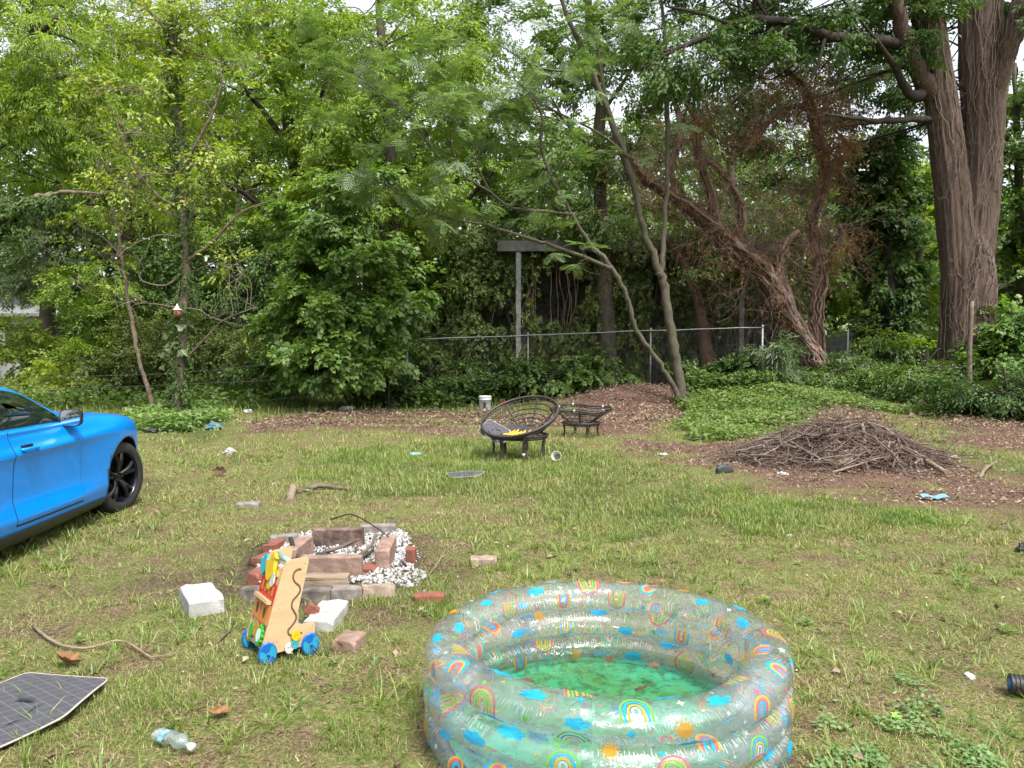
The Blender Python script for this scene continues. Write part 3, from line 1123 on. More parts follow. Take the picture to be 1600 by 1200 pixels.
tree('mimosa_tree', 'slim forked grey tree with feathery leaves rising from the mulch mound', 'tree', (1065, 640, 18.6),
     [[(1066, 650, 18.6, .19), (1064, 610, 18.6, .135), (1056, 560, 18.6, .115), (1046, 500, 18.6, .105), (1036, 440, 18.6, .10), (1030, 425, 18.6, .10)],
      [(1034, 440, 18.6, .085), (1022, 400, 18.6, .078), (1008, 370, 18.6, .073), (996, 310, 18.5, .07), (975, 240, 18.4, .08), (948, 170, 18.3, .07), (915, 90, 18.2, .06), (885, 20, 18, .05), (860, -60, 17.8, .03)],
      [(1032, 430, 18.6, .07), (1038, 370, 18.7, .062), (1041, 300, 18.8, .056), (1043, 200, 18.9, .06), (1040, 100, 19, .05), (1036, 20, 19, .04), (1020, -60, 19, .02)],
      [(1000, 320, 18.5, .06), (975, 255, 18.7, .05), (955, 195, 18.8, .055), (940, 120, 19, .045), (930, 40, 19, .03)],
      [(1063, 625, 18.5, .075), (1045, 590, 18.4, .062), (1018, 550, 18.3, .058), (992, 510, 18.2, .055), (982, 470, 18.1, .054), (965, 435, 18, .06), (945, 405, 17.9, .056), (915, 372, 17.8, .052), (885, 320, 17.6, .046), (858, 270, 17.4, .04), (845, 220, 17.2, .034), (846, 180, 17, .028), (830, 150, 16.8, .02), (800, 120, 16.5, .012)],
      [(955, 420, 17.9, .05), (920, 405, 17.7, .045), (870, 386, 17.5, .04), (820, 370, 17.2, .034), (760, 352, 16.9, .028), (700, 340, 16.6, .022), (650, 320, 16.3, .016), (600, 285, 16, .008)],
      [(895, 335, 17.6, .035), (850, 330, 17.3, .035), (800, 325, 17, .03), (765, 300, 16.7, .028), (725, 275, 16.4, .025), (680, 240, 16, .02), (640, 180, 15.6, .016), (600, 150, 15.3, .012), (560, 120, 15, .008)],
      [(990, 250, 18.4, .03), (930, 205, 18, .028), (890, 185, 17.6, .024), (850, 165, 17.2, .018), (810, 145, 16.9, .01)],
      [(725, 275, 16.4, .018), (700, 220, 16.1, .014), (690, 170, 15.9, .01), (660, 130, 15.6, .006)],
      [(765, 300, 16.7, .018), (745, 250, 16.4, .014), (760, 210, 16.2, .01), (740, 160, 16, .006)],
      [(915, 90, 18.2, .03), (880, 110, 17.7, .025), (830, 100, 17.2, .018), (780, 70, 16.8, .01)],
      [(1042, 240, 18.9, .03), (1070, 180, 18.6, .025), (1090, 100, 18.3, .018), (1100, 30, 18, .01)]],
     [(640, 130, 110, 70, 15.6, 1.0, 42), (760, 120, 110, 70, 16.4, 1.0, 40), (560, 200, 90, 60, 15.6, .9, 34), (700, 230, 110, 50, 16.2, .9, 36), (600, 270, 90, 45, 16, .8, 24),
      (800, 200, 80, 60, 16.8, .9, 30), (480, 110, 70, 50, 15.5, .8, 18), (730, 330, 90, 30, 16.8, .7, 16), (850, 90, 70, 60, 17.2, .9, 24), (900, 30, 80, 40, 17.8, 1, 20), (1000, 20, 90, 50, 18.8, 1, 26), (580, 40, 120, 50, 15.5, 1.2, 34), (860, 260, 60, 40, 17.2, .8, 14)],
     'mimosa', B_mimosa, L_mimosa, 31, sc=.86, nfeed=3, fr=.012, sides=10, extra=mimosa_extra, tilt=.3, dens=.19)

# ---- ivy wrapped dying tree with the birdhouse, left
def ivy_on(limb_idx, dens, sc=.8, spread=1.25, matslot=1, upto=1.0):
    def f(root, tm, cm, rg, tw):
        for li in limb_idx:
            t = tw[li]
            n = int(dens * len(t))
            i = (rg.random(n) * len(t) * upto).astype(int).clip(0, len(t) - 1)
            a = rg.random(n) * 2 * PI
            o = np.stack([np.cos(a), np.sin(a), rg.normal(-.3, .4, n)], -1)
            nxt = t[np.minimum(i + 1, len(t) - 1), :3]
            pos = t[i, :3] + (nxt - t[i, :3]) * rg.random((n, 1)) + o * (t[i, 3] * spread)[:, None]
            put_sprays(cm, 'ivy', pos, o, rg, sc, matslot, .6, .35)
    return f


def birdtree_extra(root, tm, cm, rg, tw):
    ivy_on([0], 14, .5, 1.0, 1)(root, tm, cm, rg, tw)
    tips = []
    t = tw[0]
    for i in range(30):
        j = rg.integers(len(t) // 3, len(t))
        d = np.array([rg.choice([-1, 1]) * rg.uniform(.5, 1), rg.normal(-.2, .5), rg.uniform(.0, .7)])
        twigs(tm, t[j, :3], d, rg.uniform(.8, 2.0), .018, rg, 2, 4, 0, tips, .1)
    hi = [x for x in tips if x[0][2] > 4.3 or rg.random() < .10]
    pos = np.array([x[0] for x in hi])
    out = np.array([x[1] for x in hi])
    k = rg.random(len(pos)) < .42
    put_sprays(cm, 'sparse', pos[k], out[k], rg, 1.0, 0, .35, .15)
    # a few big pale vine leaves low on the trunk
    b0 = P(277, 545, 17.2)
    n = 26
    pp = b0 + rg.normal(0, 1, (n, 3)) * [.16, .12, .22]
    scatter(cm, LEAF['ivy'], pp, frames(rg.normal(0, 1, (n, 3)) * [1, .4, .5], np.tile([0., -.9, .5], (n, 1)) + rg.normal(0, .3, (n, 3))), rg.uniform(.14, .24, n), 2)


o = tree('ivy_trunk_tree', 'slim dying tree with an ivy wrapped trunk and bare twigs holding the birdhouse', 'tree', (275, 655, 17.3),
         [[(274, 662, 17.3, .16), (277, 610, 17.3, .12), (283, 550, 17.3, .11), (287, 480, 17.3, .10), (291, 400, 17.3, .09), (287, 330, 17.3, .08), (283, 240, 17.3, .07), (275, 150, 17.3, .06), (270, 60, 17.2, .045), (268, -40, 17.2, .03)],
          [(285, 262, 17.3, .045), (310, 220, 17.1, .035), (335, 170, 17, .025), (350, 120, 16.9, .015)],
          [(290, 410, 17.3, .05), (330, 380, 17, .035), (380, 330, 16.8, .02), (440, 310, 16.6, .01)],
          [(288, 330, 17.3, .045), (240, 300, 17, .03), (200, 240, 16.8, .02), (180, 180, 16.7, .01)],
          [(292, 560, 17.3, .03), (320, 530, 17, .02), (350, 500, 16.8, .014), (400, 480, 16.6, .008)],
          [(291, 420, 17.3, .03), (260, 445, 17.1, .02), (225, 440, 17, .014), (215, 425, 17, .006)]],
         [(230, 90, 80, 60, 17.2, .9, 40), (330, 70, 70, 60, 17.0, .9, 36), (190, 170, 70, 50, 17, .9, 30), (340, 150, 70, 50, 17, .9, 30), (270, 20, 90, 50, 17.2, .9, 36),
          (330, 250, 80, 40, 17, .9, 22), (200, 280, 80, 40, 17, .9, 20), (375, 430, 50, 40, 16.8, .6, 9)],
         'sparse', B_twig, L_yellow, 41, sc=1.05, nfeed=6, fr=.016, extra=birdtree_extra, leaf2=L_ivy, dens=.6)
o.children[1].data.materials.append(L_grey) if o.children[1].name.startswith('crown') else o.children[0].data.materials.append(L_grey)


def sapling_extra(root, tm, cm, rg, tw):
    tips = []
    for i in range(16):
        t = tw[0]
        j = rg.integers(len(t) // 2, len(t))
        twigs(tm, t[j, :3], np.array([rg.normal(0, 1), rg.normal(0, .5), rg.uniform(-.2, .6)]), rg.uniform(.5, 1.3), .009, rg, 1, 4, 0, tips)
    pos = np.array([x[0] for x in tips])
    out = np.array([x[1] for x in tips])
    k = rg.random(len(pos)) < .35
    put_sprays(cm, 'sparse', pos[k], out[k], rg, .9, 0, .35, .1)


tree('leaning_sapling', 'thin bare sapling leaning left just beside the ivy trunk', 'tree', (240, 642, 17.8),
     [[(242, 648, 17.8, .055), (232, 610, 17.8, .05), (217, 560, 17.8, .048), (206, 500, 17.8, .045), (194, 430, 17.8, .04), (186, 370, 17.8, .035), (172, 320, 17.8, .025), (150, 280, 17.7, .014)],
      [(190, 400, 17.8, .02), (160, 370, 17.6, .014), (120, 350, 17.5, .007)],
      [(186, 375, 17.8, .02), (200, 330, 17.8, .014), (205, 290, 17.8, .007)]],
     [(150, 300, 70, 40, 17.7, .7, 16), (210, 330, 50, 40, 17.7, .6, 10)], 'sparse', B_twig, L_bright, 51, sc=.95, nfeed=3, fr=.01, extra=sapling_extra, dens=.4)

# ---- vine choked leaning tree + its upright neighbour
def vine_mess(n_twig, dead, rad=1.3, lmin=.4, lmax=1.3, hang=-.1, start=0.0):
    def f(root, tm, cm, rg, tw):
        vb = MB()
        tips = []
        for t in tw:
            nv = int(14 * (t[:, 3].mean() / .15)) + 3
            for k in range(nv):
                a = rg.random() * 2 * PI
                pts = []
                for i in range(len(t)):
                    a += rg.normal(0, .22)
                    pts.append(t[i, :3] + t[i, 3] * rad * np.array([math.cos(a), math.sin(a), .3 * math.sin(a * 2)]))
                vb.tube(catmull(np.array(pts), 2), rg.uniform(.014, .045), 5, 0, caps=False)
            for k in range(int(n_twig * len(t) / 12)):
                j = rg.integers(int(len(t) * start), len(t))
                d = np.array([rg.normal(0, 1), rg.normal(-.2, .7), rg.normal(hang, .6)])
                twigs(vb, t[j, :3] + rg.normal(0, t[j, 3], 3), d, rg.uniform(lmin, lmax), .012, rg, 2, 3, 0, tips, -.1)
        vb.V = [v - np.array(root.location) for v in vb.V]
        vb.build('hanging_vine', B_redvine, root)
        if dead and tips:
            pos = np.array([x[0] for x in tips])
            out = np.array([x[1] for x in tips])
            k = rg.random(len(pos)) < dead
            put_sprays(cm, 'dead', pos[k], out[k], rg, 1.0, 0, .8, .6)
    return f


tree('leaning_vine_tree', 'reddish dead tree leaning far left, thickly wrapped in dry vines', 'tree', (1275, 560, 22.5),
     [[(1278, 575, 22.5, .30), (1262, 540, 22.5, .27), (1235, 500, 22.5, .27), (1210, 455, 22.4, .28), (1185, 415, 22.3, .28), (1150, 385, 22.2, .25), (1110, 350, 22, .22), (1075, 322, 21.9, .19), (1040, 300, 21.8, .15), (1005, 275, 21.6, .10), (980, 240, 21.4, .06)],
      [(1235, 500, 22.5, .22), (1222, 450, 22.5, .17), (1215, 420, 22.5, .12), (1225, 385, 22.4, .08), (1245, 360, 22.3, .05)],
      [(1120, 358, 22, .14), (1108, 300, 22, .10), (1090, 240, 21.9, .08), (1088, 190, 21.8, .06), (1068, 150, 21.8, .035)],
      [(1150, 385, 22.2, .11), (1160, 340, 22.2, .085), (1150, 300, 22.1, .07), (1120, 262, 22, .05), (1100, 250, 22, .03)],
      [(1060, 312, 21.9, .09), (1050, 260, 21.8, .065), (1064, 210, 21.7, .05), (1055, 160, 21.6, .03)]],
     [(1020, 285, 45, 25, 21.6, .6, 10), (1080, 200, 40, 40, 21.6, .6, 10), (1080, 420, 60, 30, 22, .6, 12, 1, 'sparse'), (1190, 350, 60, 40, 22, .8, 16, 1, 'sparse'), (1010, 330, 50, 40, 21.6, .7, 16, 1, 'sparse')], 'dead', B_vine, L_dead, 61, sc=1.0, nfeed=2, fr=.03, sides=10, leaf2=L_mid, extra=vine_mess(18, .09, 1.22, .6, 2.0, 0, .25))

tree('crooked_dead_tree', 'crooked dead tree with rusty leaves standing straight behind the leaning one', 'tree', (1275, 560, 23.5),
     [[(1278, 572, 23.5, .25), (1276, 520, 23.5, .18), (1277, 470, 23.5, .17), (1284, 420, 23.5, .16), (1275, 370, 23.4, .14), (1268, 340, 23.3, .13), (1285, 300, 23.2, .13), (1290, 260, 23.1, .13), (1278, 210, 23, .12), (1270, 170, 22.9, .11), (1252, 130, 22.8, .09), (1225, 108, 22.7, .07), (1200, 112, 22.6, .04)],
      [(1284, 425, 23.5, .10), (1300, 395, 23.4, .08), (1315, 370, 23.3, .05), (1312, 350, 23.3, .03)],
      [(1268, 172, 22.9, .10), (1240, 165, 22.7, .08), (1210, 182, 22.5, .06), (1180, 215, 22.4, .04), (1160, 240, 22.3, .02)],
      [(1275, 200, 23, .06), (1290, 160, 23, .04), (1295, 140, 23, .02)]],
     [(1300, 235, 24, 40, 23, .5, 50), (1305, 390, 22, 40, 23.4, .5, 16), (1215, 120, 40, 30, 22.6, .5, 16)], 'dead', B_vine, L_dead, 62, sc=1.1, nfeed=3, fr=.03, sides=9, extra=vine_mess(24, .09, 1.2, .5, 1.7, -.1, .35))

# ---- ivy column
tree('ivy_column_tree', 'dark ivy smothered trunk like a column, between the dead trees and the big double trunk', 'tree', (1392, 560, 25),
     [[(1392, 570, 25, .3), (1390, 480, 25, .28), (1386, 380, 25, .25), (1384, 290, 25, .2), (1380, 220, 25, .12)]],
     [(1390, 510, 30, 50, 25, .6, 90), (1388, 420, 38, 55, 25, .8, 130), (1385, 340, 44, 55, 25, .9, 140), (1380, 280, 42, 45, 25, .8, 110), (1378, 235, 26, 25, 25, .5, 45)],
     'ivy', B_dark, L_dark, 63, sc=1.35, nfeed=2)

# ---- background trees : (name, label, base, limbs, blobs, kind, bark, leaf, seed)
BG = [
    ('tall_tree', 'pale sunlit tree filling the top left behind the bare twigs', (200, 600, 28),
     [[(205, 612, 28, .3), (200, 450, 28, .25), (195, 250, 28, .2), (190, 60, 28, .14)]],
     [(150, 70, 110, 70, 28, 2, 130), (250, 110, 100, 70, 28, 2, 120), (60, 110, 100, 70, 28, 2, 110), (180, 210, 120, 70, 28, 2, 140), (330, 220, 90, 60, 28, 2, 90), (230, 330, 110, 55, 28, 2, 110), (330, 20, 90, 50, 28, 2, 60), (60, 20, 80, 40, 28, 2, 60)], 'broad', B_grey, L_yellow, 112),
    ('tall_tree', 'broad green tree closing the gap above the lush maple', (500, 600, 30),
     [[(500, 612, 30, .3), (505, 420, 30, .25), (510, 200, 30, .2), (515, 30, 30, .14)]],
     [(470, 60, 100, 50, 30, 2, 90), (560, 130, 120, 70, 30, 2, 130), (450, 200, 100, 70, 30, 2, 110), (660, 120, 100, 80, 30, 2, 110), (600, 260, 120, 70, 30, 2, 130), (430, 330, 90, 60, 30, 2, 90), (720, 180, 60, 70, 30, 2, 60), (660, 20, 90, 40, 30, 2, 60)], 'broad', B_grey, L_bright, 113),
    ('tall_tree', 'tall bright leafed tree at the far left edge with a dark bent limb', (40, 600, 22),
     [[(-90, 610, 22, .3), (-80, 480, 22, .26), (-50, 300, 22, .20), (-22, 200, 22, .15), (5, 120, 22, .13), (35, 85, 21.7, .12), (60, 60, 21.5, .10), (90, 28, 21.3, .06)],
      [(10, 140, 22, .09), (60, 125, 21.7, .07), (110, 118, 21.4, .04)], [(52, 66, 21.5, .06), (48, 20, 21.4, .05), (55, -40, 21.3, .03)]],
     [(90, 70, 90, 60, 21.5, 1.6, 90), (40, 190, 90, 60, 22, 1.6, 90), (120, 160, 80, 60, 21.5, 1.6, 90), (30, 20, 80, 50, 21.5, 1.6, 80), (60, 250, 90, 50, 22, 1.5, 80), (20, -120, 200, 90, 22, 3, 240)], 'lance', B_dark, L_bright, 101),
    ('tall_tree', 'pale grey green tree far behind the blue car', (50, 590, 29),
     [[(70, 600, 29, .3), (75, 450, 29, .25), (70, 300, 29, .15)]],
     [(50, 320, 90, 60, 29, 2, 120), (30, 410, 70, 60, 29, 2, 110), (115, 400, 60, 60, 28, 2, 90), (130, 300, 70, 60, 29, 2, 90), (90, 450, 60, 30, 28.5, 1.6, 60)], 'broad', B_grey, L_grey, 102),
    ('tall_tree', 'bright broad tree behind the birdhouse trunk, its dark limbs showing', (420, 600, 25),
     [[(440, 610, 25, .34), (452, 480, 25, .3), (465, 360, 25, .28), (470, 320, 25, .27), (455, 220, 25, .2), (430, 100, 25, .16), (400, -20, 25, .1)],
      [(466, 350, 25, .16), (430, 340, 24.6, .14), (380, 300, 24.3, .1), (330, 285, 24, .07), (280, 290, 23.8, .04)],
      [(455, 230, 25, .12), (400, 160, 24.5, .08), (350, 100, 24.2, .05)], [(462, 280, 25, .1), (490, 200, 24.8, .08), (510, 120, 24.6, .05)],
      [(300, 335, 24, .06), (250, 330, 23.8, .05), (200, 345, 23.6, .03)]],
     [(300, 50, 120, 55, 24.5, 2, 130), (400, 140, 90, 60, 24.5, 2, 120), (260, 170, 100, 60, 24, 2, 120), (390, 250, 80, 50, 24.5, 1.8, 100), (280, 280, 100, 45, 24, 1.8, 110), (420, 30, 70, 50, 24.5, 1.6, 70), (180, 60, 60, 50, 24, 1.6, 60), (340, 360, 90, 35, 24, 1.6, 80), (320, -150, 260, 110, 25, 4, 320)], 'fine', B_dark, L_bright, 103),
    ('tall_tree', 'large green tree filling the middle of the yard edge behind the feathery leaves', (615, 600, 23.5),
     [[(610, 612, 23.5, .28), (614, 500, 23.5, .23), (618, 380, 23.5, .2), (612, 260, 23.5, .18), (600, 120, 23.5, .14), (590, -20, 23.5, .1)],
      [(616, 400, 23.5, .1), (580, 330, 23.2, .08), (550, 250, 23, .05)], [(614, 300, 23.5, .1), (660, 220, 23.2, .07), (700, 140, 23, .04)]],
     [(560, 70, 130, 70, 23.3, 2.2, 190), (620, 180, 110, 70, 23.3, 2, 150), (500, 190, 70, 60, 23, 2, 100), (690, 80, 80, 70, 23.5, 2, 110), (560, 290, 90, 50, 23, 1.8, 110), (680, 270, 70, 60, 23.3, 1.8, 80), (480, 30, 70, 50, 23.3, 1.6, 80), (620, 350, 90, 40, 23.3, 1.6, 80), (580, -140, 240, 110, 24, 4, 300)], 'broad', B_grey, L_bright, 104),
    ('tall_tree', 'loose open tree behind the shed post where white sky shows through', (690, 600, 27),
     [[(690, 610, 27, .3), (694, 480, 27, .26), (700, 380, 27, .22), (715, 260, 27, .17), (735, 120, 27, .12), (750, -20, 27, .08)],
      [(705, 340, 27, .1), (750, 290, 26.7, .07), (800, 240, 26.5, .04)]],
     [(760, 220, 80, 60, 26.8, 2, 110), (740, 70, 70, 70, 27, 2, 110), (700, 370, 90, 45, 26.8, 1.8, 100), (800, 300, 60, 50, 26.5, 1.6, 55), (690, 440, 60, 50, 26.5, 1.6, 80), (790, 30, 50, 50, 27, 1.6, 40)], 'broad', B_grey, L_mid, 105),
    ('tall_tree', 'straight trunked tree rising over the shed roof, thin crown against the sky', (950, 600, 25),
     [[(955, 612, 25, .36), (950, 540, 25, .30), (946, 470, 25, .27), (940, 350, 25, .22), (935, 230, 25, .2), (938, 150, 25, .18), (925, 60, 25, .16), (910, -60, 25, .12)],
      [(937, 180, 25, .08), (980, 120, 24.7, .06), (1010, 60, 24.5, .03)], [(936, 250, 25, .07), (890, 200, 24.7, .05), (860, 150, 24.5, .03)]],
     [(900, 70, 70, 65, 24.7, 1.8, 130), (965, 100, 70, 80, 24.7, 1.8, 140), (895, 240, 60, 50, 24.6, 1.6, 85), (985, 220, 50, 60, 24.6, 1.5, 85), (800, 180, 60, 60, 24.6, 1.5, 60), (855, 330, 70, 40, 24.5, 1.6, 80), (960, 340, 70, 40, 24.5, 1.6, 70), (1030, 50, 50, 60, 24.8, 1.5, 60), (930, -140, 200, 100, 25, 3.5, 200), (835, 130, 40, 60, 24.7, 1.4, 36)], 'broad', B_grey, L_mid, 106),
    ('tall_tree', 'light green tree glowing behind the ivy column', (1440, 560, 30),
     [[(1440, 575, 30, .25), (1438, 460, 30, .2), (1430, 340, 30, .14)]],
     [(1430, 330, 60, 60, 30, 2, 100), (1440, 430, 60, 60, 30, 2, 110), (1340, 420, 50, 60, 29.5, 1.8, 80), (1340, 330, 50, 50, 29.5, 1.8, 60), (1350, 490, 60, 40, 29, 1.6, 80), (1430, 500, 50, 40, 29, 1.6, 70), (1240, 430, 50, 60, 29.5, 1.6, 60)], 'maple', B_grey, L_bright, 107),
    ('tall_tree', 'green tree at the right edge behind the double trunk', (1590, 590, 25),
     [[(1600, 600, 25, .2), (1597, 450, 25, .16), (1590, 250, 25, .12), (1585, 100, 25, .06)]],
     [(1590, 230, 50, 70, 25, 1.8, 100), (1590, 350, 50, 60, 25, 1.8, 110), (1585, 450, 45, 55, 25, 1.6, 100), (1600, 540, 60, 50, 24.5, 1.6, 110), (1600, 120, 50, 60, 25, 1.8, 70), (1680, 300, 60, 180, 25, 2, 160)], 'maple', B_grey, L_mid, 108),
    ('tall_tree', 'hazy tree behind the dead vines, far beyond the fence', (1150, 570, 31),
     [[(1150, 580, 31, .3), (1148, 400, 31, .22), (1140, 220, 31, .12)]],
     [(1130, 300, 70, 60, 31, 2, 70), (1220, 330, 80, 60, 31, 2, 80), (1160, 400, 70, 40, 31, 2, 60), (1230, 250, 60, 50, 31, 2, 45), (1100, 210, 50, 50, 31, 2, 35)], 'broad', B_grey, L_mid, 109),
    ('tall_tree', 'dark trunked tree standing behind the lush maple', (575, 590, 26),
     [[(570, 600, 26, .2), (572, 480, 26, .17), (580, 400, 26, .14), (575, 330, 26, .1)], [(574, 440, 26, .1), (556, 390, 26, .07), (545, 350, 26, .04)]],
     [(540, 360, 50, 40, 26, 1.6, 45), (640, 420, 60, 50, 26, 1.6, 60)], 'broad', B_dark, L_dark, 110),
    ('tall_tree', 'slender leaning trunk just left of the white post under the dead vines', (1105, 575, 24),
     [[(1108, 590, 24, .22), (1098, 500, 24, .18), (1085, 450, 24, .16), (1062, 400, 24, .13), (1040, 370, 24, .08)]],
     [(1080, 400, 50, 30, 24, 1, 26), (1120, 470, 40, 40, 24, .8, 24)], 'ivy', B_vine, L_olive, 111),
]
for nm, lab, base, limbs, blobs, kd, bk, lf, seed in BG:
    tree(nm, lab, 'tree', base, limbs, blobs, kd, bk, lf, seed, group='tall trees beyond the fence', nfeed=5, fr=.035)

# ---- lush maple in front of the fence, left of centre
tree('bushy_maple', 'lush green maple hanging down to the ground left of centre', 'tree', (545, 610, 19.5),
     [[(545, 622, 19.5, .12), (540, 540, 19.5, .1), (530, 440, 19.5, .08), (520, 350, 19.5, .05)], [(545, 560, 19.5, .07), (590, 500, 19.3, .05), (620, 440, 19.2, .03)], [(540, 520, 19.5, .06), (480, 470, 19.2, .04), (450, 450, 19, .02)]],
     [(510, 340, 65, 45, 19.2, 1.2, 110), (560, 390, 60, 45, 19.2, 1.2, 100), (490, 410, 50, 40, 19, 1.1, 90), (500, 480, 55, 45, 18.8, 1.2, 120), (570, 480, 60, 45, 19, 1.2, 100), (510, 555, 65, 48, 18.8, 1.3, 150), (590, 560, 55, 45, 19.2, 1.1, 100), (450, 520, 30, 30, 18.6, .6, 30), (560, 300, 60, 30, 19.4, 1, 50), (630, 470, 40, 70, 19.6, 1, 70)],
     'maple', B_dark, L_maple, 121, sc=.95, nfeed=4, fr=.02, tilt=.3)

# ---- shrubs
SH = [
    ('yellow_shrub', 'tall bright yellow green shrub right of the grey roof', (170, 600, 23), [(165, 440, 60, 55, 23, 1.3, 110), (205, 510, 55, 55, 23, 1.3, 110), (130, 490, 50, 50, 23, 1.2, 80), (160, 560, 60, 35, 22.6, 1.2, 90)], 'fine', L_bright),
    ('yellow_shrub', 'low sunlit yellow shrub above the roof of the car', (50, 600, 24), [(30, 560, 60, 30, 24, 1.2, 100), (100, 585, 60, 25, 23, 1.2, 90), (20, 520, 40, 30, 24, 1, 60)], 'broad', L_yellow),
    ('brown_thicket', 'shady brownish thicket behind the wire strands at the left', (220, 600, 22), [(250, 540, 60, 45, 22, 1.2, 130), (330, 540, 60, 50, 22, 1.2, 130), (190, 580, 60, 25, 21.5, 1, 80), (390, 560, 50, 40, 21.5, 1.1, 100)], 'fine', L_olive),
    ('dark_shrub', 'dark shrub under the bright tree right of the birdhouse', (380, 600, 23), [(330, 440, 60, 50, 23.5, 1.3, 110), (400, 470, 60, 50, 23.5, 1.3, 120), (420, 400, 50, 40, 23.5, 1.2, 80), (250, 430, 50, 50, 24, 1.2, 80), (440, 580, 60, 26, 20.5, 1, 80)], 'broad', L_dark),
    ('fence_shrub', 'leafy shrub spilling over the chain link at the left end of the rail', (650, 610, 21.2), [(650, 560, 40, 45, 21.3, .6, 70), (640, 600, 60, 20, 20.6, .8, 60), (720, 590, 50, 22, 20.9, .5, 50)], 'ivy', L_ivy),
    ('fence_shrub', 'low ivy bush at the foot of the fence behind the papasan chair', (830, 610, 21), [(800, 590, 60, 20, 20.8, .6, 70), (880, 590, 60, 20, 20.8, .6, 70), (940, 575, 50, 22, 20.9, .6, 60)], 'ivy', L_ivy),
    ('fence_shrub', 'ivy bush at the fence foot between the mimosa and the leaning dead tree', (1120, 600, 21), [(1090, 585, 50, 20, 20.8, .6, 60), (1160, 585, 50, 22, 20.8, .6, 60), (1200, 575, 30, 22, 20.5, .6, 45)], 'ivy', L_ivy),
    ('blue_green_shrub', 'blue green shrub hugging the end post of the fence', (1215, 590, 20.5), [(1215, 545, 24, 26, 20.5, .5, 40), (1205, 580, 30, 24, 20.4, .5, 40)], 'lance', L_grey),
    ('wild_shrub', 'wild green shrub under the ivy column', (1330, 600, 20.5), [(1300, 590, 60, 18, 20.5, .9, 80), (1380, 592, 60, 22, 20.4, .9, 90), (1350, 565, 40, 16, 21, .6, 30)], 'fine', L_mid),
    ('wild_shrub', 'pale yellow green shrub in front of the double trunk', (1440, 600, 18.6), [(1430, 578, 40, 18, 18.8, .6, 36), (1450, 602, 60, 20, 18.6, .9, 80), (1525, 570, 26, 30, 18.8, .6, 36)], 'fine', L_mid),
    ('wild_shrub', 'shadowy green bush at the right edge below the trees', (1570, 620, 16.5), [(1560, 612, 60, 26, 16.8, 1, 110), (1620, 612, 50, 34, 16.6, 1, 100), (1500, 618, 46, 18, 17, .7, 60)], 'fine', L_dark),
    ('wild_shrub', 'leggy bush climbing the right flank of the double trunk', (1580, 560, 19), [(1580, 500, 40, 40, 19.2, .7, 90), (1575, 550, 40, 30, 18.8, .7, 80)], 'maple', L_maple),
    ('yellow_sapling', 'airy yellow leafed sapling over the white panel right of the dead trees', (1370, 560, 22.5), [(1360, 520, 50, 22, 22.5, .6, 26), (1400, 530, 40, 18, 22.4, .6, 18)], 'sparse', L_bright),
]
for i, (nm, lab, base, blobs, kd, lf) in enumerate(SH):
    bx, by, bd = base
    tree(nm, lab, 'shrub', base, [[(bx, by + 12, bd, .03), (bx + 3, by - 15, bd, .025), (bx - 4, by - 50, bd, .012)]], blobs, kd, B_dark, lf, 200 + i, group='shrubs along the yard edge', sc=.95, nfeed=6, fr=.016, sides=5)


# ---- ivy covered limb reaching in from the left edge with a broken pale end
def broken_extra(root, tm, cm, rg, tw):
    ivy_on([0], 9, .8, 1.2, 0)(root, tm, cm, rg, tw)


tree('fallen_limb', 'ivy covered broken limb with a splintered pale end at the left edge', 'branch', (-60, 420, 17),
     [[(-120, 420, 17, .13), (-40, 370, 17, .12), (0, 345, 17, .11), (40, 318, 16.9, .10), (82, 304, 16.8, .09)],
      [(70, 306, 16.8, .05), (110, 300, 16.7, .04), (160, 303, 16.6, .02)]],
     [(20, 350, 40, 20, 16.9, .3, 10)], 'ivy', B_twig, L_ivy, 301, sc=.8, nfeed=1, fr=.01, extra=broken_extra)

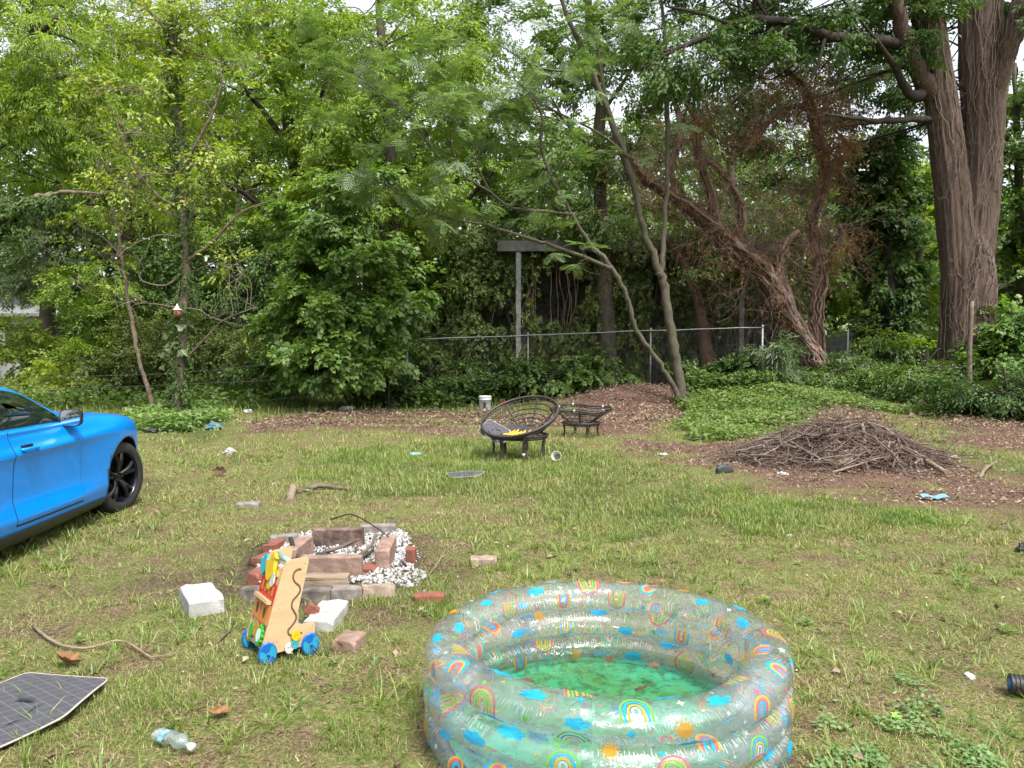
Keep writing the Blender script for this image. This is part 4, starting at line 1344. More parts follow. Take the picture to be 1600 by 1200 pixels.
# ---- ivy ground cover (nobody could count it)
def ground_ivy():
    rg = np.random.default_rng(401)
    mb = MB()
    def field(n, x0, x1, y0, y1, f, size, lift, mat):
        x = rg.uniform(x0, x1, n)
        y = rg.uniform(y0, y1, n)
        k = rg.random(n) < f(x, y)
        x, y = x[k], y[k]
        m = len(x)
        z = H(x, y) + lift * rg.random(m) ** 1.3 * (.3 + 1.2 * fbm(x * 1.4, y * 1.4, 71, 3))
        fr = frames(rg.normal(0, 1, (m, 3)) * [1, 1, .3], np.stack([rg.normal(0, .45, m), rg.normal(-.2, .45, m), np.ones(m)], -1))
        scatter(mb, LEAF['ivy'], np.stack([x, y, z], -1), fr, size * (.6 + .8 * rg.random(m)), mat)
    right = lambda x, y: z_ivy(x, y) * (x > 2.2)
    field(120000, 2.5, 15, 12.5, 20.6, right, .060, .22, 5)
    field(26000, 2.5, 15, 19.5, 23, right, .085, .45, 0)
    field(26000, 2.5, 13, 13, 20.5, lambda x, y: right(x, y) * smooth(.45, .6, fbm(x, y, 73)), .07, .26, 1)
    field(52000, -9, 6.5, 19.0, 22.5, lambda x, y: z_ivy(x, y) * (x > -4.5), .10, .55, 2)
    field(7000, -8.6, -6.0, 14, 19, z_ivy, .085, .26, 5)
    field(5000, -8.6, -6.0, 14, 19, z_ivy, .09, .25, 3)
    field(26000, -16, -3.5, 19, 25, lambda x, y: z_ivy(x, y) * (.3 + .7 * smooth(.4, .6, fbm(x, y, 74))), .10, .5, 1)
    # clover near the pool
    cp = np.array([Gz(a, b)[:2] for a, b in [(1270, 1120), (1360, 1060), (1450, 1070), (1480, 1140), (1600, 1230), (1260, 1240)]])
    n = 4600
    x = rg.uniform(cp[:, 0].min(), cp[:, 0].max(), n)
    y = rg.uniform(cp[:, 1].min(), cp[:, 1].max(), n)
    k = pip(x + .1 * (fbm(x * 6, y * 6, 81) - .5), y + .1 * (fbm(x * 6, y * 6, 82) - .5), cp) & (fbm(x * 7, y * 7, 83) + .25 * rg.random(n) > .66)
    x, y = x[k], y[k]
    m = len(x)
    fr = frames(rg.normal(0, 1, (m, 3)) * [1, 1, .1], np.stack([rg.normal(0, .3, m), rg.normal(0, .3, m), np.ones(m)], -1))
    scatter(mb, LEAF['clover'], np.stack([x, y, H(x, y) + .01 + .025 * rg.random(m)], -1), fr, .013 + .01 * rg.random(m), 4)
    # broad weeds in the lawn
    for q in range(90):
        cx, cy_ = fan(1, 1.8, 9, rg, .4)
        if blocked(cx, cy_)[0] or z_litter(cx, cy_)[0] > .3:
            continue
        m = rg.integers(5, 11)
        a = rg.random(m) * 2 * PI
        fr = frames(np.stack([np.cos(a), np.sin(a), rg.uniform(.1, .6, m)], -1), np.tile([0., 0, 1], (m, 1)) + rg.normal(0, .2, (m, 3)))
        scatter(mb, LEAF['oval'], np.stack([cx + 0 * a, cy_ + 0 * a, H(cx, cy_) + .012 + .03 * rg.random(m)], -1), fr, rg.uniform(.025, .055) * (.7 + .5 * rg.random(m)), 3)
    o = mb.build('ground_ivy', [L_ivy, L_mid, L_ivy, L_maple, L_clover, L_weed])
    tag(o, 'ivy and low weeds covering the ground along the yard edge', 'ground cover', kind='stuff')


L_clover = leafmat('clover_leaves', [(.06, .12, .035), (.10, .175, .06), (.16, .23, .09)], .3, .06, 2)
ground_ivy()


# ---- leaf litter and wood chips
def litter():
    rg = np.random.default_rng(501)
    mb = MB()
    def field(n, y0, y1, pw, f, size, lift):
        x, y = fan(n, y0, y1, rg, pw, 1.15)
        k = (rg.random(n) < f(x, y)) & ~blocked(x, y)
        x, y = x[k], y[k]
        m = len(x)
        fr = frames(rg.normal(0, 1, (m, 3)) * [1, 1, .35], np.stack([rg.normal(0, .5, m), rg.normal(0, .5, m), np.ones(m)], -1))
        scatter(mb, LEAF['oval'], np.stack([x, y, H(x, y) + .008 + lift * rg.random(m)], -1), fr, size * (.5 + rg.random(m)), 0)
    field(150000, 7.5, 21, .8, lambda x, y: z_litter(x, y) ** 1.5 * (.35 + .65 * smooth(.4, .6, fbm(x * 2, y * 2, 75))), .036, .04)
    field(40000, 15, 21.5, .5, lambda x, y: z_litter(x, y), .058, .08)
    field(9000, 1.8, 9, .4, lambda x, y: .25 + .7 * z_soil(x, y), .022, .012)
    field(1600, 1.8, 12, .4, lambda x, y: .5 + 0 * x, .045, .02)
    o = mb.build('leaf_litter', [leafmat('brown_litter', [(.035, .020, .015), (.095, .058, .044), (.165, .11, .084), (.32, .25, .20)], .1, .03, 1.0, (1.1, 1, .8))])
    tag(o, 'brown dead leaves and wood chips strewn on the bare ground', 'leaf litter', kind='stuff')


litter()

# ================================================================== SHED, FENCES
M_conc = pmat('grey_block_wall', (.16, .155, .14), (.085, .085, .075), 2.5, rough=.9, bmp=.3, bscale=30, c3=(.05, .055, .04), s3=5, t3=.55)
M_fascia = pmat('weathered_metal', (.12, .12, .115), (.06, .06, .055), 4, rough=.6)
M_white_old = pmat('flaky_white_paint', (.25, .26, .255), (.13, .13, .12), 6, rough=.7, c3=(.16, .14, .12), s3=14, t3=.6)
M_galv = pmat('galvanised_pipe', (.21, .22, .225), (.14, .145, .145), 20, rough=.45, metallic=.6)
M_wire = pmat('fence_wire', (.075, .08, .075), (.045, .045, .042), 20, rough=.6, metallic=.4)


def local(mb, root):
    M = root.matrix_basis.inverted() if root.rotation_euler[:] != (0, 0, 0) else Matrix.Translation(-root.location)
    m = np.array(M)
    mb.V = [v @ m[:3, :3].T + m[:3, 3] for v in mb.V]
    return mb


def part(mb, name, mats, root, label=None):
    o = local(mb, root).build(name, mats, root)
    if label:
        o['label'] = label
    return o


L_curtain = leafmat('shade_ivy_leaves', [(.034, .062, .014), (.062, .095, .022), (.10, .13, .03), (.15, .175, .05)], .4, .04, .7)


def shed():
    rg = np.random.default_rng(600)
    a = P(786, 378, 25.0)
    b = P(1252, 378, 25.0)
    zt = a[2]
    root = thing('shed', 'old grey shed behind the chain link fence, almost hidden by ivy, with white posts', 'shed', (a[0], 26.2, 0))
    r = MB()
    r.box(((a[0] + b[0]) / 2, 28.7, zt - .04), (b[0] - a[0] + .3, 7.4, .14))
    part(r, 'roof', M_fascia, root)
    f = MB()
    f.box(((a[0] + b[0]) / 2, 25.0, zt - .13), (b[0] - a[0] + .36, .06, .34))
    for k in range(30):
        x = a[0] + (b[0] - a[0]) * (k + .5) / 30
        f.box((x, 24.955, zt - .13), (.05, .02, .30))
    part(f, 'fascia', M_fascia, root)
    for px, w in ((810, .16), (1160, .15)):
        p = P(px, 375, 25.1)
        m = MB()
        m.box((p[0], 25.1, (zt - .22) / 2), (w, w, zt - .22))
        m.box((p[0], 25.1, .12), (w + .1, w + .1, .24))
        part(m, 'post', M_white_old, root)
    wl_ = MB()
    x0, x1 = P(640, 400, 28)[0], b[0] + .3
    wl_.box(((x0 + x1) / 2, 28.2, 2.3), (x1 - x0, .25, 4.6))
    wl_.box((x1 - .1, 30.3, 2.3), (.2, 3.9, 4.6))
    part(wl_, 'wall', M_conc, root)
    iv = MB()
    def cur(n, px0, px1, d0, d1, zlo, zhi, seed, thr, sc, mat):
        x = rg.uniform(px0, px1, n)
        d = rg.uniform(d0, d1, n)
        z = zlo + (zhi - zlo) * rg.random(n)
        X = (x - 800) / FPX * d
        k = fbm(X * .8, z * .5, seed, 4) > thr
        pos = np.stack([X, d, z], -1)[k]
        out = np.stack([rg.normal(0, .5, k.sum()), -np.ones(k.sum()), rg.normal(-.5, .4, k.sum())], -1)
        put_sprays(iv, 'ivy', pos, out, rg, sc * .8, mat, .7, .5)
    cur(3800, 640, 1010, 25.3, 26.0, .2, 5.3, 611, .42, 1.3, 0)
    cur(1000, 800, 1010, 25.1, 25.8, .2, 4.6, 612, .50, 1.2, 1)
    cur(1300, 1000, 1270, 25.8, 26.1, .2, 5.2, 613, .52, 1.1, 0)
    cur(900, 640, 1270, 27.6, 28.0, .2, 4.6, 614, .45, 1.3, 0)
    cur(700, 800, 1260, 24.6, 25.4, 4.3, 5.5, 615, .47, 1.0, 1)
    cur(700, 860, 1080, 24.8, 25.4, 1.0, 5.2, 616, .46, 1.0, 1)
    cur(500, 1060, 1260, 24.7, 25.3, 2.0, 5.4, 617, .52, 1.0, 0)
    for k in range(60):
        x = P(rg.uniform(660, 1250), 400, 25.6)[0]
        pts = [np.array([x, 25.5 + rg.normal(0, .1), 5.1])]
        for i in range(7):
            pts.append(pts[-1] + [rg.normal(0, .12), rg.normal(0, .05), -.7])
        iv.tube(catmull(np.array(pts), 3), .012, 4, 2, caps=False)
    part(iv, 'ivy_curtain', [L_curtain, L_olive, B_redvine], root)


shed()


def chain_fence():
    rg = np.random.default_rng(620)
    pts = [P(636, 531, 21.4), P(825, 524, 21.3), P(1017, 517, 21.1), P(1192, 512, 20.8)]
    root = thing('chain_link_fence', 'chain link fence with a pale top rail running behind the papasan chairs', 'fence', (pts[0][0], pts[0][1], 0))
    rl = MB()
    q = catmull(np.array(pts), 5)
    q[:, 2] += np.concatenate([[0], rg.normal(0, .008, len(q) - 2), [0]])
    rl.tube(q, .016, 8)
    part(rl, 'top_rail', M_galv, root)
    for i, p in enumerate(pts):
        m = MB()
        g = float(H(p[0], p[1]))
        r = .034 if i in (0, 3) else .024
        m.tube(np.array([[p[0], p[1] + .03, g - .2], [p[0], p[1] + .03, p[2] + .03]]), r, 10)
        m.lathe([(0, .06), (r * .8, .05), (r * 1.25, .02), (r * 1.25, -.01)], 10, o=(p[0], p[1] + .03, p[2] + .03))
        part(m, 'post', M_galv, root)
    ms = MB()
    for i in range(3):
        a, b = pts[i], pts[i + 1]
        L = np.linalg.norm(b[:2] - a[:2])
        step = .105
        hgt = 1.75
        n = int(L / step) + int(hgt / step)
        for k in range(n):
            for sgn in (1, -1):
                s0 = -hgt + k * step
                s1 = s0 + hgt
                t0, t1 = max(0, s0), min(L, s1)
                if t1 <= t0:
                    continue
                za = (t0 - s0) if sgn > 0 else hgt - (t0 - s0)
                zb = (t1 - s0) if sgn > 0 else hgt - (t1 - s0)
                def pt(t, z):
                    xy = a[:2] + (b[:2] - a[:2]) * t / L
                    top = a[2] + (b[2] - a[2]) * t / L
                    return [xy[0], xy[1] - .02 + .003 * sgn, top - hgt + z]
                ms.tube(np.array([pt(t0, za), pt(t1, zb)]), .0019, 3, caps=False)
    part(ms, 'wire_mesh', M_wire, root)
    # lone posts further right with no rail left
    for px, top, d, lab in ((1325, 516, 21, 'lone thin metal post standing in the shrubs right of the dead trees'),
                            (1520, 380, 18.2, 'weathered thin stake in front of the double trunk')):
        p = P(px, top, d)
        g = float(H(p[0], p[1]))
        rt = thing('fence_post', lab, 'post', (p[0], p[1], g))
        m = MB()
        if px == 1325:
            m.tube(np.array([[p[0], p[1], g - .2], [p[0], p[1], p[2]]]), .024, 8)
            m.lathe([(0, .05), (.02, .04), (.03, .01)], 8, o=tuple(p))
            part(m, 'pole', M_wire, rt)
        else:
            w = np.array([[p[0] - .02, p[1], g - .2], [p[0] + .02, p[1], g + .7], [p[0] + .0, p[1], g + 1.4], P(1519, 470, d)])
            m.tube(catmull(w, 4), np.linspace(.075, .045, 13), 7)
            part(m, 'stake', B_twig, rt)


chain_fence()


def wire_fence():
    root = thing('wire_fence', 'slack wire fence of thin pale strands at the left below the birdhouse', 'fence', (-8, 19.3, 0))
    for pl in ([(40, 594, 19), (105, 589, 19), (270, 583, 19), (400, 571, 19), (540, 554, 19.2), (600, 546, 19.4)],
               [(20, 612, 19), (150, 606, 19), (270, 601, 19), (420, 594, 19), (540, 581, 19.2), (610, 572, 19.4)],
               [(380, 630, 19), (480, 618, 19), (540, 610, 19.2), (610, 600, 19.4)]):
        m = MB()
        m.tube(catmull(np.array([P(*a) for a in pl]), 5), .0045, 5)
        part(m, 'strand', M_galv, root)
    for px in (606,):
        p = P(px, 600, 19.2)
        m = MB()
        m.tube(np.array([[p[0], p[1] + .05, -.2], [p[0] + .02, p[1] + .05, 1.5]]), .04, 8)
        part(m, 'post', B_dark, root)


wire_fence()


def grey_house():
    c = P(20, 500, 36)
    root = thing('house', 'grey house with a sloping roof half hidden by trees at the far left', 'house', (c[0], 38, 0))
    w = MB()
    zt = P(0, 520, 36)[2]
    w.box((c[0] - 2, 39, 1.6), (7.6, 6, 3.2))
    part(w, 'wall', pmat('grey_siding', (.30, .30, .29), (.24, .24, .235), 3), root)
    r = MB()
    x0, x1 = c[0] - 6.2, c[0] + 2.3
    r.add([[x0, 35.6, 2.95], [x1, 35.6, 2.95], [x1, 39, 4.6], [x0, 39, 4.6], [x0, 42.4, 2.95], [x1, 42.4, 2.95],
           [x0, 35.6, 3.1], [x1, 35.6, 3.1], [x1, 39, 4.78], [x0, 39, 4.78], [x0, 42.4, 3.1], [x1, 42.4, 3.1]],
          [[0, 3, 2, 1], [3, 4, 5, 2], [6, 7, 8, 9], [9, 8, 11, 10], [0, 1, 7, 6], [4, 10, 11, 5], [0, 6, 9, 3], [3, 9, 10, 4], [1, 2, 8, 7], [2, 5, 11, 8]])
    part(r, 'roof', pmat('grey_shingles', (.20, .20, .205), (.13, .13, .135), 8, rough=.9), root)
    m = MB()
    m.box((c[0] + .2, 35.97, 1.9), (1.1, .06, 1.1))
    part(m, 'window', pmat('dark_window', (.03, .035, .04), rough=.1), root)


grey_house()


def panel_fence():
    a, b = P(1292, 516, 27), P(1402, 530, 27)
    root = thing('panel_fence', 'pale grey panel fence glimpsed behind the lone metal post', 'fence', (a[0], 27, 0))
    n = 8
    for k in range(n):
        x = a[0] + (b[0] - a[0]) * (k + .5) / n
        m = MB()
        m.box((x, 27, a[2] / 2 - .02), ((b[0] - a[0]) / n - .012, .04, a[2] + (-.25 if k > 4 else 0)))
        part(m, 'board', M_white_old, root)
    m = MB()
    m.box(((a[0] + b[0]) / 2, 27.06, a[2] * .7), (b[0] - a[0], .05, .09))
    m.box(((a[0] + b[0]) / 2, 27.06, a[2] * .25), (b[0] - a[0], .05, .09))
    part(m, 'cross_rail', M_white_old, root)


panel_fence()


# ================================================================== SMALL STUMPS, BUCKET, CHAIRS
for k, (px, py, hgt, lab) in enumerate(((176, 622, .50, 'tallest of the reddish brown stumps beyond the car bonnet'),
                                        (136, 616, .36, 'reddish stump standing in the weeds left of the tallest one'),
                                        (82, 632, .34, 'reddish stump nearest to the car roof'),
                                        (97, 633, .26, 'shortest reddish stump beside the one nearest the car'))):
    rg = np.random.default_rng(700 + k)
    p = G(px, py)
    m = MB()
    n = 12
    a = np.arange(n) * 2 * PI / n
    V = []
    for z, r in ((-.1, 1.5), (.0, 1.25), (.3, 1.0), (.7, .9), (1.0, .85)):
        rr = .10 * r * (1 + .22 * np.sin(a * 3 + k) + rg.normal(0, .06, n))
        V.append(np.stack([rr * np.cos(a), rr * np.sin(a), np.full(n, z * hgt) + (rg.normal(0, .05, n) if z == 1 else 0)], -1))
    V = np.array(V)
    m.grid(V, wrapv=True)
    m.F.append((np.arange(n)[None, :] + 4 * n, 1, False))
    o = m.build('tree_stump', [B_vine, pmat('cut_wood', (.20, .12, .08), (.11, .06, .04), 30)], loc=p)
    tag(o, lab, 'stump', 'stumps in the weeds')

M_wplastic = pmat('white_plastic', (.70, .70, .69), (.60, .60, .58), 5, rough=.35)
M_black = pmat('black_paint', (.018, .018, .018), (.03, .03, .03), 20, rough=.5)


def bucket():
    p = G(758, 641)
    root = thing('bucket', 'white plastic bucket with a black printed label behind the papasan chair', 'bucket', p, 0.3)
    m = MB()
    m.lathe([(0, .006), (.128, .006), (.132, 0), (.136, .01), (.148, .26), (.158, .262), (.158, .285), (.150, .288), (.151, .31), (.160, .312), (.160, .345), (.156, .352), (.150, .352), (.147, .345), (.130, .02), (0, .02)], 36)
    m.build('pail', M_wplastic, root)
    l = MB()
    a = np.linspace(-2.25, -1.5, 10)
    for (z0, z1, a0, a1) in ((.07, .20, -2.15, -1.72), (.20, .215, -2.4, -1.6), (.055, .07, -2.4, -1.6), (.055, .215, -2.42, -2.38), (.055, .215, -1.62, -1.58)):
        aa = np.linspace(a0, a1, 8)
        V = np.array([[[(.1385 + .0455 * z) * math.cos(t), (.1385 + .0455 * z) * math.sin(t), z] for z in (z0, z1)] for t in aa])
        l.grid(V)
    l.build('label_print', M_black, root)
    h = MB()
    t = np.linspace(0, PI, 20)
    h.tube(np.stack([.162 * np.cos(t), -.10 * np.sin(t) - .06 * np.sin(t), .30 - .10 * np.sin(t)], -1), .003, 5)
    h.build('handle', M_galv, root)


bucket()

M_cane = pmat('dark_cane', (.020, .015, .012), (.045, .034, .028), 25, rough=.55, bmp=.2, bscale=90)
M_tape = pmat('pale_binding', (.55, .52, .48), (.42, .40, .37), 30)


def papasan(name, label, c, tilt, zrim, Rr, depth, baseR, zbase, nrod, nring, nleg, square=0.0, bind=(), seed=0, legtape=False):
    """c: centre on the ground. tilt: rotation matrix for the bowl"""
    rg = np.random.default_rng(seed)
    root = thing(name, label, 'chair', c, group='rattan bowl chairs')
    T = np.array(tilt)

    def bowl(r, a):
        sq = 1 + square * .16 * np.cos(4 * a)
        z = -depth * (1 - (r / Rr) ** 2.0)
        return np.array([r * np.cos(a) * sq, r * np.sin(a) * sq, z])

    ctr = np.array([0, 0, zrim])
    A = np.linspace(0, 2 * PI, 56, endpoint=False)
    rim = np.array([bowl(Rr, a) for a in A]) @ T.T + ctr
    m = MB()
    m.tube(rim, .019, 8, closed=True)
    rim2 = np.array([bowl(Rr * .985, a) - [0, 0, .03] for a in A]) @ T.T + ctr
    m.tube(rim2, .012, 6, closed=True)
    m.build('rim', M_cane, root)
    rings = MB()
    for k in range(nring):
        r = Rr * (.16 + .76 * (k + .5) / nring)
        rings.tube(np.array([bowl(r, a) + rg.normal(0, .0025, 3) for a in A]) @ T.T + ctr, .0095, 6, closed=True)
    rings.tube(np.array([bowl(Rr * .12, a) for a in A]) @ T.T + ctr, .010, 6, closed=True)
    rings.build('bowl_ring', M_cane, root)
    for k in range(nrod):
        a = 2 * PI * (k + .35) / nrod
        rod = MB()
        rod.tube(np.array([bowl(Rr * s, a) - [0, 0, .012] for s in np.linspace(.12, 1, 12)]) @ T.T + ctr, .0135, 7)
        rod.build('bowl_rod', M_cane, root)
    for (a0,) in bind:
        b = MB()
        q = np.array([bowl(Rr, a0 + d) for d in (-.03, 0, .03)]) @ T.T + ctr
        b.tube(q, .024, 8)
        b.build('binding', M_tape, root)
    br = MB()
    br.tube(np.stack([baseR * np.cos(A), baseR * np.sin(A), np.full(56, zbase)], -1), .019, 8, closed=True)
    br.tube(np.stack([baseR * .97 * np.cos(A), baseR * .97 * np.sin(A), np.full(56, zbase - .035)], -1), .012, 6, closed=True)
    br.build('stand_ring', M_cane, root)
    for k in range(nleg):
        a = 2 * PI * (k + .15) / nleg - PI / 2
        lg = MB()
        p0 = np.array([baseR * math.cos(a), baseR * math.sin(a), zbase])
        p1 = np.array([baseR * .93 * math.cos(a), baseR * .93 * math.sin(a), zbase * .45])
        p2 = np.array([baseR * 1.0 * math.cos(a), baseR * 1.0 * math.sin(a), -.02])
        lg.tube(catmull(np.array([p0, p1, p2]), 5), .017, 7)
        d = .05
        lg.tube(catmull(np.array([p0 + [-math.sin(a) * d, math.cos(a) * d, 0], p1 + [-math.sin(a) * d * .5, math.cos(a) * d * .5, 0], p2]), 5), .012, 6)
        o = lg.build('leg', M_cane, root)
        if legtape and k == 0:
            tp = MB()
            tp.tube(np.array([p1 * .96 + p2 * .04 + [0, 0, -.03], p1 * .86 + p2 * .14 + [0, 0, -.05]]), .024, 8)
            t_ = tp.build('binding', M_tape, o)
    return root


def rotm(ax, ang):
    return np.array(Matrix.Rotation(ang, 3, ax))


c1 = G(812, 722)
c1 = G(812, 715)
T1 = rotm('Z', R(-14)) @ rotm('Y', R(-9)) @ rotm('X', R(25))
CH1 = papasan('papasan_chair', 'round dark cane bowl chair tipped towards the yard, black flame mat lying in it', c1, T1, .60, .56, .30, .40, .33, 7, 7, 7, 0, (), 1, True)
c2 = G(908, 682)
T2 = rotm('Z', R(20)) @ rotm('X', R(3))
CH2 = papasan('papasan_stool', 'squarish dark cane frame with pale bindings standing behind the bowl chair', c2, T2, .50, .50, .26, .33, .25, 8, 4, 4, 1.0, ((.3,), (1.4,), (2.4,), (4.0,), (5.3,)), 2)


def diamond_mat(name, base, line, scale=14, base2=None):
    m, nt, out = newmat(name)
    b = nt.nodes.new('ShaderNodeBsdfPrincipled')
    v = coords(nt, 'Object')
    sp = nt.nodes.new('ShaderNodeSeparateXYZ')
    nt.links.new(v, sp.inputs[0])
    s1 = math_(nt, 'ADD', math_(nt, 'MULTIPLY', sp.outputs[0], scale), math_(nt, 'MULTIPLY', sp.outputs[1], scale * 1.5))
    s2 = math_(nt, 'SUBTRACT', math_(nt, 'MULTIPLY', sp.outputs[0], scale), math_(nt, 'MULTIPLY', sp.outputs[1], scale * 1.5))
    f = []
    for s in (s1, s2):
        fr = math_(nt, 'FRACT', math_(nt, 'ADD', s, 100.0))
        f.append(math_(nt, 'LESS_THAN', fr, .07))
    ln = math_(nt, 'MAXIMUM', f[0], f[1])
    n = noise(nt, v, 9, 4)
    bc = mixc(nt, n.outputs['Fac'], base, base2 or tuple(x * 1.7 for x in base))
    nt.links.new(mixc(nt, math_(nt, 'MULTIPLY', ln, .6), bc, line), b.inputs['Base Color'])
    b.inputs['Roughness'].default_value = .75
    nt.links.new(bump(nt, ln, .5, .004), b.inputs['Normal'])
    nt.links.new(b.outputs[0], out.inputs['Surface'])
    return m


M_mat = diamond_mat('quilted_car_mat', (.036, .036, .043), (.15, .145, .145), 11)
M_pipe = pmat('beige_piping', (.42, .37, .31), (.30, .26, .22), 30)
M_rubber = pmat('black_rubber', (.022, .023, .026), (.04, .04, .045), 20, rough=.7)
M_flame = pmat('orange_flame', (.85, .33, .02), (.80, .48, .04), 12, rough=.6)


def car_mat(name, label, outline, loc, rot, curl=0.0, seed=0, flame=False, scale=1.0):
    """flat quilted mat with piped edge; outline in metres"""
    root = thing(name, label, 'car mat', loc, rot=rot)
    raw = np.array(outline, float)
    o2 = []
    for i in range(len(raw)):
        a, b, d = raw[i - 1], raw[i], raw[(i + 1) % len(raw)]
        rr_ = .035
        p0 = b + (a - b) * min(.4, rr_ / np.linalg.norm(a - b))
        p2 = b + (d - b) * min(.4, rr_ / np.linalg.norm(d - b))
        for t in (0, .33, .66, 1):
            o2.append((1 - t) ** 2 * p0 + 2 * t * (1 - t) * b + t * t * p2)
        for t in (.33, .66):
            nx_ = d + (b - d) * min(.4, rr_ / np.linalg.norm(d - b))
            o2.append(p2 + (nx_ - p2) * t)
    o2 = np.array(o2) * scale
    c = o2.mean(0)
    cz = lambda p: curl * ((p[..., 0] - c[0]) ** 2 - .03) + .006 * np.sin(p[..., 1] * 9 + seed)
    m = MB()
    rings = []
    for s in (1, .8, .6, .45, .3):
        q = c + (o2 - c) * s
        rings.append(np.c_[q, cz(q) + .006])
    m.grid(np.array(rings), wrapv=True)
    m.F.append((np.arange(len(o2))[None, :] + 4 * len(o2), 0, False))
    b = []
    for s in (1, .5, .08):
        q = c + (o2 - c) * s
        b.append(np.c_[q, cz(q) - .006])
    n0 = m.n
    m.grid(np.array(b)[::-1], wrapv=True)
    body = m.build('carpet' if not flame else 'rubber_sheet', M_rubber if flame else M_mat, root)
    e = MB()
    e.tube(np.c_[o2, cz(o2) + .003], .0045, 6, closed=True)
    e.build('piping', M_rubber if flame else M_pipe, root)
    if flame:
        f = MB()
        rg = np.random.default_rng(seed)
        for k in range(6):
            x = -.16 + .062 * k
            L = .10 + .06 * ((k * 7) % 3) / 2
            pts = [(x, -.13), (x + .055, -.13), (x + .05, -.07), (x + .058, -.03 + L * .2), (x + .02 + .03 * (k % 2), -.07 + L), (x + .022, -.05), (x + .004, -.02), (x - .012, .01), (x - .002, -.07)]
            pp = np.array(pts)
            V = np.c_[pp, cz(pp) + .0095]
            f.add(V, [list(range(len(pts)))])
        f.build('flame_print', M_flame, root)
    return root


OUT1 = [(-.30, -.20), (0, -.22), (.28, -.20), (.31, -.08), (.26, .10), (.20, .21), (-.02, .22), (-.26, .20), (-.31, .05)]
tilt1 = Matrix(T1.tolist())
base1 = Vector(c1)
CHM = base1 + Vector((T1 @ np.array([-.05, -.17, -.150])).tolist()) + Vector((0, 0, .60))
car_mat('flame_mat', 'black rubber mat with orange flames lying in the bowl chair', OUT1, CHM, (tilt1 @ Matrix.Rotation(R(-20), 3, 'Z') @ Matrix.Rotation(R(-4), 3, 'X')).to_euler(), .25, 3, True, .85)
CHM2 = base1 + Vector((T1 @ np.array([-.36, -.20, -.09])).tolist()) + Vector((0, 0, .60))
car_mat('quilted_mat', 'grey diamond quilted mat propped on the left lip of the bowl chair', [(-.22, -.13), (.2, -.15), (.24, .0), (.18, .13), (-.2, .14)], CHM2,
        (Matrix.Rotation(R(-26), 3, 'Z') @ Matrix.Rotation(R(22), 3, 'Y') @ Matrix.Rotation(R(48), 3, 'X')).to_euler(), .1, 4)
pm = G(726, 746)
car_mat('quilted_mat', 'small dark quilted mat flat on the grass before the bowl chair', [(-.18, -.13), (.15, -.15), (.26, .02), (.05, .14), (-.22, .1)], pm + [0, 0, .045], (R(4), R(-3), .2), .2, 5)


# foreground mat cut by the left edge of the picture
def front_mat():
    pts = [G(-150, 1150), G(42, 1067), G(172, 1076), G(100, 1136), G(-10, 1182), G(-170, 1230)]
    pts = np.array(pts)
    c = pts.mean(0)
    root = car_mat('quilted_mat', 'large dark quilted floor mat with pale edge at the near left of the lawn', [(p[0] - c[0], p[1] - c[1]) for p in pts], (c[0], c[1], c[2] + .035), (R(1), 0, 0), .05, 6)


front_mat()

# ------------------------------------------------------------------ birdhouse
def birdhouse():
    p = P(277, 486, 17.05)
    root = thing('birdhouse', 'small hanging birdhouse with pale conical roof on the ivy trunk', 'birdhouse', p - [0, 0, .12])
    m = MB()
    m.lathe([(0, 0), (.055, 0), (.078, .05), (.082, .10), (.072, .15), (.05, .17)], 20)
    m.build('house_body', pmat('terracotta_pink', (.36, .13, .085), (.26, .09, .06), 20), root)
    r = MB()
    r.lathe([(0, .285), (.012, .28), (.03, .23), (.075, .165), (.10, .145), (.098, .138), (.05, .15), (0, .15)], 20)
    r.build('roof', pmat('pale_clay', (.58, .47, .42), (.46, .36, .32), 20), root)
    h = MB()
    h.lathe([(0, 0), (.022, 0), (.022, .02)], 14, M=rotm('X', PI / 2), o=(.015, -.072, .085))
    h.build('entrance_hole', M_black, root)
    s = MB()
    s.tube(np.array([[0, 0, .28], [.02, .02, .48], [.04, .05, .75]]), .004, 5)
    s.build('cord', B_twig, root)


birdhouse()

# ================================================================== CAR
def car_paint():
    m, nt, out = newmat('bright_blue_car_paint')
    b = nt.nodes.new('ShaderNodeBsdfPrincipled')
    b.inputs['Base Color'].default_value = (.0, .225, .74, 1)
    b.inputs['Roughness'].default_value = .32
    b.inputs['Metallic'].default_value = .10
    b.inputs['Coat Weight'].default_value = .5
    b.inputs['Specular IOR Level'].default_value = .3
    b.inputs['Coat Roughness'].default_value = .03
    n = noise(nt, coords(nt, 'Object'), 2.2, 5)
    nt.links.new(ramp(nt, [(.35, (.26, .26, .26)), (.7, (.40, .40, .40))], n.outputs['Fac']).outputs['Color'], b.inputs['Roughness'])
    nt.links.new(b.outputs[0], out.inputs['Surface'])
    return m


M_paint = car_paint()
M_carblack = pmat('black_trim', (.014, .014, .015), (.022, .022, .022), 20, rough=.45)
M_tyre = pmat('tyre_rubber', (.010, .010, .011), (.018, .018, .018), 30, rough=.85)
M_rim = pmat('gloss_black_rim', (.005, .005, .008), (.008, .008, .012), 20, rough=.2, spec=.35)
M_seam = pmat('panel_gap', (.004, .006, .012), (.006, .008, .014), 20, rough=.8)
M_disc = pmat('brake_disc', (.06, .06, .065), (.04, .04, .04), 30, rough=.35, metallic=.9)


def glassmat():
    m, nt, out = newmat('tinted_glass')
    b = nt.nodes.new('ShaderNodeBsdfPrincipled')
    b.inputs['Base Color'].default_value = (.006, .012, .013, 1)
    b.inputs['Roughness'].default_value = .02
    b.inputs['Specular IOR Level'].default_value = .8
    b.inputs['Coat Weight'].default_value = .5
    nt.links.new(b.outputs[0], out.inputs['Surface'])
    return m


M_glass = glassmat()

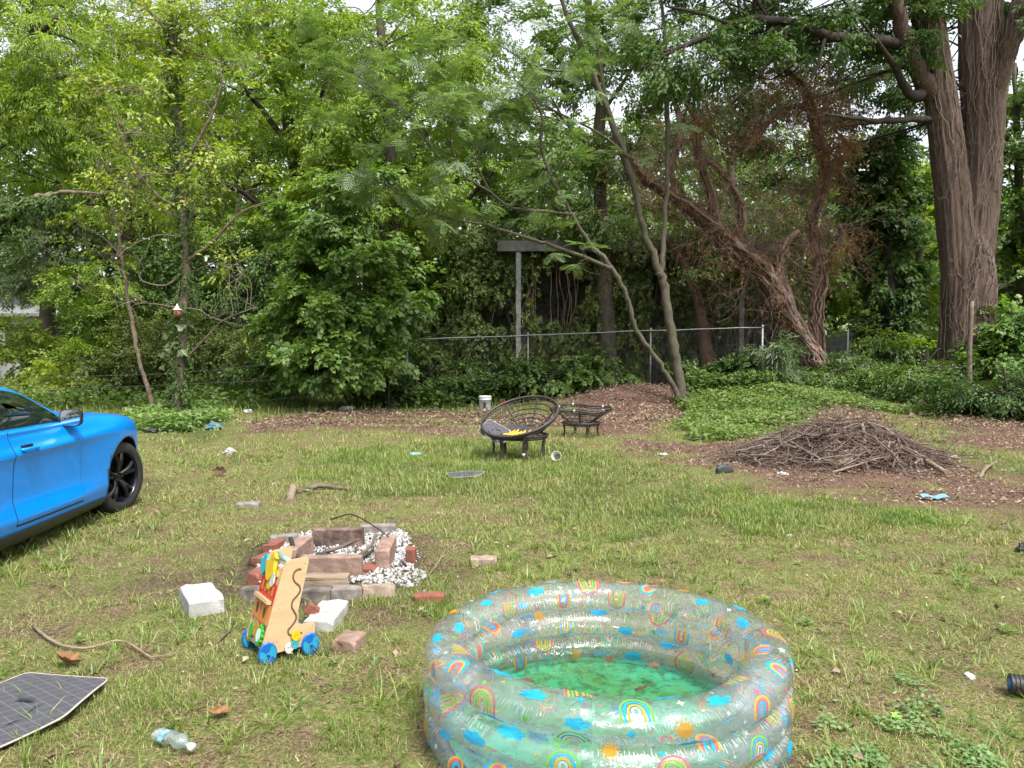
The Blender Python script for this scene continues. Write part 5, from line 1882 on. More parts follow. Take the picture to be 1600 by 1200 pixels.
# stations: s (metres ahead of the front axle) -> half profile (w, z) from sill to hood centre
TAPER = {.93: .62, .86: .70, .70: .84, .45: .945, .0: .992}
ST = [
    (.93, [(.30, .26), (.42, .27), (.46, .31), (.50, .37), (.52, .45), (.52, .54), (.52, .60), (.52, .63), (.50, .655), (.46, .675), (.40, .69), (.25, .70), (0, .705)]),
    (.86, [(.40, .20), (.58, .22), (.62, .28), (.65, .36), (.66, .45), (.66, .56), (.66, .63), (.655, .68), (.64, .715), (.60, .745), (.52, .765), (.3, .78), (0, .79)]),
    (.70, [(.50, .18), (.74, .19), (.78, .25), (.81, .34), (.82, .45), (.82, .58), (.82, .67), (.815, .73), (.80, .775), (.76, .81), (.66, .84), (.4, .86), (0, .87)]),
    (.45, [(.55, .17), (.83, .18), (.87, .24), (.905, .33), (.915, .45), (.915, .60), (.915, .71), (.905, .78), (.885, .83), (.845, .87), (.74, .90), (.45, .925), (0, .935)]),
    (.0, [(.60, .16), (.86, .17), (.90, .22), (.93, .33), (.945, .45), (.955, .62), (.957, .75), (.955, .825), (.935, .885), (.89, .93), (.80, .955), (.5, .975), (0, .985)]),
    (-.5, [(.60, .16), (.88, .17), (.92, .23), (.945, .33), (.938, .45), (.940, .62), (.948, .765), (.957, .83), (.925, .885), (.885, .945), (.82, .975), (.5, .99), (0, 1.0)]),
    (-.95, [(.60, .16), (.895, .17), (.93, .24), (.957, .33), (.928, .455), (.930, .62), (.943, .765), (.960, .825), (.925, .88), (.895, .945), (.845, .985), (.5, .99), (0, .99)]),
    (-1.7, [(.60, .16), (.90, .17), (.935, .25), (.962, .34), (.926, .47), (.930, .62), (.943, .765), (.962, .822), (.926, .878), (.90, .945), (.865, .99), (.5, .99), (0, .98)]),
    (-2.2, [(.60, .17), (.90, .18), (.935, .26), (.962, .35), (.940, .47), (.946, .62), (.958, .765), (.968, .825), (.945, .89), (.92, .96), (.88, 1.0), (.5, 1.0), (0, 1.0)]),
    (-2.72, [(.60, .18), (.88, .19), (.92, .25), (.95, .33), (.955, .45), (.965, .62), (.975, .76), (.98, .84), (.955, .91), (.92, .97), (.85, 1.02), (.5, 1.03), (0, 1.03)]),
    (-3.35, [(.56, .22), (.82, .23), (.86, .29), (.90, .36), (.91, .47), (.925, .62), (.935, .76), (.93, .84), (.91, .91), (.87, .97), (.79, 1.015), (.45, 1.03), (0, 1.03)]),
    (-3.80, [(.5, .30), (.70, .31), (.74, .36), (.79, .42), (.81, .5), (.82, .63), (.82, .76), (.81, .84), (.79, .91), (.76, .97), (.70, 1.01), (.4, 1.02), (0, 1.02)]),
    (-3.92, [(.4, .36), (.58, .37), (.62, .41), (.66, .46), (.68, .53), (.69, .63), (.69, .74), (.69, .82), (.68, .88), (.65, .93), (.6, .97), (.35, .98), (0, .98)]),
]
_S = np.array([s for s, _ in ST])
_PR = np.array([[(w * TAPER.get(s, 1.0), z) for w, z in p] for s, p in ST])          # stations x 13 x 2


def prof(s):
    """interpolated half profile at station s (smooth)"""
    s = float(np.clip(s, _S[-1], _S[0]))
    i = int(np.clip(np.searchsorted(-_S, -s) - 1, 0, len(_S) - 2))
    t = (s - _S[i]) / (_S[i + 1] - _S[i])
    def tang(j):
        a, b = max(j - 1, 0), min(j + 1, len(_S) - 1)
        return (_PR[b] - _PR[a]) / (_S[b] - _S[a])
    h = _S[i + 1] - _S[i]
    m0, m1 = tang(i) * h, tang(i + 1) * h
    t2, t3 = t * t, t * t * t
    return (2 * t3 - 3 * t2 + 1) * _PR[i] + (t3 - 2 * t2 + t) * m0 + (-2 * t3 + 3 * t2) * _PR[i + 1] + (t3 - t2) * m1


def half(s, k=3):
    p = prof(s)
    out = []
    for j in range(len(p) - 1):
        for q in range(k):
            t = q / k
            a, b, c, d = p[max(j - 1, 0)], p[j], p[j + 1], p[min(j + 2, len(p) - 1)]
            if j in (0, 1, 2):
                out.append(b * (1 - t) + c * t)
            else:
                out.append(.5 * (2 * b + (c - a) * t + (2 * a - 5 * b + 4 * c - d) * t * t + (3 * b - a - 3 * c + d) * t ** 3))
    out.append(p[-1])
    return np.array(out)


def build_car():
    th = R(4.0)
    O = np.array([-4.67, 7.34, -.015])
    root = thing('car', 'bright blue two door coupe with black wheels parked at the left edge', 'car', O, th)
    # ---- lower body
    ss = np.concatenate([np.linspace(.93, .5, 14), np.linspace(.45, -3.6, 70), np.linspace(-3.65, -3.92, 8)])
    V = []
    for s in ss:
        h = half(s)
        right = np.c_[h[:, 0], np.full(len(h), s), h[:, 1]]
        left = right[::-1][1:].copy()
        left[:, 0] *= -1
        V.append(np.vstack([right, left]))
    V = np.array(V)
    b = MB()
    nr = V.shape[1]
    b.grid(V[::-1], wrapv=True)
    b.F.append((np.arange(nr)[None, :], 0, False))
    b.F.append((np.arange(nr)[None, ::-1] + (len(ss) - 1) * nr, 0, False))
    body = b.build('body', [M_paint, M_carblack], root)
    bm = bmesh.new()
    bm.from_mesh(body.data)
    bmesh.ops.recalc_face_normals(bm, faces=bm.faces)
    bm.to_mesh(body.data)
    bm.free()
    # wheel arches
    for s in (0, -2.72):
        for sx in (1, -1):
            cb = MB()
            n = 48
            a = np.arange(n) * 2 * PI / n
            rr = .392
            ring = np.stack([np.zeros(n), rr * np.cos(a) + s, rr * np.sin(a) + .345], -1)
            x0, x1 = (.55, 1.2) if sx > 0 else (-1.2, -.55)
            cb.add(np.concatenate([ring + [x0, 0, 0], ring + [x1, 0, 0]]),
                   [list(range(n))[::-1], [n + i for i in range(n)]] + [[i, (i + 1) % n, n + (i + 1) % n, n + i] for i in range(n)], 0)
            co = cb.build('cutter', [M_carblack])
            bm = bmesh.new()
            bm.from_mesh(co.data)
            bmesh.ops.recalc_face_normals(bm, faces=bm.faces)
            bm.to_mesh(co.data)
            bm.free()
            md = body.modifiers.new('arch', 'BOOLEAN')
            md.operation = 'DIFFERENCE'
            md.object = co
            md.solver = 'EXACT'
            try:
                md.material_mode = 'TRANSFER'
            except Exception:
                pass
            co.parent = root
            C.view_layer.update()
            dg = C.evaluated_depsgraph_get()
            me = D.meshes.new_from_object(body.evaluated_get(dg))
            body.modifiers.clear()
            body.data = me
            me.name = 'body'
            D.objects.remove(co)
    # black sill panel, both sides
    for sx in (1, -1):
        sm = MB()
        V = []
        for s in np.linspace(-.42, -2.30, 30):
            p = prof(s)
            V.append([[sx * (q[0] + .005), s, q[1]] for q in (p[0], p[1] + [0, -.01], p[2] + [.006, -.01], p[2] + [.004, .005])])
        sm.grid(np.array(V))
        sm.build('sill', M_carblack, root)
    # ---- doors: slightly proud panels over a dark gap
    for sx in (1, -1):
        def strip(s0, s1, k0, k1, off, mat, name, ins=0.0):
            m = MB()
            S = np.linspace(s0, s1, 26)
            V = []
            for s in S:
                h = half(s, 6)
                seg = h[k0:k1]
                V.append(np.stack([sx * (seg[:, 0] + off), np.full(len(seg), s), seg[:, 1]], -1))
            V = np.array(V)
            # rounded lower front corner
            m.grid(V)
            # skirt
            for e in (V[0], V[-1], V[:, 0], V[:, -1]):
                q = e.copy()
                q[:, 0] -= sx * (off + .004)
                m.grid(np.stack([e, q]))
            return m.build(name, mat, root)
        strip(-.885, -1.900, 15, 60, .0012, M_seam, 'door_gap')
        d = strip(-.893, -1.892, 16, 60, .0036, M_paint, 'door')
        # handle
        hm = MB()
        hp = prof(-1.72)
        x = .958
        c = np.array([[sx * (x + .0), -1.60, .850], [sx * (x + .022), -1.63, .851], [sx * (x + .026), -1.71, .852], [sx * (x + .022), -1.79, .852], [sx * (x + .0), -1.82, .851]])
        hm.tube(catmull(c, 5), .0135, 10)
        hd = hm.build('handle', M_paint, d)
        rc = MB()
        rc.box((sx * .936, -1.71, .862), (.02, .15, .035))
        rc.build('handle_recess', M_seam, d)
    # ---- greenhouse
    GS = [(-.62, .80, .975, .70, .985, .99), (-.85, .83, .98, .72, 1.045, 1.085), (-1.05, .845, .985, .70, 1.13, 1.175), (-1.25, .855, .985, .665, 1.225, 1.268), (-1.42, .86, .987, .64, 1.285, 1.330),
          (-1.65, .865, .99, .625, 1.320, 1.368), (-1.95, .872, .995, .62, 1.332, 1.384), (-2.3, .88, 1.0, .62, 1.315, 1.372), (-2.6, .88, 1.005, .625, 1.265, 1.325), (-2.95, .86, 1.015, .64, 1.175, 1.228), (-3.3, .80, 1.02, .64, 1.075, 1.11), (-3.55, .74, 1.015, .62, 1.025, 1.035)]
    gs = np.array(GS)
    sg = np.linspace(-.62, -3.55, 60)
    cols = [np.interp(-sg, -gs[:, 0], gs[:, k]) for k in range(6)]
    # smooth interpolation
    cc = catmull(gs, 6)
    sg = cc[:, 0]
    bw, bz, ew, ez, cz = [cc[:, k] for k in range(1, 6)]

    def sect(i, off=0.0):
        pts = []
        for t in np.linspace(0, 1, 7):
            bulge = .030 * math.sin(PI * t)
            pts.append([bw[i] + (ew[i] - bw[i]) * t + bulge + off, bz[i] + (ez[i] - bz[i]) * t + off * .4])
        for t in np.linspace(.08, 1, 9):
            w = ew[i] * (1 - t)
            z = ez[i] + (cz[i] - ez[i]) * (1 - (1 - t) ** 2.2)
            pts.append([w, z + off])
        return np.array(pts)

    g = MB()
    V = []
    for i in range(len(sg)):
        h = sect(i)
        r = np.c_[h[:, 0], np.full(len(h), sg[i]), h[:, 1]]
        l = r[::-1][1:].copy()
        l[:, 0] *= -1
        V.append(np.vstack([r, l]))
    g.grid(np.array(V)[::-1])
    g.build('roof', M_paint, root)

    def patch(name, i0, i1, k0, k1, off, mat, sx=1, trim=None, mirror=False):
        m = MB()
        V = []
        for i in range(i0, i1):
            h = sect(i, off)
            q = h[k0:k1]
            if mirror:
                q2 = q[::-1].copy()
                q2[:, 0] *= -1
                q = np.vstack([q, q2[1:]])
            V.append(np.c_[q[:, 0] * sx, np.full(len(q), sg[i]), q[:, 1]])
        m.grid(np.array(V))
        return m.build(name, mat, root)

    ia = int(np.argmin(np.abs(sg + .93)))
    ib = int(np.argmin(np.abs(sg + 2.12)))
    ic = int(np.argmin(np.abs(sg + 2.62)))
    for sx in (1, -1):
        def sidepoly(name, pts, off, mat):
            """pts: (s, t) where t = 0 belt .. 1 roof edge"""
            q = np.array(pts, float)
            cen = q.mean(0)
            m = MB()
            rings = []
            for f in (1, .75, .5, .25):
                row = []
                for s, t in cen + (q - cen) * f:
                    B_, Z_, E_, EZ = [np.interp(-s, -sg, a) for a in (bw, bz, ew, ez)]
                    row.append([sx * (B_ + (E_ - B_) * t + .030 * math.sin(PI * t) + off), s, Z_ + (EZ - Z_) * t + off * .4])
                rings.append(row)
            m.grid(np.array(rings), wrapv=True)
            m.F.append((np.arange(len(q))[None, :] + 3 * len(q), 0, True))
            return m.build(name, mat, root)
        def dlo(inset):
            up = [(s, .90 - inset) for s in np.linspace(-1.28 - inset, -2.10 + inset, 14)]
            lo_ = [(s, .03 + inset) for s in np.linspace(-2.10 + inset, -.98 - inset * 1.4, 14)]
            fr = [(-1.06 - inset, .45), (-1.14 - inset, .66), (-1.20 - inset, .80)]
            return up + lo_ + fr
        sidepoly('window_frame', dlo(0), .003, M_carblack)
        sidepoly('side_window', dlo(.028), .0065, M_glass)
        sidepoly('quarter_window', [(-2.18, .08), (-2.17, .86), (-2.40, .80), (-2.62, .5), (-2.66, .2), (-2.5, .10)], .004, M_glass)
    i0 = int(np.argmin(np.abs(sg + .70)))
    i1 = int(np.argmin(np.abs(sg + 1.40)))
    patch('windscreen', i0, i1 + 1, 8, 16, .004, M_glass, mirror=True)
    i0 = int(np.argmin(np.abs(sg + 2.45)))
    i1 = int(np.argmin(np.abs(sg + 3.40)))
    patch('rear_window', i0, i1 + 1, 8, 16, .004, M_glass, mirror=True)
    # ---- mirrors
    for sx in (1, -1):
        mm = MB()
        prof_ = []
        nA, nB = 20, 9
        cx, cyy, czz = .955, -1.09, 1.020
        V = []
        for i in range(nB):
            t = i / (nB - 1)
            sc_ = math.sqrt(max(0, 1 - (t ** 2.2))) * .97 + .03 if i else 1
            a = np.arange(nA) * 2 * PI / nA
            ca, sa = np.cos(a), np.sin(a)
            pw = .55
            ex = np.sign(ca) * np.abs(ca) ** pw * .088 * sc_
            ez_ = np.sign(sa) * np.abs(sa) ** pw * .074 * sc_
            V.append(np.stack([sx * (cx + ex), np.full(nA, cyy + .12 * t) + sx * 0 - .10 * 0, czz + ez_], -1))
        mm.grid(np.array(V), wrapv=True)
        mm.F.append((np.arange(nA)[None, :] + (nB - 1) * nA, 0, True))
        mm.tube(np.array([[sx * .84, -1.04, .975], [sx * .90, -1.05, .985], [sx * .95, -1.06, .99]]), [.035, .030, .026], 8)
        hs_ = mm.build('mirror_housing', M_carblack, root)
        gl = MB()
        a = np.arange(nA) * 2 * PI / nA
        ca, sa = np.cos(a), np.sin(a)
        ring = np.stack([sx * (cx + np.sign(ca) * np.abs(ca) ** .55 * .077), np.full(nA, cyy - .004), czz + np.sign(sa) * np.abs(sa) ** .55 * .064], -1)
        gl.add(ring, [list(range(nA))])
        ring2 = np.stack([sx * (cx + np.sign(ca) * np.abs(ca) ** .55 * .088), np.full(nA, cyy - .001), czz + np.sign(sa) * np.abs(sa) ** .55 * .074], -1)
        fr_ = MB()
        fr_.add(np.concatenate([ring, ring2]), [[i, (i + 1) % nA, nA + (i + 1) % nA, nA + i] for i in range(nA)])
        gl.build('mirror_glass', pmat('mirror_glass', (.85, .87, .88), (.85, .87, .88), 2, rough=.02, metallic=1.0), hs_)
        fr_.build('mirror_rim', M_carblack, hs_)
    # ---- wheels
    def wheel(cx, cyy, face, steer):
        w = D.objects.new('wheel', None)
        COL.objects.link(w)
        w.parent = root
        w.location = (cx, cyy, .345)
        w.rotation_euler = (0, 0, steer + (0 if face > 0 else PI))
        My = rotm('Y', PI / 2)       # lathe axis z -> x
        t = MB()
        t.lathe([(.242, -.115), (.262, -.125), (.315, -.122), (.338, -.10), (.344, -.06), (.344, .06), (.338, .10), (.315, .122), (.262, .125), (.242, .115)], 56, M=My)
        t.build('tyre', M_tyre, w)
        r = MB()
        r.lathe([(.243, -.12), (.228, -.09), (.222, 0), (.226, .07), (.236, .105), (.250, .118), (.252, .108), (.244, .10)], 56, M=My)
        r.lathe([(0, .075), (.03, .078), (.045, .07), (.06, .055), (.066, .02), (.066, -.02)], 32, M=My)
        for k in range(5):
            a0 = 2 * PI * k / 5 + .35
            for da in (-.13, .13):
                pa = a0 + da
                c0 = np.array([.062, math.cos(a0 + da * .8) * .05, math.sin(a0 + da * .8) * .05])
                c1 = np.array([.092, math.cos(pa * 1) * .14, math.sin(pa) * .14])
                c2 = np.array([.086, math.cos(pa + da * .55) * .236, math.sin(pa + da * .55) * .236])
                q = catmull(np.array([c0, c1, c2]), 5)
                tang = np.gradient(q, axis=0)
                tang /= np.linalg.norm(tang, axis=1)[:, None]
                sd_ = np.cross(tang, [1, 0, 0])
                sd_ /= np.linalg.norm(sd_, axis=1)[:, None]
                wd = np.linspace(.020, .024, len(q))[:, None]
                sec = np.stack([q + sd_ * wd, q + sd_ * wd * .45 + [.014, 0, 0], q - sd_ * wd * .45 + [.014, 0, 0], q - sd_ * wd, q - sd_ * wd * .6 - [.03, 0, 0], q + sd_ * wd * .6 - [.03, 0, 0]], 1)
                r.grid(sec, wrapv=True, smooth=False)
        r.build('rim', M_rim, w)
        d = MB()
        d.lathe([(.05, -.02), (.17, -.02), (.172, -.035), (.05, -.035)], 40, M=My)
        d.box((-.02, .13, .02), (.06, .07, .18))
        d.build('brake_disc', M_disc, w)
        for k in range(5):
            a = 2 * PI * k / 5
            n_ = MB()
            n_.lathe([(.009, 0), (.009, .012), (0, .014)], 6, M=My, o=(.074, .034 * math.cos(a) * 1.25, .034 * math.sin(a) * 1.25))
            n_.build('lug_nut', M_disc, w)
    wheel(.795, 0, 1, R(-12))
    wheel(-.795, 0, -1, R(-12))
    wheel(.80, -2.72, 1, 0)
    wheel(-.80, -2.72, -1, 0)
    # ---- lights and number plate-free ends
    for sx in (1, -1):
        hl = MB()
        V = []
        for t in np.linspace(0, 1, 8):
            s = .80 - .16 * t
            h = prof(s)
            V.append([[sx * (h[8][0] + .004), s, h[8][1] + .004], [sx * (h[7][0] + .006), s, h[7][1]], [sx * (h[6][0] + .006), s, h[6][1] + .01]])
        hl.grid(np.array(V))
        hl.build('headlight', pmat('clear_lens', (.55, .57, .58), (.4, .42, .43), 10, rough=.08), root)
        for k in range(3):
            tl = MB()
            tl.box((sx * (.66 - .10 * k), -3.915, .84), (.05, .05, .13))
            tl.build('tail_light', pmat('red_lens', (.35, .01, .01), (.25, .01, .01), 10, rough=.1), root)
    gr = MB()
    gr.box((0, .925, .50), (.56, .05, .16))
    gr.box((0, .90, .33), (.50, .08, .10))
    gr.build('grille', M_carblack, root)


build_car()

# ================================================================== PADDLING POOL
def plastic(name, tint, white, rough=.05, ior=1.42, gl=1.0):
    m, nt, out = newmat(name)
    t = nt.nodes.new('ShaderNodeBsdfTransparent')
    t.inputs['Color'].default_value = rgb(tint)
    d = nt.nodes.new('ShaderNodeBsdfDiffuse')
    d.inputs['Color'].default_value = (.74, .88, .94, 1)
    tr = nt.nodes.new('ShaderNodeBsdfTranslucent')
    tr.inputs['Color'].default_value = (.74, .88, .94, 1)
    dm = nt.nodes.new('ShaderNodeMixShader')
    nt.links.new(d.outputs[0], dm.inputs[1])
    nt.links.new(tr.outputs[0], dm.inputs[2])
    a = nt.nodes.new('ShaderNodeMixShader')
    v = coords(nt, 'Object')
    n = noise(nt, v, 7, 4)
    nt.links.new(math_(nt, 'MULTIPLY', n.outputs['Fac'], white * 2), a.inputs[0])
    nt.links.new(t.outputs[0], a.inputs[1])
    nt.links.new(dm.outputs[0], a.inputs[2])
    g = nt.nodes.new('ShaderNodeBsdfGlossy')
    g.inputs['Roughness'].default_value = rough
    lw = nt.nodes.new('ShaderNodeLayerWeight')
    lw.inputs['Blend'].default_value = .5
    n2 = noise(nt, v, 22, 3, .6, 1.5)
    bn = bump(nt, n2.outputs['Fac'], .35, .012)
    nt.links.new(bn, g.inputs['Normal'])
    nt.links.new(bn, lw.inputs['Normal'])
    mx = nt.nodes.new('ShaderNodeMixShader')
    nt.links.new(math_(nt, 'MULTIPLY_ADD', math_(nt, 'POWER', lw.outputs['Facing'], 4.0), .75 * gl, .085), mx.inputs[0])
    nt.links.new(a.outputs[0], mx.inputs[1])
    nt.links.new(g.outputs[0], mx.inputs[2])
    nt.links.new(mx.outputs[0], out.inputs['Surface'])
    return m


def inkmat(name, c, tr=.25):
    m, nt, out = newmat(name)
    d = nt.nodes.new('ShaderNodeBsdfDiffuse')
    d.inputs['Color'].default_value = rgb(c)
    t = nt.nodes.new('ShaderNodeBsdfTranslucent')
    t.inputs['Color'].default_value = rgb(c)
    x = nt.nodes.new('ShaderNodeMixShader')
    x.inputs[0].default_value = .4
    nt.links.new(d.outputs[0], x.inputs[1])
    nt.links.new(t.outputs[0], x.inputs[2])
    p = nt.nodes.new('ShaderNodeBsdfTransparent')
    y = nt.nodes.new('ShaderNodeMixShader')
    n = noise(nt, coords(nt, 'Object'), 30, 3)
    nt.links.new(math_(nt, 'MULTIPLY_ADD', n.outputs['Fac'], .22, tr - .20), y.inputs[0])
    nt.links.new(x.outputs[0], y.inputs[1])
    nt.links.new(p.outputs[0], y.inputs[2])
    nt.links.new(y.outputs[0], out.inputs['Surface'])
    return m


M_ring = plastic('clear_vinyl', (.972, .988, .994), .10)
INK = [inkmat('ink_pink', (.62, .14, .22)), inkmat('ink_yellow', (.66, .40, .05)), inkmat('ink_blue', (.02, .42, .75)), inkmat('ink_green', (.18, .52, .09)),
       inkmat('ink_orange', (.62, .30, .03)), inkmat('ink_white', (.6, .62, .62), .3)]


def pool():
    rg = np.random.default_rng(900)
    base = np.array([POOL_C[0], POOL_C[1], float(H(*POOL_C)) + .01])
    root = thing('paddling_pool', 'clear inflatable paddling pool of three rings printed with rainbows, suns and clouds', 'pool', base)
    A_, B_ = .070, .083           # half height, half width of a ring
    RM = [.672, .668, .655]
    ZC = [.070, .208, .344]
    NP = 18

    def surf(k, u, v, off=0.0):
        u = np.asarray(u, float)
        v = np.asarray(v, float)
        ph = (u * NP / (2 * PI)) % 1.0
        seam = np.exp(-(np.minimum(ph, 1 - ph) / .07) ** 2)
        pf = 1 - .10 * seam + .012 * np.sin(u * 5 + k * 2) + .02 * (vnoise(u * 7 + 40, v * 1.5 + 9, k) - .5)
        a = (A_ + off) * pf
        b = (B_ + off) * pf
        rm = RM[k] * (1 + .012 * np.sin(2 * u + k) + .004 * np.sin(3 * u + 1 + k))
        zz = ZC[k] + .008 * np.sin(u * 2 + .6) + .006 * np.sin(3 * u + k)
        cv, sv = np.cos(v), np.sin(v)
        r = rm + b * np.sign(cv) * np.abs(cv) ** .9
        z = zz + a * np.sign(sv) * np.abs(sv) ** .9
        return np.stack([r * np.cos(u), r * np.sin(u), z], -1)

    U = np.linspace(0, 2 * PI, 216, endpoint=False)
    Vv = np.linspace(0, 2 * PI, 36, endpoint=False)
    UU, VV = np.meshgrid(U, Vv, indexing='ij')

    def decal(mb, k, u0, v0, pts, faces, mat, s=1.0, rot=0.0, off=.0022):
        p = np.array(pts, float) * s
        c, sn = math.cos(rot), math.sin(rot)
        x = p[:, 0] * c - p[:, 1] * sn
        y = p[:, 0] * sn + p[:, 1] * c
        u = u0 + x / RM[k]
        v = v0 + y / .078
        mb.add(surf(k, u, v, off), faces, mat + 1)

    def arch(mb, k, u0, v0, s, cols, rot=0.0, style=0):
        n = 14
        r0 = .045
        w = .011 if style == 0 else .006
        gap = .0125 if style == 0 else .011
        for i, c in enumerate(cols):
            ro = r0 - i * gap
            ri = ro - w
            if ri <= 0:
                break
            t = np.linspace(0, PI, n)
            leg = .034
            o = [(ro, -leg), (ro, -leg / 2)] + [(ro * math.cos(a), ro * math.sin(a)) for a in t] + [(-ro, -leg / 2), (-ro, -leg)]
            q = [(ri, -leg), (ri, -leg / 2)] + [(ri * math.cos(a), ri * math.sin(a)) for a in t] + [(-ri, -leg / 2), (-ri, -leg)]
            m = len(o)
            decal(mb, k, u0, v0, o + q, [[j, j + 1, m + j + 1, m + j] for j in range(m - 1)], c, s, rot)

    def disc(mb, k, u0, v0, r, mat, s=1, rays=True):
        n = 18
        pts = [(0, 0)] + [(r * math.cos(a), r * math.sin(a)) for a in np.arange(n) * 2 * PI / n]
        decal(mb, k, u0, v0, pts, [[0, 1 + i, 1 + (i + 1) % n] for i in range(n)], mat, s)
        if rays:
            for i in range(14):
                a = 2 * PI * i / 14
                ca, sa = math.cos(a), math.sin(a)
                w = .0022
                l = r * (1.5 + .15 * (i % 2))
                decal(mb, k, u0, v0, [(r * 1.12 * ca - w * sa, r * 1.12 * sa + w * ca), (r * 1.12 * ca + w * sa, r * 1.12 * sa - w * ca), (l * ca + w * sa, l * sa - w * ca), (l * ca - w * sa, l * sa + w * ca)], [[0, 1, 2, 3]], mat, s)

    def cloud(mb, k, u0, v0, mat, s=1):
        n = 40
        pts = [(0, 0)]
        for i in range(n):
            a = 2 * PI * i / n
            r = .72 + .34 * abs(math.sin(a * 3 + .5))
            pts.append((.046 * r * math.cos(a), (.027 if math.sin(a) > 0 else .016) * r * math.sin(a)))
        decal(mb, k, u0, v0, pts, [[0, 1 + i, 1 + (i + 1) % n] for i in range(n)], mat, s)

    def star(mb, k, u0, v0, mat, s=1, npt=5):
        pts = [(0, 0)]
        for i in range(npt * 2):
            r = .016 if i % 2 == 0 else .007
            a = PI / 2 + PI * i / npt
            pts.append((r * math.cos(a), r * math.sin(a)))
        m = npt * 2
        decal(mb, k, u0, v0, pts, [[0, 1 + i, 1 + (i + 1) % m] for i in range(m)], mat, s)

    for k in range(3):
        mb = MB()
        mb.grid(surf(k, UU, VV), wrapu=True, wrapv=True)
        # welded vertical seams as thin pale strips
        for j in range(NP):
            u = 2 * PI * j / NP
            q = np.array([surf(k, u, v, .0008) for v in np.linspace(0, 2 * PI, 40)])
            q2 = np.array([surf(k, u + .004, v, .0008) for v in np.linspace(0, 2 * PI, 40)])
            mb.grid(np.stack([q, q2]), 7)
        rows = [(R(8), 0), (R(62), 1), (R(118), 2), (R(178), 3), (R(-45), 4)]
        for v0, row in rows:
            n = 13
            for j in range(n):
                u = 2 * PI * (j + .5 * (row % 2) + .13 * k) / n + rg.normal(0, .025)
                kind = (0, 2, 3, 4, 5, 2, 3, 1, 5)[(j * 2 + row * 3 + k + (j // 3)) % 9]
                vv = v0 + rg.normal(0, .06)
                s = rg.uniform(.88, 1.08)
                if kind in (0, 4):
                    arch(mb, k, u, vv, s, [1, 1, 2, 2] if kind == 0 and False else ([2, 1, 0, 5] if kind == 4 else [1, 0, 2, 5]), rg.normal(0, .15), 0)
                elif kind == 1:
                    disc(mb, k, u, vv, .024, 4, s)
                elif kind == 2:
                    cloud(mb, k, u, vv, 2, s)
                elif kind == 3:
                    arch(mb, k, u, vv, s * 1.2, [0, 1, 3, 1], rg.normal(0, .3), 1)
                else:
                    (arch(mb, k, u, vv, s * 1.1, [3, 2, 1, 5], rg.normal(0, .2), 1) if j % 2 else cloud(mb, k, u, vv, 2, s * 1.1))
                us = u + PI / n
                star(mb, k, us, vv + rg.normal(0, .2), [3, 2, 5, 0, 5][(j + row + k) % 5], rg.uniform(.7, 1.1), 5 if j % 3 else 4)
                star(mb, k, us + .09, vv + rg.normal(0, .35), [5, 4, 2, 1, 0][(j + row) % 5], rg.uniform(.35, .6), 4)
        # crimped weld at the groove towards the next ring: short pale pleats
        for side in (0, PI):
            for j in range(300):
                u = 2 * PI * j / 300 + rg.normal(0, .004)
                if vnoise(u * 4, side + k, 33) < .38:
                    continue
                vtop = (R(52) if side == 0 else R(128))
                L = rg.uniform(.15, .55)
                v0 = vtop + (L * rg.uniform(-.6, .1) if side == 0 else -L * rg.uniform(-.6, .1))
                w = rg.uniform(.0012, .003)
                if k == 2:
                    v0 = (-R(48) if side == 0 else R(228)) + rg.normal(0, .08)
                q = surf(k, np.array([u - w, u + w, u + w, u - w]), np.array([v0 - L / 2, v0 - L / 2, v0 + L / 2, v0 + L / 2]), .0015)
                mb.add(q, [[0, 1, 2, 3]], 6)
        mb.build('inflated_ring', [M_ring] + INK[:5] + [INK[5], plastic('pale_weld', (.9, .92, .92), .22)], root)
    # floor
    f = MB()
    rr = np.array([.0, .12, .25, .38, .5, .6, .66])
    a = np.linspace(0, 2 * PI, 72, endpoint=False)
    V = np.array([[[r * math.cos(t), r * math.sin(t), .018 + .012 * (fbm(r * math.cos(t) * 4, r * math.sin(t) * 4, 17) - .5)] for t in a] for r in rr])
    f.grid(V, wrapv=True)
    m, nt, out = newmat('green_pool_floor')
    b = nt.nodes.new('ShaderNodeBsdfPrincipled')
    v = coords(nt, 'Object')
    n1 = noise(nt, v, 3.0, 5, .6, .5)
    n2 = noise(nt, v, 20, 6, .75)
    c = ramp(nt, [(.34, (.045, .34, .25)), (.48, (.055, .27, .13)), (.62, (.085, .18, .05))], n1.outputs['Fac']).outputs['Color']
    c = mixc(nt, math_(nt, 'MULTIPLY', ramp(nt, [(.46, (0, 0, 0)), (.60, (1, 1, 1))], n2.outputs['Fac']).outputs['Color'], .85), c, (.035, .085, .025))
    nt.links.new(c, b.inputs['Base Color'])
    b.inputs['Roughness'].default_value = .6
    nt.links.new(b.outputs[0], out.inputs['Surface'])
    f.build('pool_floor', m, root)
    vl = MB()
    p = surf(2, 1.35, R(150))
    vl.lathe([(0, .02), (.008, .02), (.011, .016), (.011, 0), (.016, -.002)], 16, o=tuple(p))
    vl.build('air_valve', M_ring, root)
    # water lies in the pool
    w = MB()
    rr = np.linspace(.002, .586, 14)
    V = np.array([[[r * math.cos(t), r * math.sin(t), .118] for t in a] for r in rr])
    w.grid(V, wrapv=True)
    m, nt, out = newmat('pool_water')
    t = nt.nodes.new('ShaderNodeBsdfTransparent')
    t.inputs['Color'].default_value = (.80, .95, .86, 1)
    g = nt.nodes.new('ShaderNodeBsdfGlossy')
    g.inputs['Roughness'].default_value = .01
    fr = nt.nodes.new('ShaderNodeFresnel')
    fr.inputs['IOR'].default_value = 1.33
    nz = noise(nt, coords(nt, 'Object'), 6, 2)
    bn = bump(nt, nz.outputs['Fac'], .05, .01)
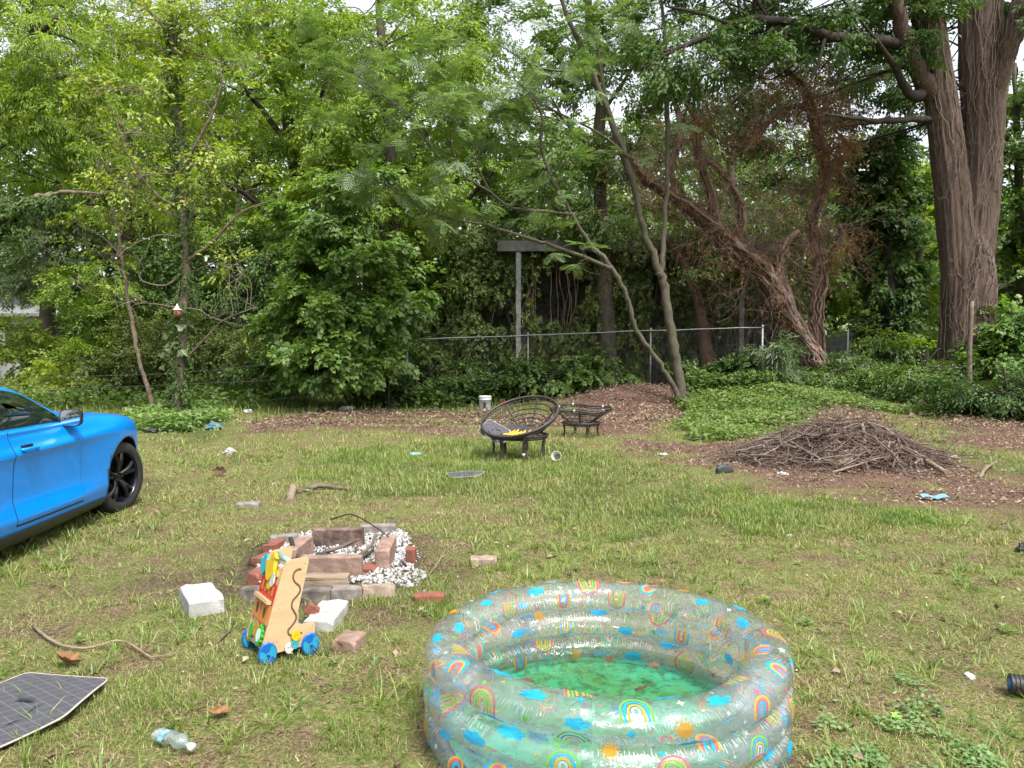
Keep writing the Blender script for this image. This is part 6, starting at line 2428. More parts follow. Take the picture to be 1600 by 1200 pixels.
    nt.links.new(bn, g.inputs['Normal'])
    x = nt.nodes.new('ShaderNodeMixShader')
    nt.links.new(fr.outputs[0], x.inputs[0])
    nt.links.new(t.outputs[0], x.inputs[1])
    nt.links.new(g.outputs[0], x.inputs[2])
    nt.links.new(x.outputs[0], out.inputs['Surface'])
    o = w.build('water', m, loc=base)
    o['kind'] = 'structure'
    return base


POOL_B = pool()

M_deadleaf = pmat('brown_leaf', (.10, .045, .018), (.05, .025, .012), 30, rough=.7)
M_orangeleaf = pmat('orange_leaf', (.25, .115, .045), (.13, .06, .025), 25, rough=.8)


def curled_leaf(name, label, loc, size, rot, mat, seed, group=None, curl=.25):
    rg = np.random.default_rng(seed)
    m = MB()
    t = np.linspace(0, 1, 17)
    wd = .30 * np.sin(PI * np.clip(t * .96 + .02, 0, 1)) ** .8 * (1 + .28 * np.sin(t * 17 + seed))
    V = []
    for s in np.linspace(-1, 1, 7):
        V.append(np.stack([t - .5, wd * s, curl * .6 * s * s * wd * 2 + curl * (t - .5) ** 2 * 1.2 + .015 * np.sin(9 * t + s * 3)], -1))
    m.grid(np.array(V) * size)
    m.tube(np.array([[-.5, 0, curl * .3], [-.68, .03, curl * .45], [-.8, .08, curl * .5]]) * size, .012 * size, 5)
    o = m.build(name, mat, loc=loc, rot=rot)
    return tag(o, label, 'leaf', group)


for i, (px, py, z, s, col, lab) in enumerate([
        (822, 1064, .121, .055, 0, 'dark narrow leaf floating at the left end of the green pool water'),
        (820, 1079, .121, .050, 1, 'yellowish brown leaf floating left of the middle of the pool'),
        (866, 1083, .121, .058, 0, 'broad dark brown leaf in the middle left of the pool water'),
        (1002, 1076, .121, .060, 1, 'orange brown leaf floating right of the middle of the pool'),
        (952, 1030, .121, .045, 0, 'small brown leaf near the far edge of the pool water'),
        (1022, 1040, .121, .045, 0, 'small curled leaf at the far right of the pool water'),
        (1012, 1096, .121, .045, 0, 'dark leaf by the near wall of the pool')]):
    p = Gz(px, py, POOL_B[2] + z)
    curled_leaf('dead_leaf', lab, p, s * 1.35, (0.1 * i, .05, i * 1.3), M_deadleaf, 910 + i, 'dead leaves in the pool', .12)
sm = MB()
p0, p1 = Gz(890, 1104, POOL_B[2] + .122), Gz(924, 1092, POOL_B[2] + .122)
pm_ = (p0 + p1) / 2 + [0, .008, .004]
sm.tube(catmull(np.array([p0, pm_, p1]), 4), .0022, 5)
sm.tube(np.array([pm_, pm_ + [.02, .03, .004]]), .0016, 4)
tag(sm.build('twig', B_dark), 'thin dark twig floating in the pool water', 'twig')

# ================================================================== FIRE PIT, BLOCKS, BRUSH PILE
def stonemat(name, c1, c2, soot=0.0, dirt=.55):
    m, nt, out = newmat(name)
    b = nt.nodes.new('ShaderNodeBsdfPrincipled')
    v = coords(nt, 'Object')
    n = noise(nt, v, 14, 6, .65)
    n2 = noise(nt, v, 160, 3)
    col = ramp(nt, [(.35, c1), (.68, c2)], n.outputs['Fac']).outputs['Color']
    col = mixc(nt, ramp(nt, [(.35, (.35, .35, .35)), (.6, (0, 0, 0))], n2.outputs['Fac']).outputs['Color'], col, tuple(x * .45 for x in c1))
    n4 = noise(nt, v, 4.5, 6, .7, .8)
    col = mixc(nt, ramp(nt, [(.42, (dirt, dirt, dirt)), (.60, (0, 0, 0))], n4.outputs['Fac']).outputs['Color'], col, (.10, .078, .062))
    if soot:
        n3 = noise(nt, v, 7, 5)
        f = ramp(nt, [(.38, (1, 1, 1)), (.62, (0, 0, 0))], n3.outputs['Fac']).outputs['Color']
        col = mixc(nt, math_(nt, 'MULTIPLY', f, soot), col, (.025, .022, .020))
    nt.links.new(col, b.inputs['Base Color'])
    b.inputs['Roughness'].default_value = .92
    b.inputs['Specular IOR Level'].default_value = .2
    nt.links.new(bump(nt, math_(nt, 'ADD', n2.outputs['Fac'], n.outputs['Fac']), .5, .006), b.inputs['Normal'])
    nt.links.new(b.outputs[0], out.inputs['Surface'])
    return m


S_pink = stonemat('pink_concrete', (0.280, 0.175, 0.140), (0.385, 0.259, 0.210))
S_pinksoot = stonemat('sooty_pink_concrete', (0.238, 0.150, 0.126), (0.336, 0.224, 0.185), .75)
S_grey = stonemat('grey_concrete', (0.224, 0.203, 0.189), (0.336, 0.308, 0.287))
S_greysoot = stonemat('sooty_grey_concrete', (0.175, 0.154, 0.140), (0.294, 0.266, 0.245), .65)
S_tan = stonemat('tan_concrete', (0.322, 0.238, 0.182), (0.420, 0.329, 0.259))
S_red = stonemat('red_brick', (0.231, 0.059, 0.038), (0.322, 0.105, 0.070))
S_white = stonemat('white_concrete', (.35, .35, .345), (.44, .44, .435), 0.0, .15)
S_wood = barkmat('split_timber', (0.182, 0.133, 0.091), (0.322, 0.252, 0.182), 6, (0.420, 3.500, 3.500), .5)


def block(name, label, c, size, yaw, mat, seed, tilt=(0, 0), group=None, bev=.007, cat=None, sink=.012, rough=.006):
    """bevelled, slightly chipped block standing at c (base centre)"""
    rg = np.random.default_rng(seed)
    bm = bmesh.new()
    bmesh.ops.create_cube(bm, size=1.0)
    for v in bm.verts:
        v.co = Vector((v.co.x * size[0], v.co.y * size[1], (v.co.z + .5) * size[2]))
    bmesh.ops.bevel(bm, geom=list(bm.edges), offset=bev, segments=2, profile=.5, affect='EDGES')
    bmesh.ops.subdivide_edges(bm, edges=[e for e in bm.edges if e.calc_length() > .03], cuts=4, use_grid_fill=True)
    for v in bm.verts:
        p = v.co
        q = (vnoise(p.x * 30 + seed, p.y * 30 + p.z * 17, seed) - .5) * 2
        v.co += Vector((p.x / size[0], p.y / size[1], (p.z / size[2] - .5))) * (q * rough * 2)
    # chip two corners
    for k in range(2):
        cn = Vector((rg.choice([-1, 1]) * size[0] / 2, rg.choice([-1, 1]) * size[1] / 2, size[2]))
        r = rg.uniform(.012, .028)
        for v in bm.verts:
            d = (v.co - cn).length
            if d < r:
                v.co += (Vector((0, 0, size[2] / 2)) - v.co).normalized() * (r - d) * .8
    me = D.meshes.new(name)
    bm.to_mesh(me)
    bm.free()
    me.materials.append(mat)
    o = D.objects.new(name, me)
    COL.objects.link(o)
    o.location = (c[0], c[1], c[2] - sink)
    o.rotation_euler = (tilt[0], tilt[1], yaw)
    return tag(o, label, cat or name.split('_')[-1], group)


PITG = 'blocks and bricks of the fire pit'


def blk(name, label, px, py, size, yaw, mat, seed, tilt=(0, 0), group=PITG, **k):
    """px,py = middle of the bottom front edge in the photo"""
    p = G(px, py)
    fwd = np.array([-math.sin(R(yaw)), math.cos(R(yaw)), 0])
    return block(name, label, p + fwd * size[1] / 2, size, R(yaw), mat, seed, tilt, group, **k)


blk('concrete_block', 'wide soot blackened slab at the back of the fire pit', 526, 858, (.40, .095, .165), -2, S_pinksoot, 1)
blk('concrete_block', 'pale grey block behind the slab, at the back right of the fire pit', 590, 836, (.30, .10, .09), 6, S_grey, 2)
blk('concrete_block', 'long pinkish slab on the right side of the fire pit, pointing away', 597, 894, (.105, .46, .165), 2, S_pink, 3)
blk('concrete_block', 'wide clean pink slab across the front of the fire pit behind the timber', 517, 906, (.41, .085, .165), 1, S_pink, 4)
blk('timber_block', 'squared split timber lying in front of the clean pink slab', 508, 918, (.30, .10, .085), 4, S_wood, 5, cat='timber', rough=.006)
blk('concrete_block', 'grey sooty block in the front row of the pit, right behind the wooden toy', 492, 943, (.19, .10, .09), 3, S_greysoot, 6)
blk('concrete_block', 'pinkish grey block in the middle of the front row of the pit', 540, 939, (.20, .10, .088), 5, S_grey, 7)
blk('concrete_block', 'tan block with tilted top at the right end of the front row', 592, 934, (.21, .13, .075), 16, S_tan, 8, (R(-10), R(3)))
blk('concrete_block', 'grey block at the left end of the front row', 394, 939, (.165, .11, .085), -4, S_greysoot, 9)
blk('concrete_block', 'light grey block at the back left rim of the fire pit', 444, 852, (.21, .10, .085), 14, S_grey, 10)
blk('concrete_block', 'pink slab on the left side of the fire pit behind the toy handle', 450, 893, (.105, .42, .165), -3, S_pink, 11)
blk('red_brick', 'red brick on the left rim nearest to the wooden toy', 394, 913, (.095, .19, .085), -14, S_red, 12, cat='brick')
blk('red_brick', 'red brick in the middle of the three on the left rim', 402, 886, (.095, .19, .075), -12, S_red, 13, cat='brick')
blk('red_brick', 'red brick farthest back of the three on the left rim', 418, 866, (.10, .19, .085), -10, S_red, 14, cat='brick')
blk('red_brick', 'red brick standing by itself on the right edge of the gravel', 641, 884, (.07, .10, .13), 0, S_red, 15, cat='brick')
blk('red_brick', 'half red brick wedged inside the pit beside the right slab', 574, 899, (.10, .15, .06), -3, S_red, 16, cat='brick')
blk('red_brick', 'lone red brick in the grass between the fire pit and the pool', 671, 943, (.195, .09, .06), 3, S_red, 17, group=None, cat='brick')
blk('paver_block', 'lone tan paver on the lawn beyond the pool', 756, 883, (.20, .12, .055), 3, S_tan, 18, group=None, cat='paver')
blk('paver_block', 'small pale paver in the grass right of the wooden toy', 537, 1017, (.13, .15, .075), -16, S_pink, 19, group=None, cat='paver', sink=.02)
blk('paver_block', 'flat grey fragment of paving on the lawn behind the pit', 386, 794, (.22, .14, .055), 4, S_grey, 20, group=None, cat='paver')
yd = np.array([-.21, .34, 0]) / .4
xd = np.array([.34, .21, 0]) / .4
p = G(296, 966)
block('white_block', 'white concrete block standing alone left of the wooden toy', p + xd * .10 + yd * .195, (.20, .39, .098), R(31.7), S_white, 21, cat='block')
p = G(498, 989)
block('white_block', 'white concrete block sunk in the grass behind the wooden toy', p + np.array([.0, .2, 0]), (.17, .36, .095), R(-2), S_white, 22, sink=.035, cat='block')
p = G(478, 978)
block('red_brick', 'chipped bit of red brick leaning on the white block behind the toy', p + np.array([0, .04, .062]), (.075, .05, .065), R(20), S_red, 23, (R(0), R(38)), cat='brick')


def gravel():
    rg = np.random.default_rng(950)
    poly = [(418, 868), (450, 842), (490, 832), (560, 830), (622, 829), (645, 850), (652, 880), (672, 908), (640, 925), (600, 920), (560, 915), (470, 920), (410, 925), (400, 890)]
    wp = np.array([Gz(a, b)[:2] for a, b in poly])
    n = 5200
    x = rg.uniform(wp[:, 0].min(), wp[:, 0].max(), n)
    y = rg.uniform(wp[:, 1].min(), wp[:, 1].max(), n)
    k = pip(x + .1 * (fbm(x * 5, y * 5, 1) - .5), y + .15 * (fbm(x * 5, y * 5, 2) - .5), wp)
    x, y = x[k], y[k]
    m = len(x)
    mb = MB()
    bm = bmesh.new()
    bmesh.ops.create_icosphere(bm, subdivisions=1, radius=1)
    base = np.array([v.co[:] for v in bm.verts])
    F = np.array([[v.index for v in f.verts] for f in bm.faces])
    bm.free()
    for v in range(6):
        t = base * (1 + rg.normal(0, .22, (len(base), 1)))
        q = rg.integers(0, 6, m) == v
        c = q.sum()
        fr = frames(rg.normal(0, 1, (c, 3)), rg.normal(0, 1, (c, 3)) + [0, 0, 1])
        fr = fr * np.stack([rg.uniform(.8, 1.4, c), rg.uniform(.7, 1.1, c), rg.uniform(.45, .8, c)], -1)[:, None, :]
        s = rg.uniform(.007, .017, c)
        pos = np.stack([x[q], y[q], H(x[q], y[q]) + .006 + .022 * rg.random(c)], -1)
        scatter(mb, (t, [F]), pos, fr, s, 0)
    m_, nt, out = newmat('white_gravel')
    b = nt.nodes.new('ShaderNodeBsdfPrincipled')
    g = nt.nodes.new('ShaderNodeNewGeometry')
    nt.links.new(ramp(nt, [(0, (.14, .125, .11)), (.3, (.30, .29, .28)), (1, (.50, .50, .50))], g.outputs['Random Per Island']).outputs['Color'], b.inputs['Base Color'])
    b.inputs['Roughness'].default_value = .8
    nt.links.new(b.outputs[0], out.inputs['Surface'])
    o = mb.build('gravel', m_)
    tag(o, 'white marble gravel spread inside and right of the fire pit', 'gravel', kind='stuff')


gravel()

B_stick = barkmat('stick_bark', (.065, .048, .038), (.19, .145, .115), 9, (1, 1, 1), .5)
B_pale = barkmat('pale_stick', (.16, .12, .085), (.29, .225, .16), 9, (1, 1, 1), .4)
B_char = pmat('charcoal', (.012, .012, .012), (.05, .048, .045), 30, rough=.9, bmp=.6)


def stick(name, label, pts, r, mat, seed, forks=0, cat='stick', group=None):
    """pts: world points"""
    rg = np.random.default_rng(seed)
    q = catmull(np.array(pts, float), 6)
    q = q + rg.normal(0, r[0] * .12, q.shape)
    c = q.mean(0)
    m = MB()
    m.tube(q - c, np.linspace(r[0], r[1], len(q)) * (1 + rg.normal(0, .07, len(q))), 8)
    for k in range(forks):
        j = rg.integers(len(q) // 4, len(q) - 2)
        d = q[j + 1] - q[j]
        d = d / np.linalg.norm(d) + rg.normal(0, .55, 3) * [1, 1, .4]
        L = np.linalg.norm(q[-1] - q[0]) * rg.uniform(.15, .35)
        m.tube(catmull(np.array([q[j] - c, q[j] - c + d * L * .5, q[j] - c + d * L + rg.normal(0, .05 * L, 3)]), 3), np.linspace(r[1] * 1.1, r[1] * .4, 7), 5)
    o = m.build(name, mat, loc=c)
    return tag(o, label, cat, group)


def up(p, z):
    return np.array([p[0], p[1], p[2] + z])


stick('stick', 'bent dark twig arching over the back slab and right slab of the pit', [up(G(517, 850), .20), up(G(530, 850), .22), up(G(552, 848), .23), up(G(590, 868), .21), up(G(618, 872), .12)], (.008, .004), B_dark, 1)
stick('stick', 'thick pale bark stick lying inside the pit below the sooty slab', [up(G(505, 872), .04), up(G(540, 868), .08), up(G(562, 866), .12)], (.016, .011), B_stick, 2, 1)
stick('stick', 'grey branch reaching from the pit to the right slab', [up(G(560, 880), .05), up(G(580, 872), .10), up(G(590, 858), .15)], (.014, .008), B_stick, 3, 1)
stick('stick', 'dark hooked branch behind the mint handle of the toy', [up(G(455, 880), .18), up(G(462, 890), .12), up(G(474, 903), .04)], (.018, .010), B_dark, 4)
stick('stick', 'thin dark twig lying on the gravel left inside the pit', [up(G(450, 874), .10), up(G(470, 866), .08), up(G(490, 855), .09)], (.006, .003), B_dark, 5, 1)
stick('stick', 'blackened stick end at the heart of the pit', [up(G(545, 892), .03), up(G(565, 882), .05), up(G(583, 872), .06)], (.019, .012), B_char, 6)
stick('stick', 'thin straight twig sticking up right of the fire pit', [up(G(667, 905), .01), up(G(682, 893), .05), up(G(695, 880), .09)], (.004, .003), B_pale, 7)
stick('stick', 'dark twig crossing the red bricks at the left of the pit', [up(G(388, 888), .03), up(G(400, 872), .085), up(G(420, 868), .10)], (.006, .004), B_dark, 8)
stick('stick', 'crooked long twig on the lawn above the quilted mat', [up(G(53, 982), .012), up(G(75, 1003), .02), up(G(105, 1016), .02), up(G(140, 1018), .02), up(G(190, 1010), .03), up(G(235, 1033), .02)], (.009, .005), B_pale, 9)
stick('stick', 'short pale twig forking from the end of the long crooked twig', [up(G(234, 1033), .02), up(G(262, 1029), .02), up(G(292, 1021), .015)], (.004, .002), B_pale, 10)
stick('stick', 'short grey stick in the grass just left of the toy wheels', [up(G(338, 1008), .012), up(G(350, 998), .015), up(G(361, 989), .018)], (.007, .005), B_stick, 11)
stick('stick', 'flat dark weathered branch behind the pit beside the pale log end', [up(G(462, 772), .02), up(G(500, 765), .04), up(G(547, 767), .02)], (.030, .022), B_stick, 12)
stick('log_end', 'short pale stripped log end standing behind the fire pit', [up(G(452, 786), 0), up(G(455, 778), .05), up(G(458, 772), .08)], (.048, .036), B_pale, 13, cat='log')
stick('stick', 'thin pale straw twig under the legs of the bowl chair', [up(G(806, 738), .02), up(G(830, 737), .04), up(G(850, 728), .06)], (.008, .005), B_pale, 14)

# charcoal lumps in the pit
def lump(name, label, cat, p, size, mat, seed, sub=3, amp=.35, freq=3.0, group=None, rot=(0, 0, 0)):
    rg = np.random.default_rng(seed)
    bm = bmesh.new()
    bmesh.ops.create_icosphere(bm, subdivisions=sub, radius=1)
    for v in bm.verts:
        c = v.co
        n = fbm(c.x * freq + seed, c.y * freq + c.z * 1.7, seed, 3) + fbm(c.z * freq + 9, c.x * 2 + seed, seed + 5, 3) - 1
        v.co = c * (1 + amp * 2 * float(n))
        v.co = Vector((v.co.x * size[0] / 2, v.co.y * size[1] / 2, v.co.z * size[2] / 2))
    me = D.meshes.new(name)
    bm.to_mesh(me)
    bm.free()
    me.materials.append(mat)
    o = D.objects.new(name, me)
    COL.objects.link(o)
    o.location = p
    o.rotation_euler = rot
    return tag(o, label, cat, group)


for i, (px, py, s, lab) in enumerate(((503, 874, .10, 'biggest black charcoal lump below the sooty slab'), (488, 878, .06, 'small ashy charcoal lump behind the clean pink slab'), (528, 879, .07, 'charcoal lump in the middle of the pit'))):
    lump('charcoal_lump', lab, 'charcoal', up(G(px, py), s * .2), (s * 1.2, s, s * .6), B_char, 30 + i)


def brush_pile():
    rg = np.random.default_rng(960)
    c = G(1312, 718)
    def hz(x, y):
        xx = (x - c[0] - .15)
        r2 = (xx / (1.0 if xx > 0 else 1.25)) ** 2 + ((y - c[1]) / .72) ** 2
        return float(H(x, y)) + .43 * math.exp(-r2 * 1.2) * (.60 + .8 * float(fbm(x * 2.3, y * 2.3, 77)))
    m = MB()
    for k in range(1500):
        a = rg.random() * 2 * PI
        r = rg.random() ** .6
        x0 = c[0] + 1.45 * r * math.cos(a) * (1.12 if math.cos(a) < 0 else 1.0)
        y0 = c[1] + .85 * r * math.sin(a)
        th = rg.normal(0, 1.0) + (PI if rg.random() < .5 else 0)
        L = rg.uniform(.25, 1.15) * (1 - .35 * r)
        lift = rg.uniform(-.14, .13)
        n = 5
        d = np.array([math.cos(th), math.sin(th)])
        pts = []
        p = np.array([x0, y0]) - d * L / 2
        bend = rg.normal(0, .4)
        for i in range(n):
            pts.append([p[0], p[1], max(hz(p[0], p[1]) + lift + rg.normal(0, .02), float(H(p[0], p[1])) + .008)])
            th += bend * .5 + rg.normal(0, .22)
            p = p + np.array([math.cos(th), math.sin(th)]) * L / (n - 1)
        pts = np.array(pts)
        pts[:, 2] = .5 * pts[:, 2] + .5 * np.linspace(pts[0, 2], pts[-1, 2], n)
        rad = rg.choice([.003, .004, .006, .010, .016], p=[.30, .27, .20, .14, .09])
        m.tube(pts, np.linspace(rad, rad * .45, n), 4 if rad < .006 else 6, rg.integers(0, 3), caps=False)
    for k in range(90):
        a = rg.random() * 2 * PI
        x = c[0] + rg.normal(0, .75)
        y = c[1] + rg.normal(0, .3)
        tips = []
        twigs(m, np.array([x, y, hz(x, y) - .05]), np.array([rg.normal(0, 1), rg.normal(-.2, .6), rg.uniform(.2, 1.0)]), rg.uniform(.25, .6), .005, rg, 1, 4, 0)
    o = m.build('brush_tangle', [B_stick, pmat('brown_twig', (.155, .098, .078), (.075, .046, .036), 14, rough=.95), pmat('grey_twig', (.23, .18, .15), (.11, .08, .066), 14, rough=.95)], loc=None)
    tag(o, 'tangled heap of dry brown twigs making up the brush pile', 'brush', kind='stuff')

    def on(px, py, z=.03):
        """point on top of the pile seen at pixel"""
        for t in np.linspace(8.0, 13, 400):
            p = P(px, py, t)
            if p[2] <= hz(p[0], p[1]):
                return p + [0, 0, z]
        return G(px, py)
    def st(label, pl, r, mat, seed, forks=2, grp='branches on the brush pile'):
        stick('branch', label, [on(*q) for q in pl], r, mat, seed, forks, 'branch', grp)
    st('thick pale stripped branch sliding down the right front of the brush pile', [(1395, 698), (1425, 710), (1450, 725), (1478, 742)], (.036, .030), B_pale, 1, 1)
    st('long grey crooked branch across the top of the brush pile', [(1255, 676), (1290, 668), (1320, 664), (1345, 655)], (.026, .014), B_stick, 2, 3)
    st('grey branch running down the left front of the brush pile', [(1215, 680), (1200, 700), (1182, 720)], (.017, .008), B_stick, 3, 2)
    st('forked branch rising from the middle of the pile', [(1275, 690), (1298, 672), (1308, 658), (1310, 645)], (.018, .009), B_stick, 4, 2)
    st('straight pale branch leaning across the pile front', [(1300, 742), (1330, 733), (1365, 722), (1392, 715)], (.014, .008), B_pale, 5, 2)
    st('curved grey branch right of the pile centre', [(1340, 710), (1370, 697), (1395, 693), (1405, 700)], (.018, .010), B_stick, 6, 2)
    st('upright cut stub near the crest of the pile', [(1352, 694, .02), (1350, 683, .06), (1347, 674, .10)], (.024, .020), B_pale, 7, 0)
    st('long low branch along the left end of the pile', [(1130, 712), (1170, 704), (1215, 697), (1260, 692)], (.015, .008), B_stick, 8, 3)
    st('branch hanging off the right end of the pile', [(1395, 660), (1402, 685), (1404, 705), (1395, 730)], (.016, .008), B_stick, 9, 2)
    st('pale curved branch arching over the left crest', [(1246, 672), (1255, 682), (1285, 684), (1300, 676)], (.016, .010), B_stick, 10, 1)
    st('thin branch lying in front of the pile towards the lawn', [(1240, 718), (1270, 722), (1300, 718), (1330, 708)], (.014, .007), B_stick, 11, 2)
    st('broken chunk of bark at the front foot of the pile', [(1308, 728), (1320, 724), (1332, 722)], (.04, .034), B_pale, 12, 0)
    stick('stick', 'pale splintered stick on the litter right of the brush pile', [up(G(1530, 750), .02), up(G(1540, 738), .05), up(G(1556, 730), .07)], (.022, .012), B_pale, 13, 1)
    stick('stick', 'thin stick standing up above the crest of the brush pile', [on(1345, 648), up(on(1340, 640), .12), up(on(1334, 632), .28)], (.008, .004), B_stick, 14, 1)


brush_pile()

# ================================================================== WOODEN ACTIVITY WALKER
M_birch = pmat('birch_plywood', (.46, .315, .175), (.52, .375, .225), 3.5, rough=.45, stretch=(0.680, 0.680, 6.120), bmp=.05)
M_edge = pmat('plywood_edge', (0.408, 0.272, 0.150), (0.340, 0.218, 0.116), 30, rough=.6)
M_yel = pmat('yellow_paint', (0.585, 0.408, 0.010), (0.558, 0.374, 0.008), 10, rough=.4)
M_red = pmat('red_paint', (0.422, 0.020, 0.014), (0.381, 0.019, 0.012), 10, rough=.4)
M_orange = pmat('orange_wood', (0.490, 0.190, 0.041), (0.435, 0.150, 0.034), 12, rough=.4)
M_green = pmat('green_paint', (0.041, 0.340, 0.034), (0.034, 0.299, 0.034), 10, rough=.35)
M_blue = pmat('blue_paint', (0.007, 0.109, 0.394), (0.007, 0.095, 0.340), 10, rough=.35)
M_lblue = pmat('light_blue_paint', (0.020, 0.272, 0.422), (0.020, 0.245, 0.381), 10, rough=.35)
M_mint = pmat('mint_paint', (0.245, 0.422, 0.367), (0.218, 0.381, 0.333), 10, rough=.35)
M_cyan = pmat('cyan_paint', (0.027, 0.326, 0.394), (0.027, 0.299, 0.354), 10, rough=.4)
M_wpaint = pmat('white_paint', (0.503, 0.503, 0.490), (0.462, 0.462, 0.449), 10, rough=.4)
M_dkwood = pmat('dark_slot', (.06, .035, .02), (.10, .06, .035), 20, rough=.8)
M_greyp = pmat('grey_blue_paint', (0.272, 0.340, 0.381), (0.245, 0.306, 0.340), 10, rough=.4)


def walker():
    p = (G(415, 1037) + G(486, 1021)) / 2
    yaw = math.atan2(-.585, -.81)
    fwd = np.array([math.cos(yaw), math.sin(yaw), 0])
    lft = np.array([-math.sin(yaw), math.cos(yaw), 0])
    o = G(416, 1037) + lft * -.125
    root = thing('baby_walker', 'wooden toy walker with blue wheels, yellow birds and red house, by the fire pit', 'toy walker', (o[0], o[1], o[2] + .0), yaw)
    root.scale = (.80, .74, 1)
    # local: x = forward (u negative), y = +.155 camera side panel, z up
    side = [(.03, .075), (.022, .045), (-.02, .04), (-.300, .045), (-.318, .06), (-.322, .145), (-.315, .158), (-.235, .158), (-.212, .170), (-.204, .195), (-.206, .22), (-.285, .478), (-.286, .495), (-.275, .507), (-.165, .503), (-.140, .495), (-.120, .472)]
    M = np.array([[1, 0, 0], [0, 0, 1], [0, 1, 0]], float)     # (x, z, depth) -> (x, depth, z)
    for y0, nm in ((.150, 'near'), (-.168, 'far')):
        m = MB()
        m.prism(side, y0, y0 + .016, M, mat=0, matside=1)
        sp = m.build('side_panel', [M_birch, M_edge], root)
        if nm == 'near':
            g = MB()
            path = [(-.235, .445), (-.215, .448), (-.190, .436), (-.182, .41), (-.195, .385), (-.222, .362), (-.226, .335), (-.205, .312), (-.178, .292), (-.170, .262), (-.185, .235), (-.198, .21), (-.192, .185), (-.165, .160), (-.145, .145), (-.150, .122), (-.18, .112), (-.235, .118)]
            q = catmull(np.array(path), 5)
            t = np.gradient(q, axis=0)
            t /= np.linalg.norm(t, axis=1)[:, None]
            nrm = np.c_[-t[:, 1], t[:, 0]] * .0065
            A = q + nrm
            B = q - nrm
            V = np.stack([np.c_[A[:, 0], np.full(len(q), .1672), A[:, 1]], np.c_[B[:, 0], np.full(len(q), .1672), B[:, 1]]])
            g.grid(V, 0)
            e = .0022
            V = np.stack([np.c_[B[:, 0] - nrm[:, 0] * -.0, np.full(len(q), .1676), B[:, 1]], np.c_[B[:, 0] + nrm[:, 0] * .45, np.full(len(q), .1676), B[:, 1] + nrm[:, 1] * .45]])
            g.grid(V, 1)
            g.build('bead_slot', [M_dkwood, M_edge], sp)
            for (x, z, r, mt, nm2) in ((-.190, .112, .027, M_yel, 'slide_bird'), (-.183, .068, .025, M_cyan, 'slide_bird'), (-.145, .055, .026, M_wpaint, 'slide_bird')):
                d = MB()
                n = 22
                a = np.arange(n) * 2 * PI / n
                poly = np.stack([x + r * np.cos(a) * (1 + .10 * np.cos(2 * a)), z + r * np.sin(a)], -1)
                d.prism(poly, .168 + (.004 if mt is M_yel else 0), .182 + (.004 if mt is M_yel else 0), M)
                for dx in (-.006, .008):
                    d.lathe([(.0028, 0), (.0028, .0015), (0, .0018)], 8, 1, M=rotm('X', -PI / 2), o=(x + dx, .182 + (.004 if mt is M_yel else 0), z + .004))
                d.build(nm2, [mt, M_black], sp)
            for (x, z) in ((-.262, .475), (-.075, .315), (-.085, .27), (-.05, .10), (-.07, .10), (-.06, .08), (-.305, .145)):
                d = MB()
                d.lathe([(.004, 0), (.004, .001), (0, .0012)], 10, M=rotm('X', -PI / 2), o=(x, .1665, z))
                d.build('screw_head', M_edge, sp)
    # front board between the panels
    a0, a1 = np.array([.018, .06]), np.array([-.118, .462])
    L = np.linalg.norm(a1 - a0)
    ux = (a1 - a0) / L
    nx = np.array([ux[1], -ux[0]])           # outward (forward) normal
    def on_board(y, t, off=0.0):
        q = a0 + ux * t * L + nx * off
        return np.array([q[0], y, q[1]])
    MBrd = np.array([[0, ux[0], nx[0]], [1, 0, 0], [0, ux[1], nx[1]]])   # (across y, along, out) -> xyz
    org = np.array([a0[0], 0, a0[1]])
    bd = MB()
    bd.prism([(-.152, 0), (.150, 0), (.150, L), (-.152, L)], -.012, 0, MBrd, org)
    brd = bd.build('front_board', M_green if False else M_birch, root)
    def pl(name, pts, z0, z1, mat, par=brd, holes=None):
        m = MB()
        m.prism(pts, z0, z1, MBrd, org)
        return m.build(name, mat, par)
    # red house
    rh = pl('play_house', [(-.14, .235), (.145, .235), (.145, .33), (.10, .345), (-.10, .345), (-.14, .33)], .0005, .014, M_red)
    for cx in (-.085, -.02, .055, .11):
        pl('house_window', [(cx - .016, .275), (cx + .016, .275), (cx + .016, .315), (cx + .008, .325), (cx - .008, .325), (cx - .016, .315)], .0142, .017, M_orange, rh)
    pl('shelf', [(-.13, .232), (.14, .232), (.14, .250), (-.13, .250)], .0145, .045, M_birch)
    dr = pl('sorter_door', [(-.135, .13), (-.012, .13), (-.012, .228), (-.135, .228)], .0005, .02, M_orange)
    dr2 = pl('sorter_door', [(.005, .13), (.14, .13), (.14, .228), (.005, .228)], .0005, .02, M_orange)
    for cx, par in ((-.072, dr), (.072, dr2)):
        n = 18
        a = np.arange(n) * 2 * PI / n
        pl('peep_hole', np.stack([cx + .022 * np.cos(a), .18 + .030 * np.sin(a)], -1), .0202, .0212, M_dkwood, par)
    def gear(cx, cy_, r, teeth, mat, z0, z1, nm, par=brd):
        pts = []
        for i in range(teeth * 4):
            a = 2 * PI * i / (teeth * 4)
            rr = r * (1.0 if i % 4 in (0, 1) else .86)
            pts.append((cx + rr * math.cos(a), cy_ + rr * math.sin(a)))
        return pl(nm, pts, z0, z1, mat, par)
    gg = gear(.085, .065, .055, 12, M_green, .010, .028, 'gear')
    n = 24
    a = np.arange(n) * 2 * PI / n
    pl('gear_mirror', np.stack([.085 + .034 * np.cos(a), .065 + .034 * np.sin(a)], -1), .0282, .031, pmat('pale_mirror', (.55, .68, .70), (.5, .62, .64), 10, rough=.12), gg)
    gear(-.02, .075, .042, 10, M_orange, .006, .018, 'gear')
    gear(-.10, .055, .040, 10, M_green, .006, .018, 'gear')
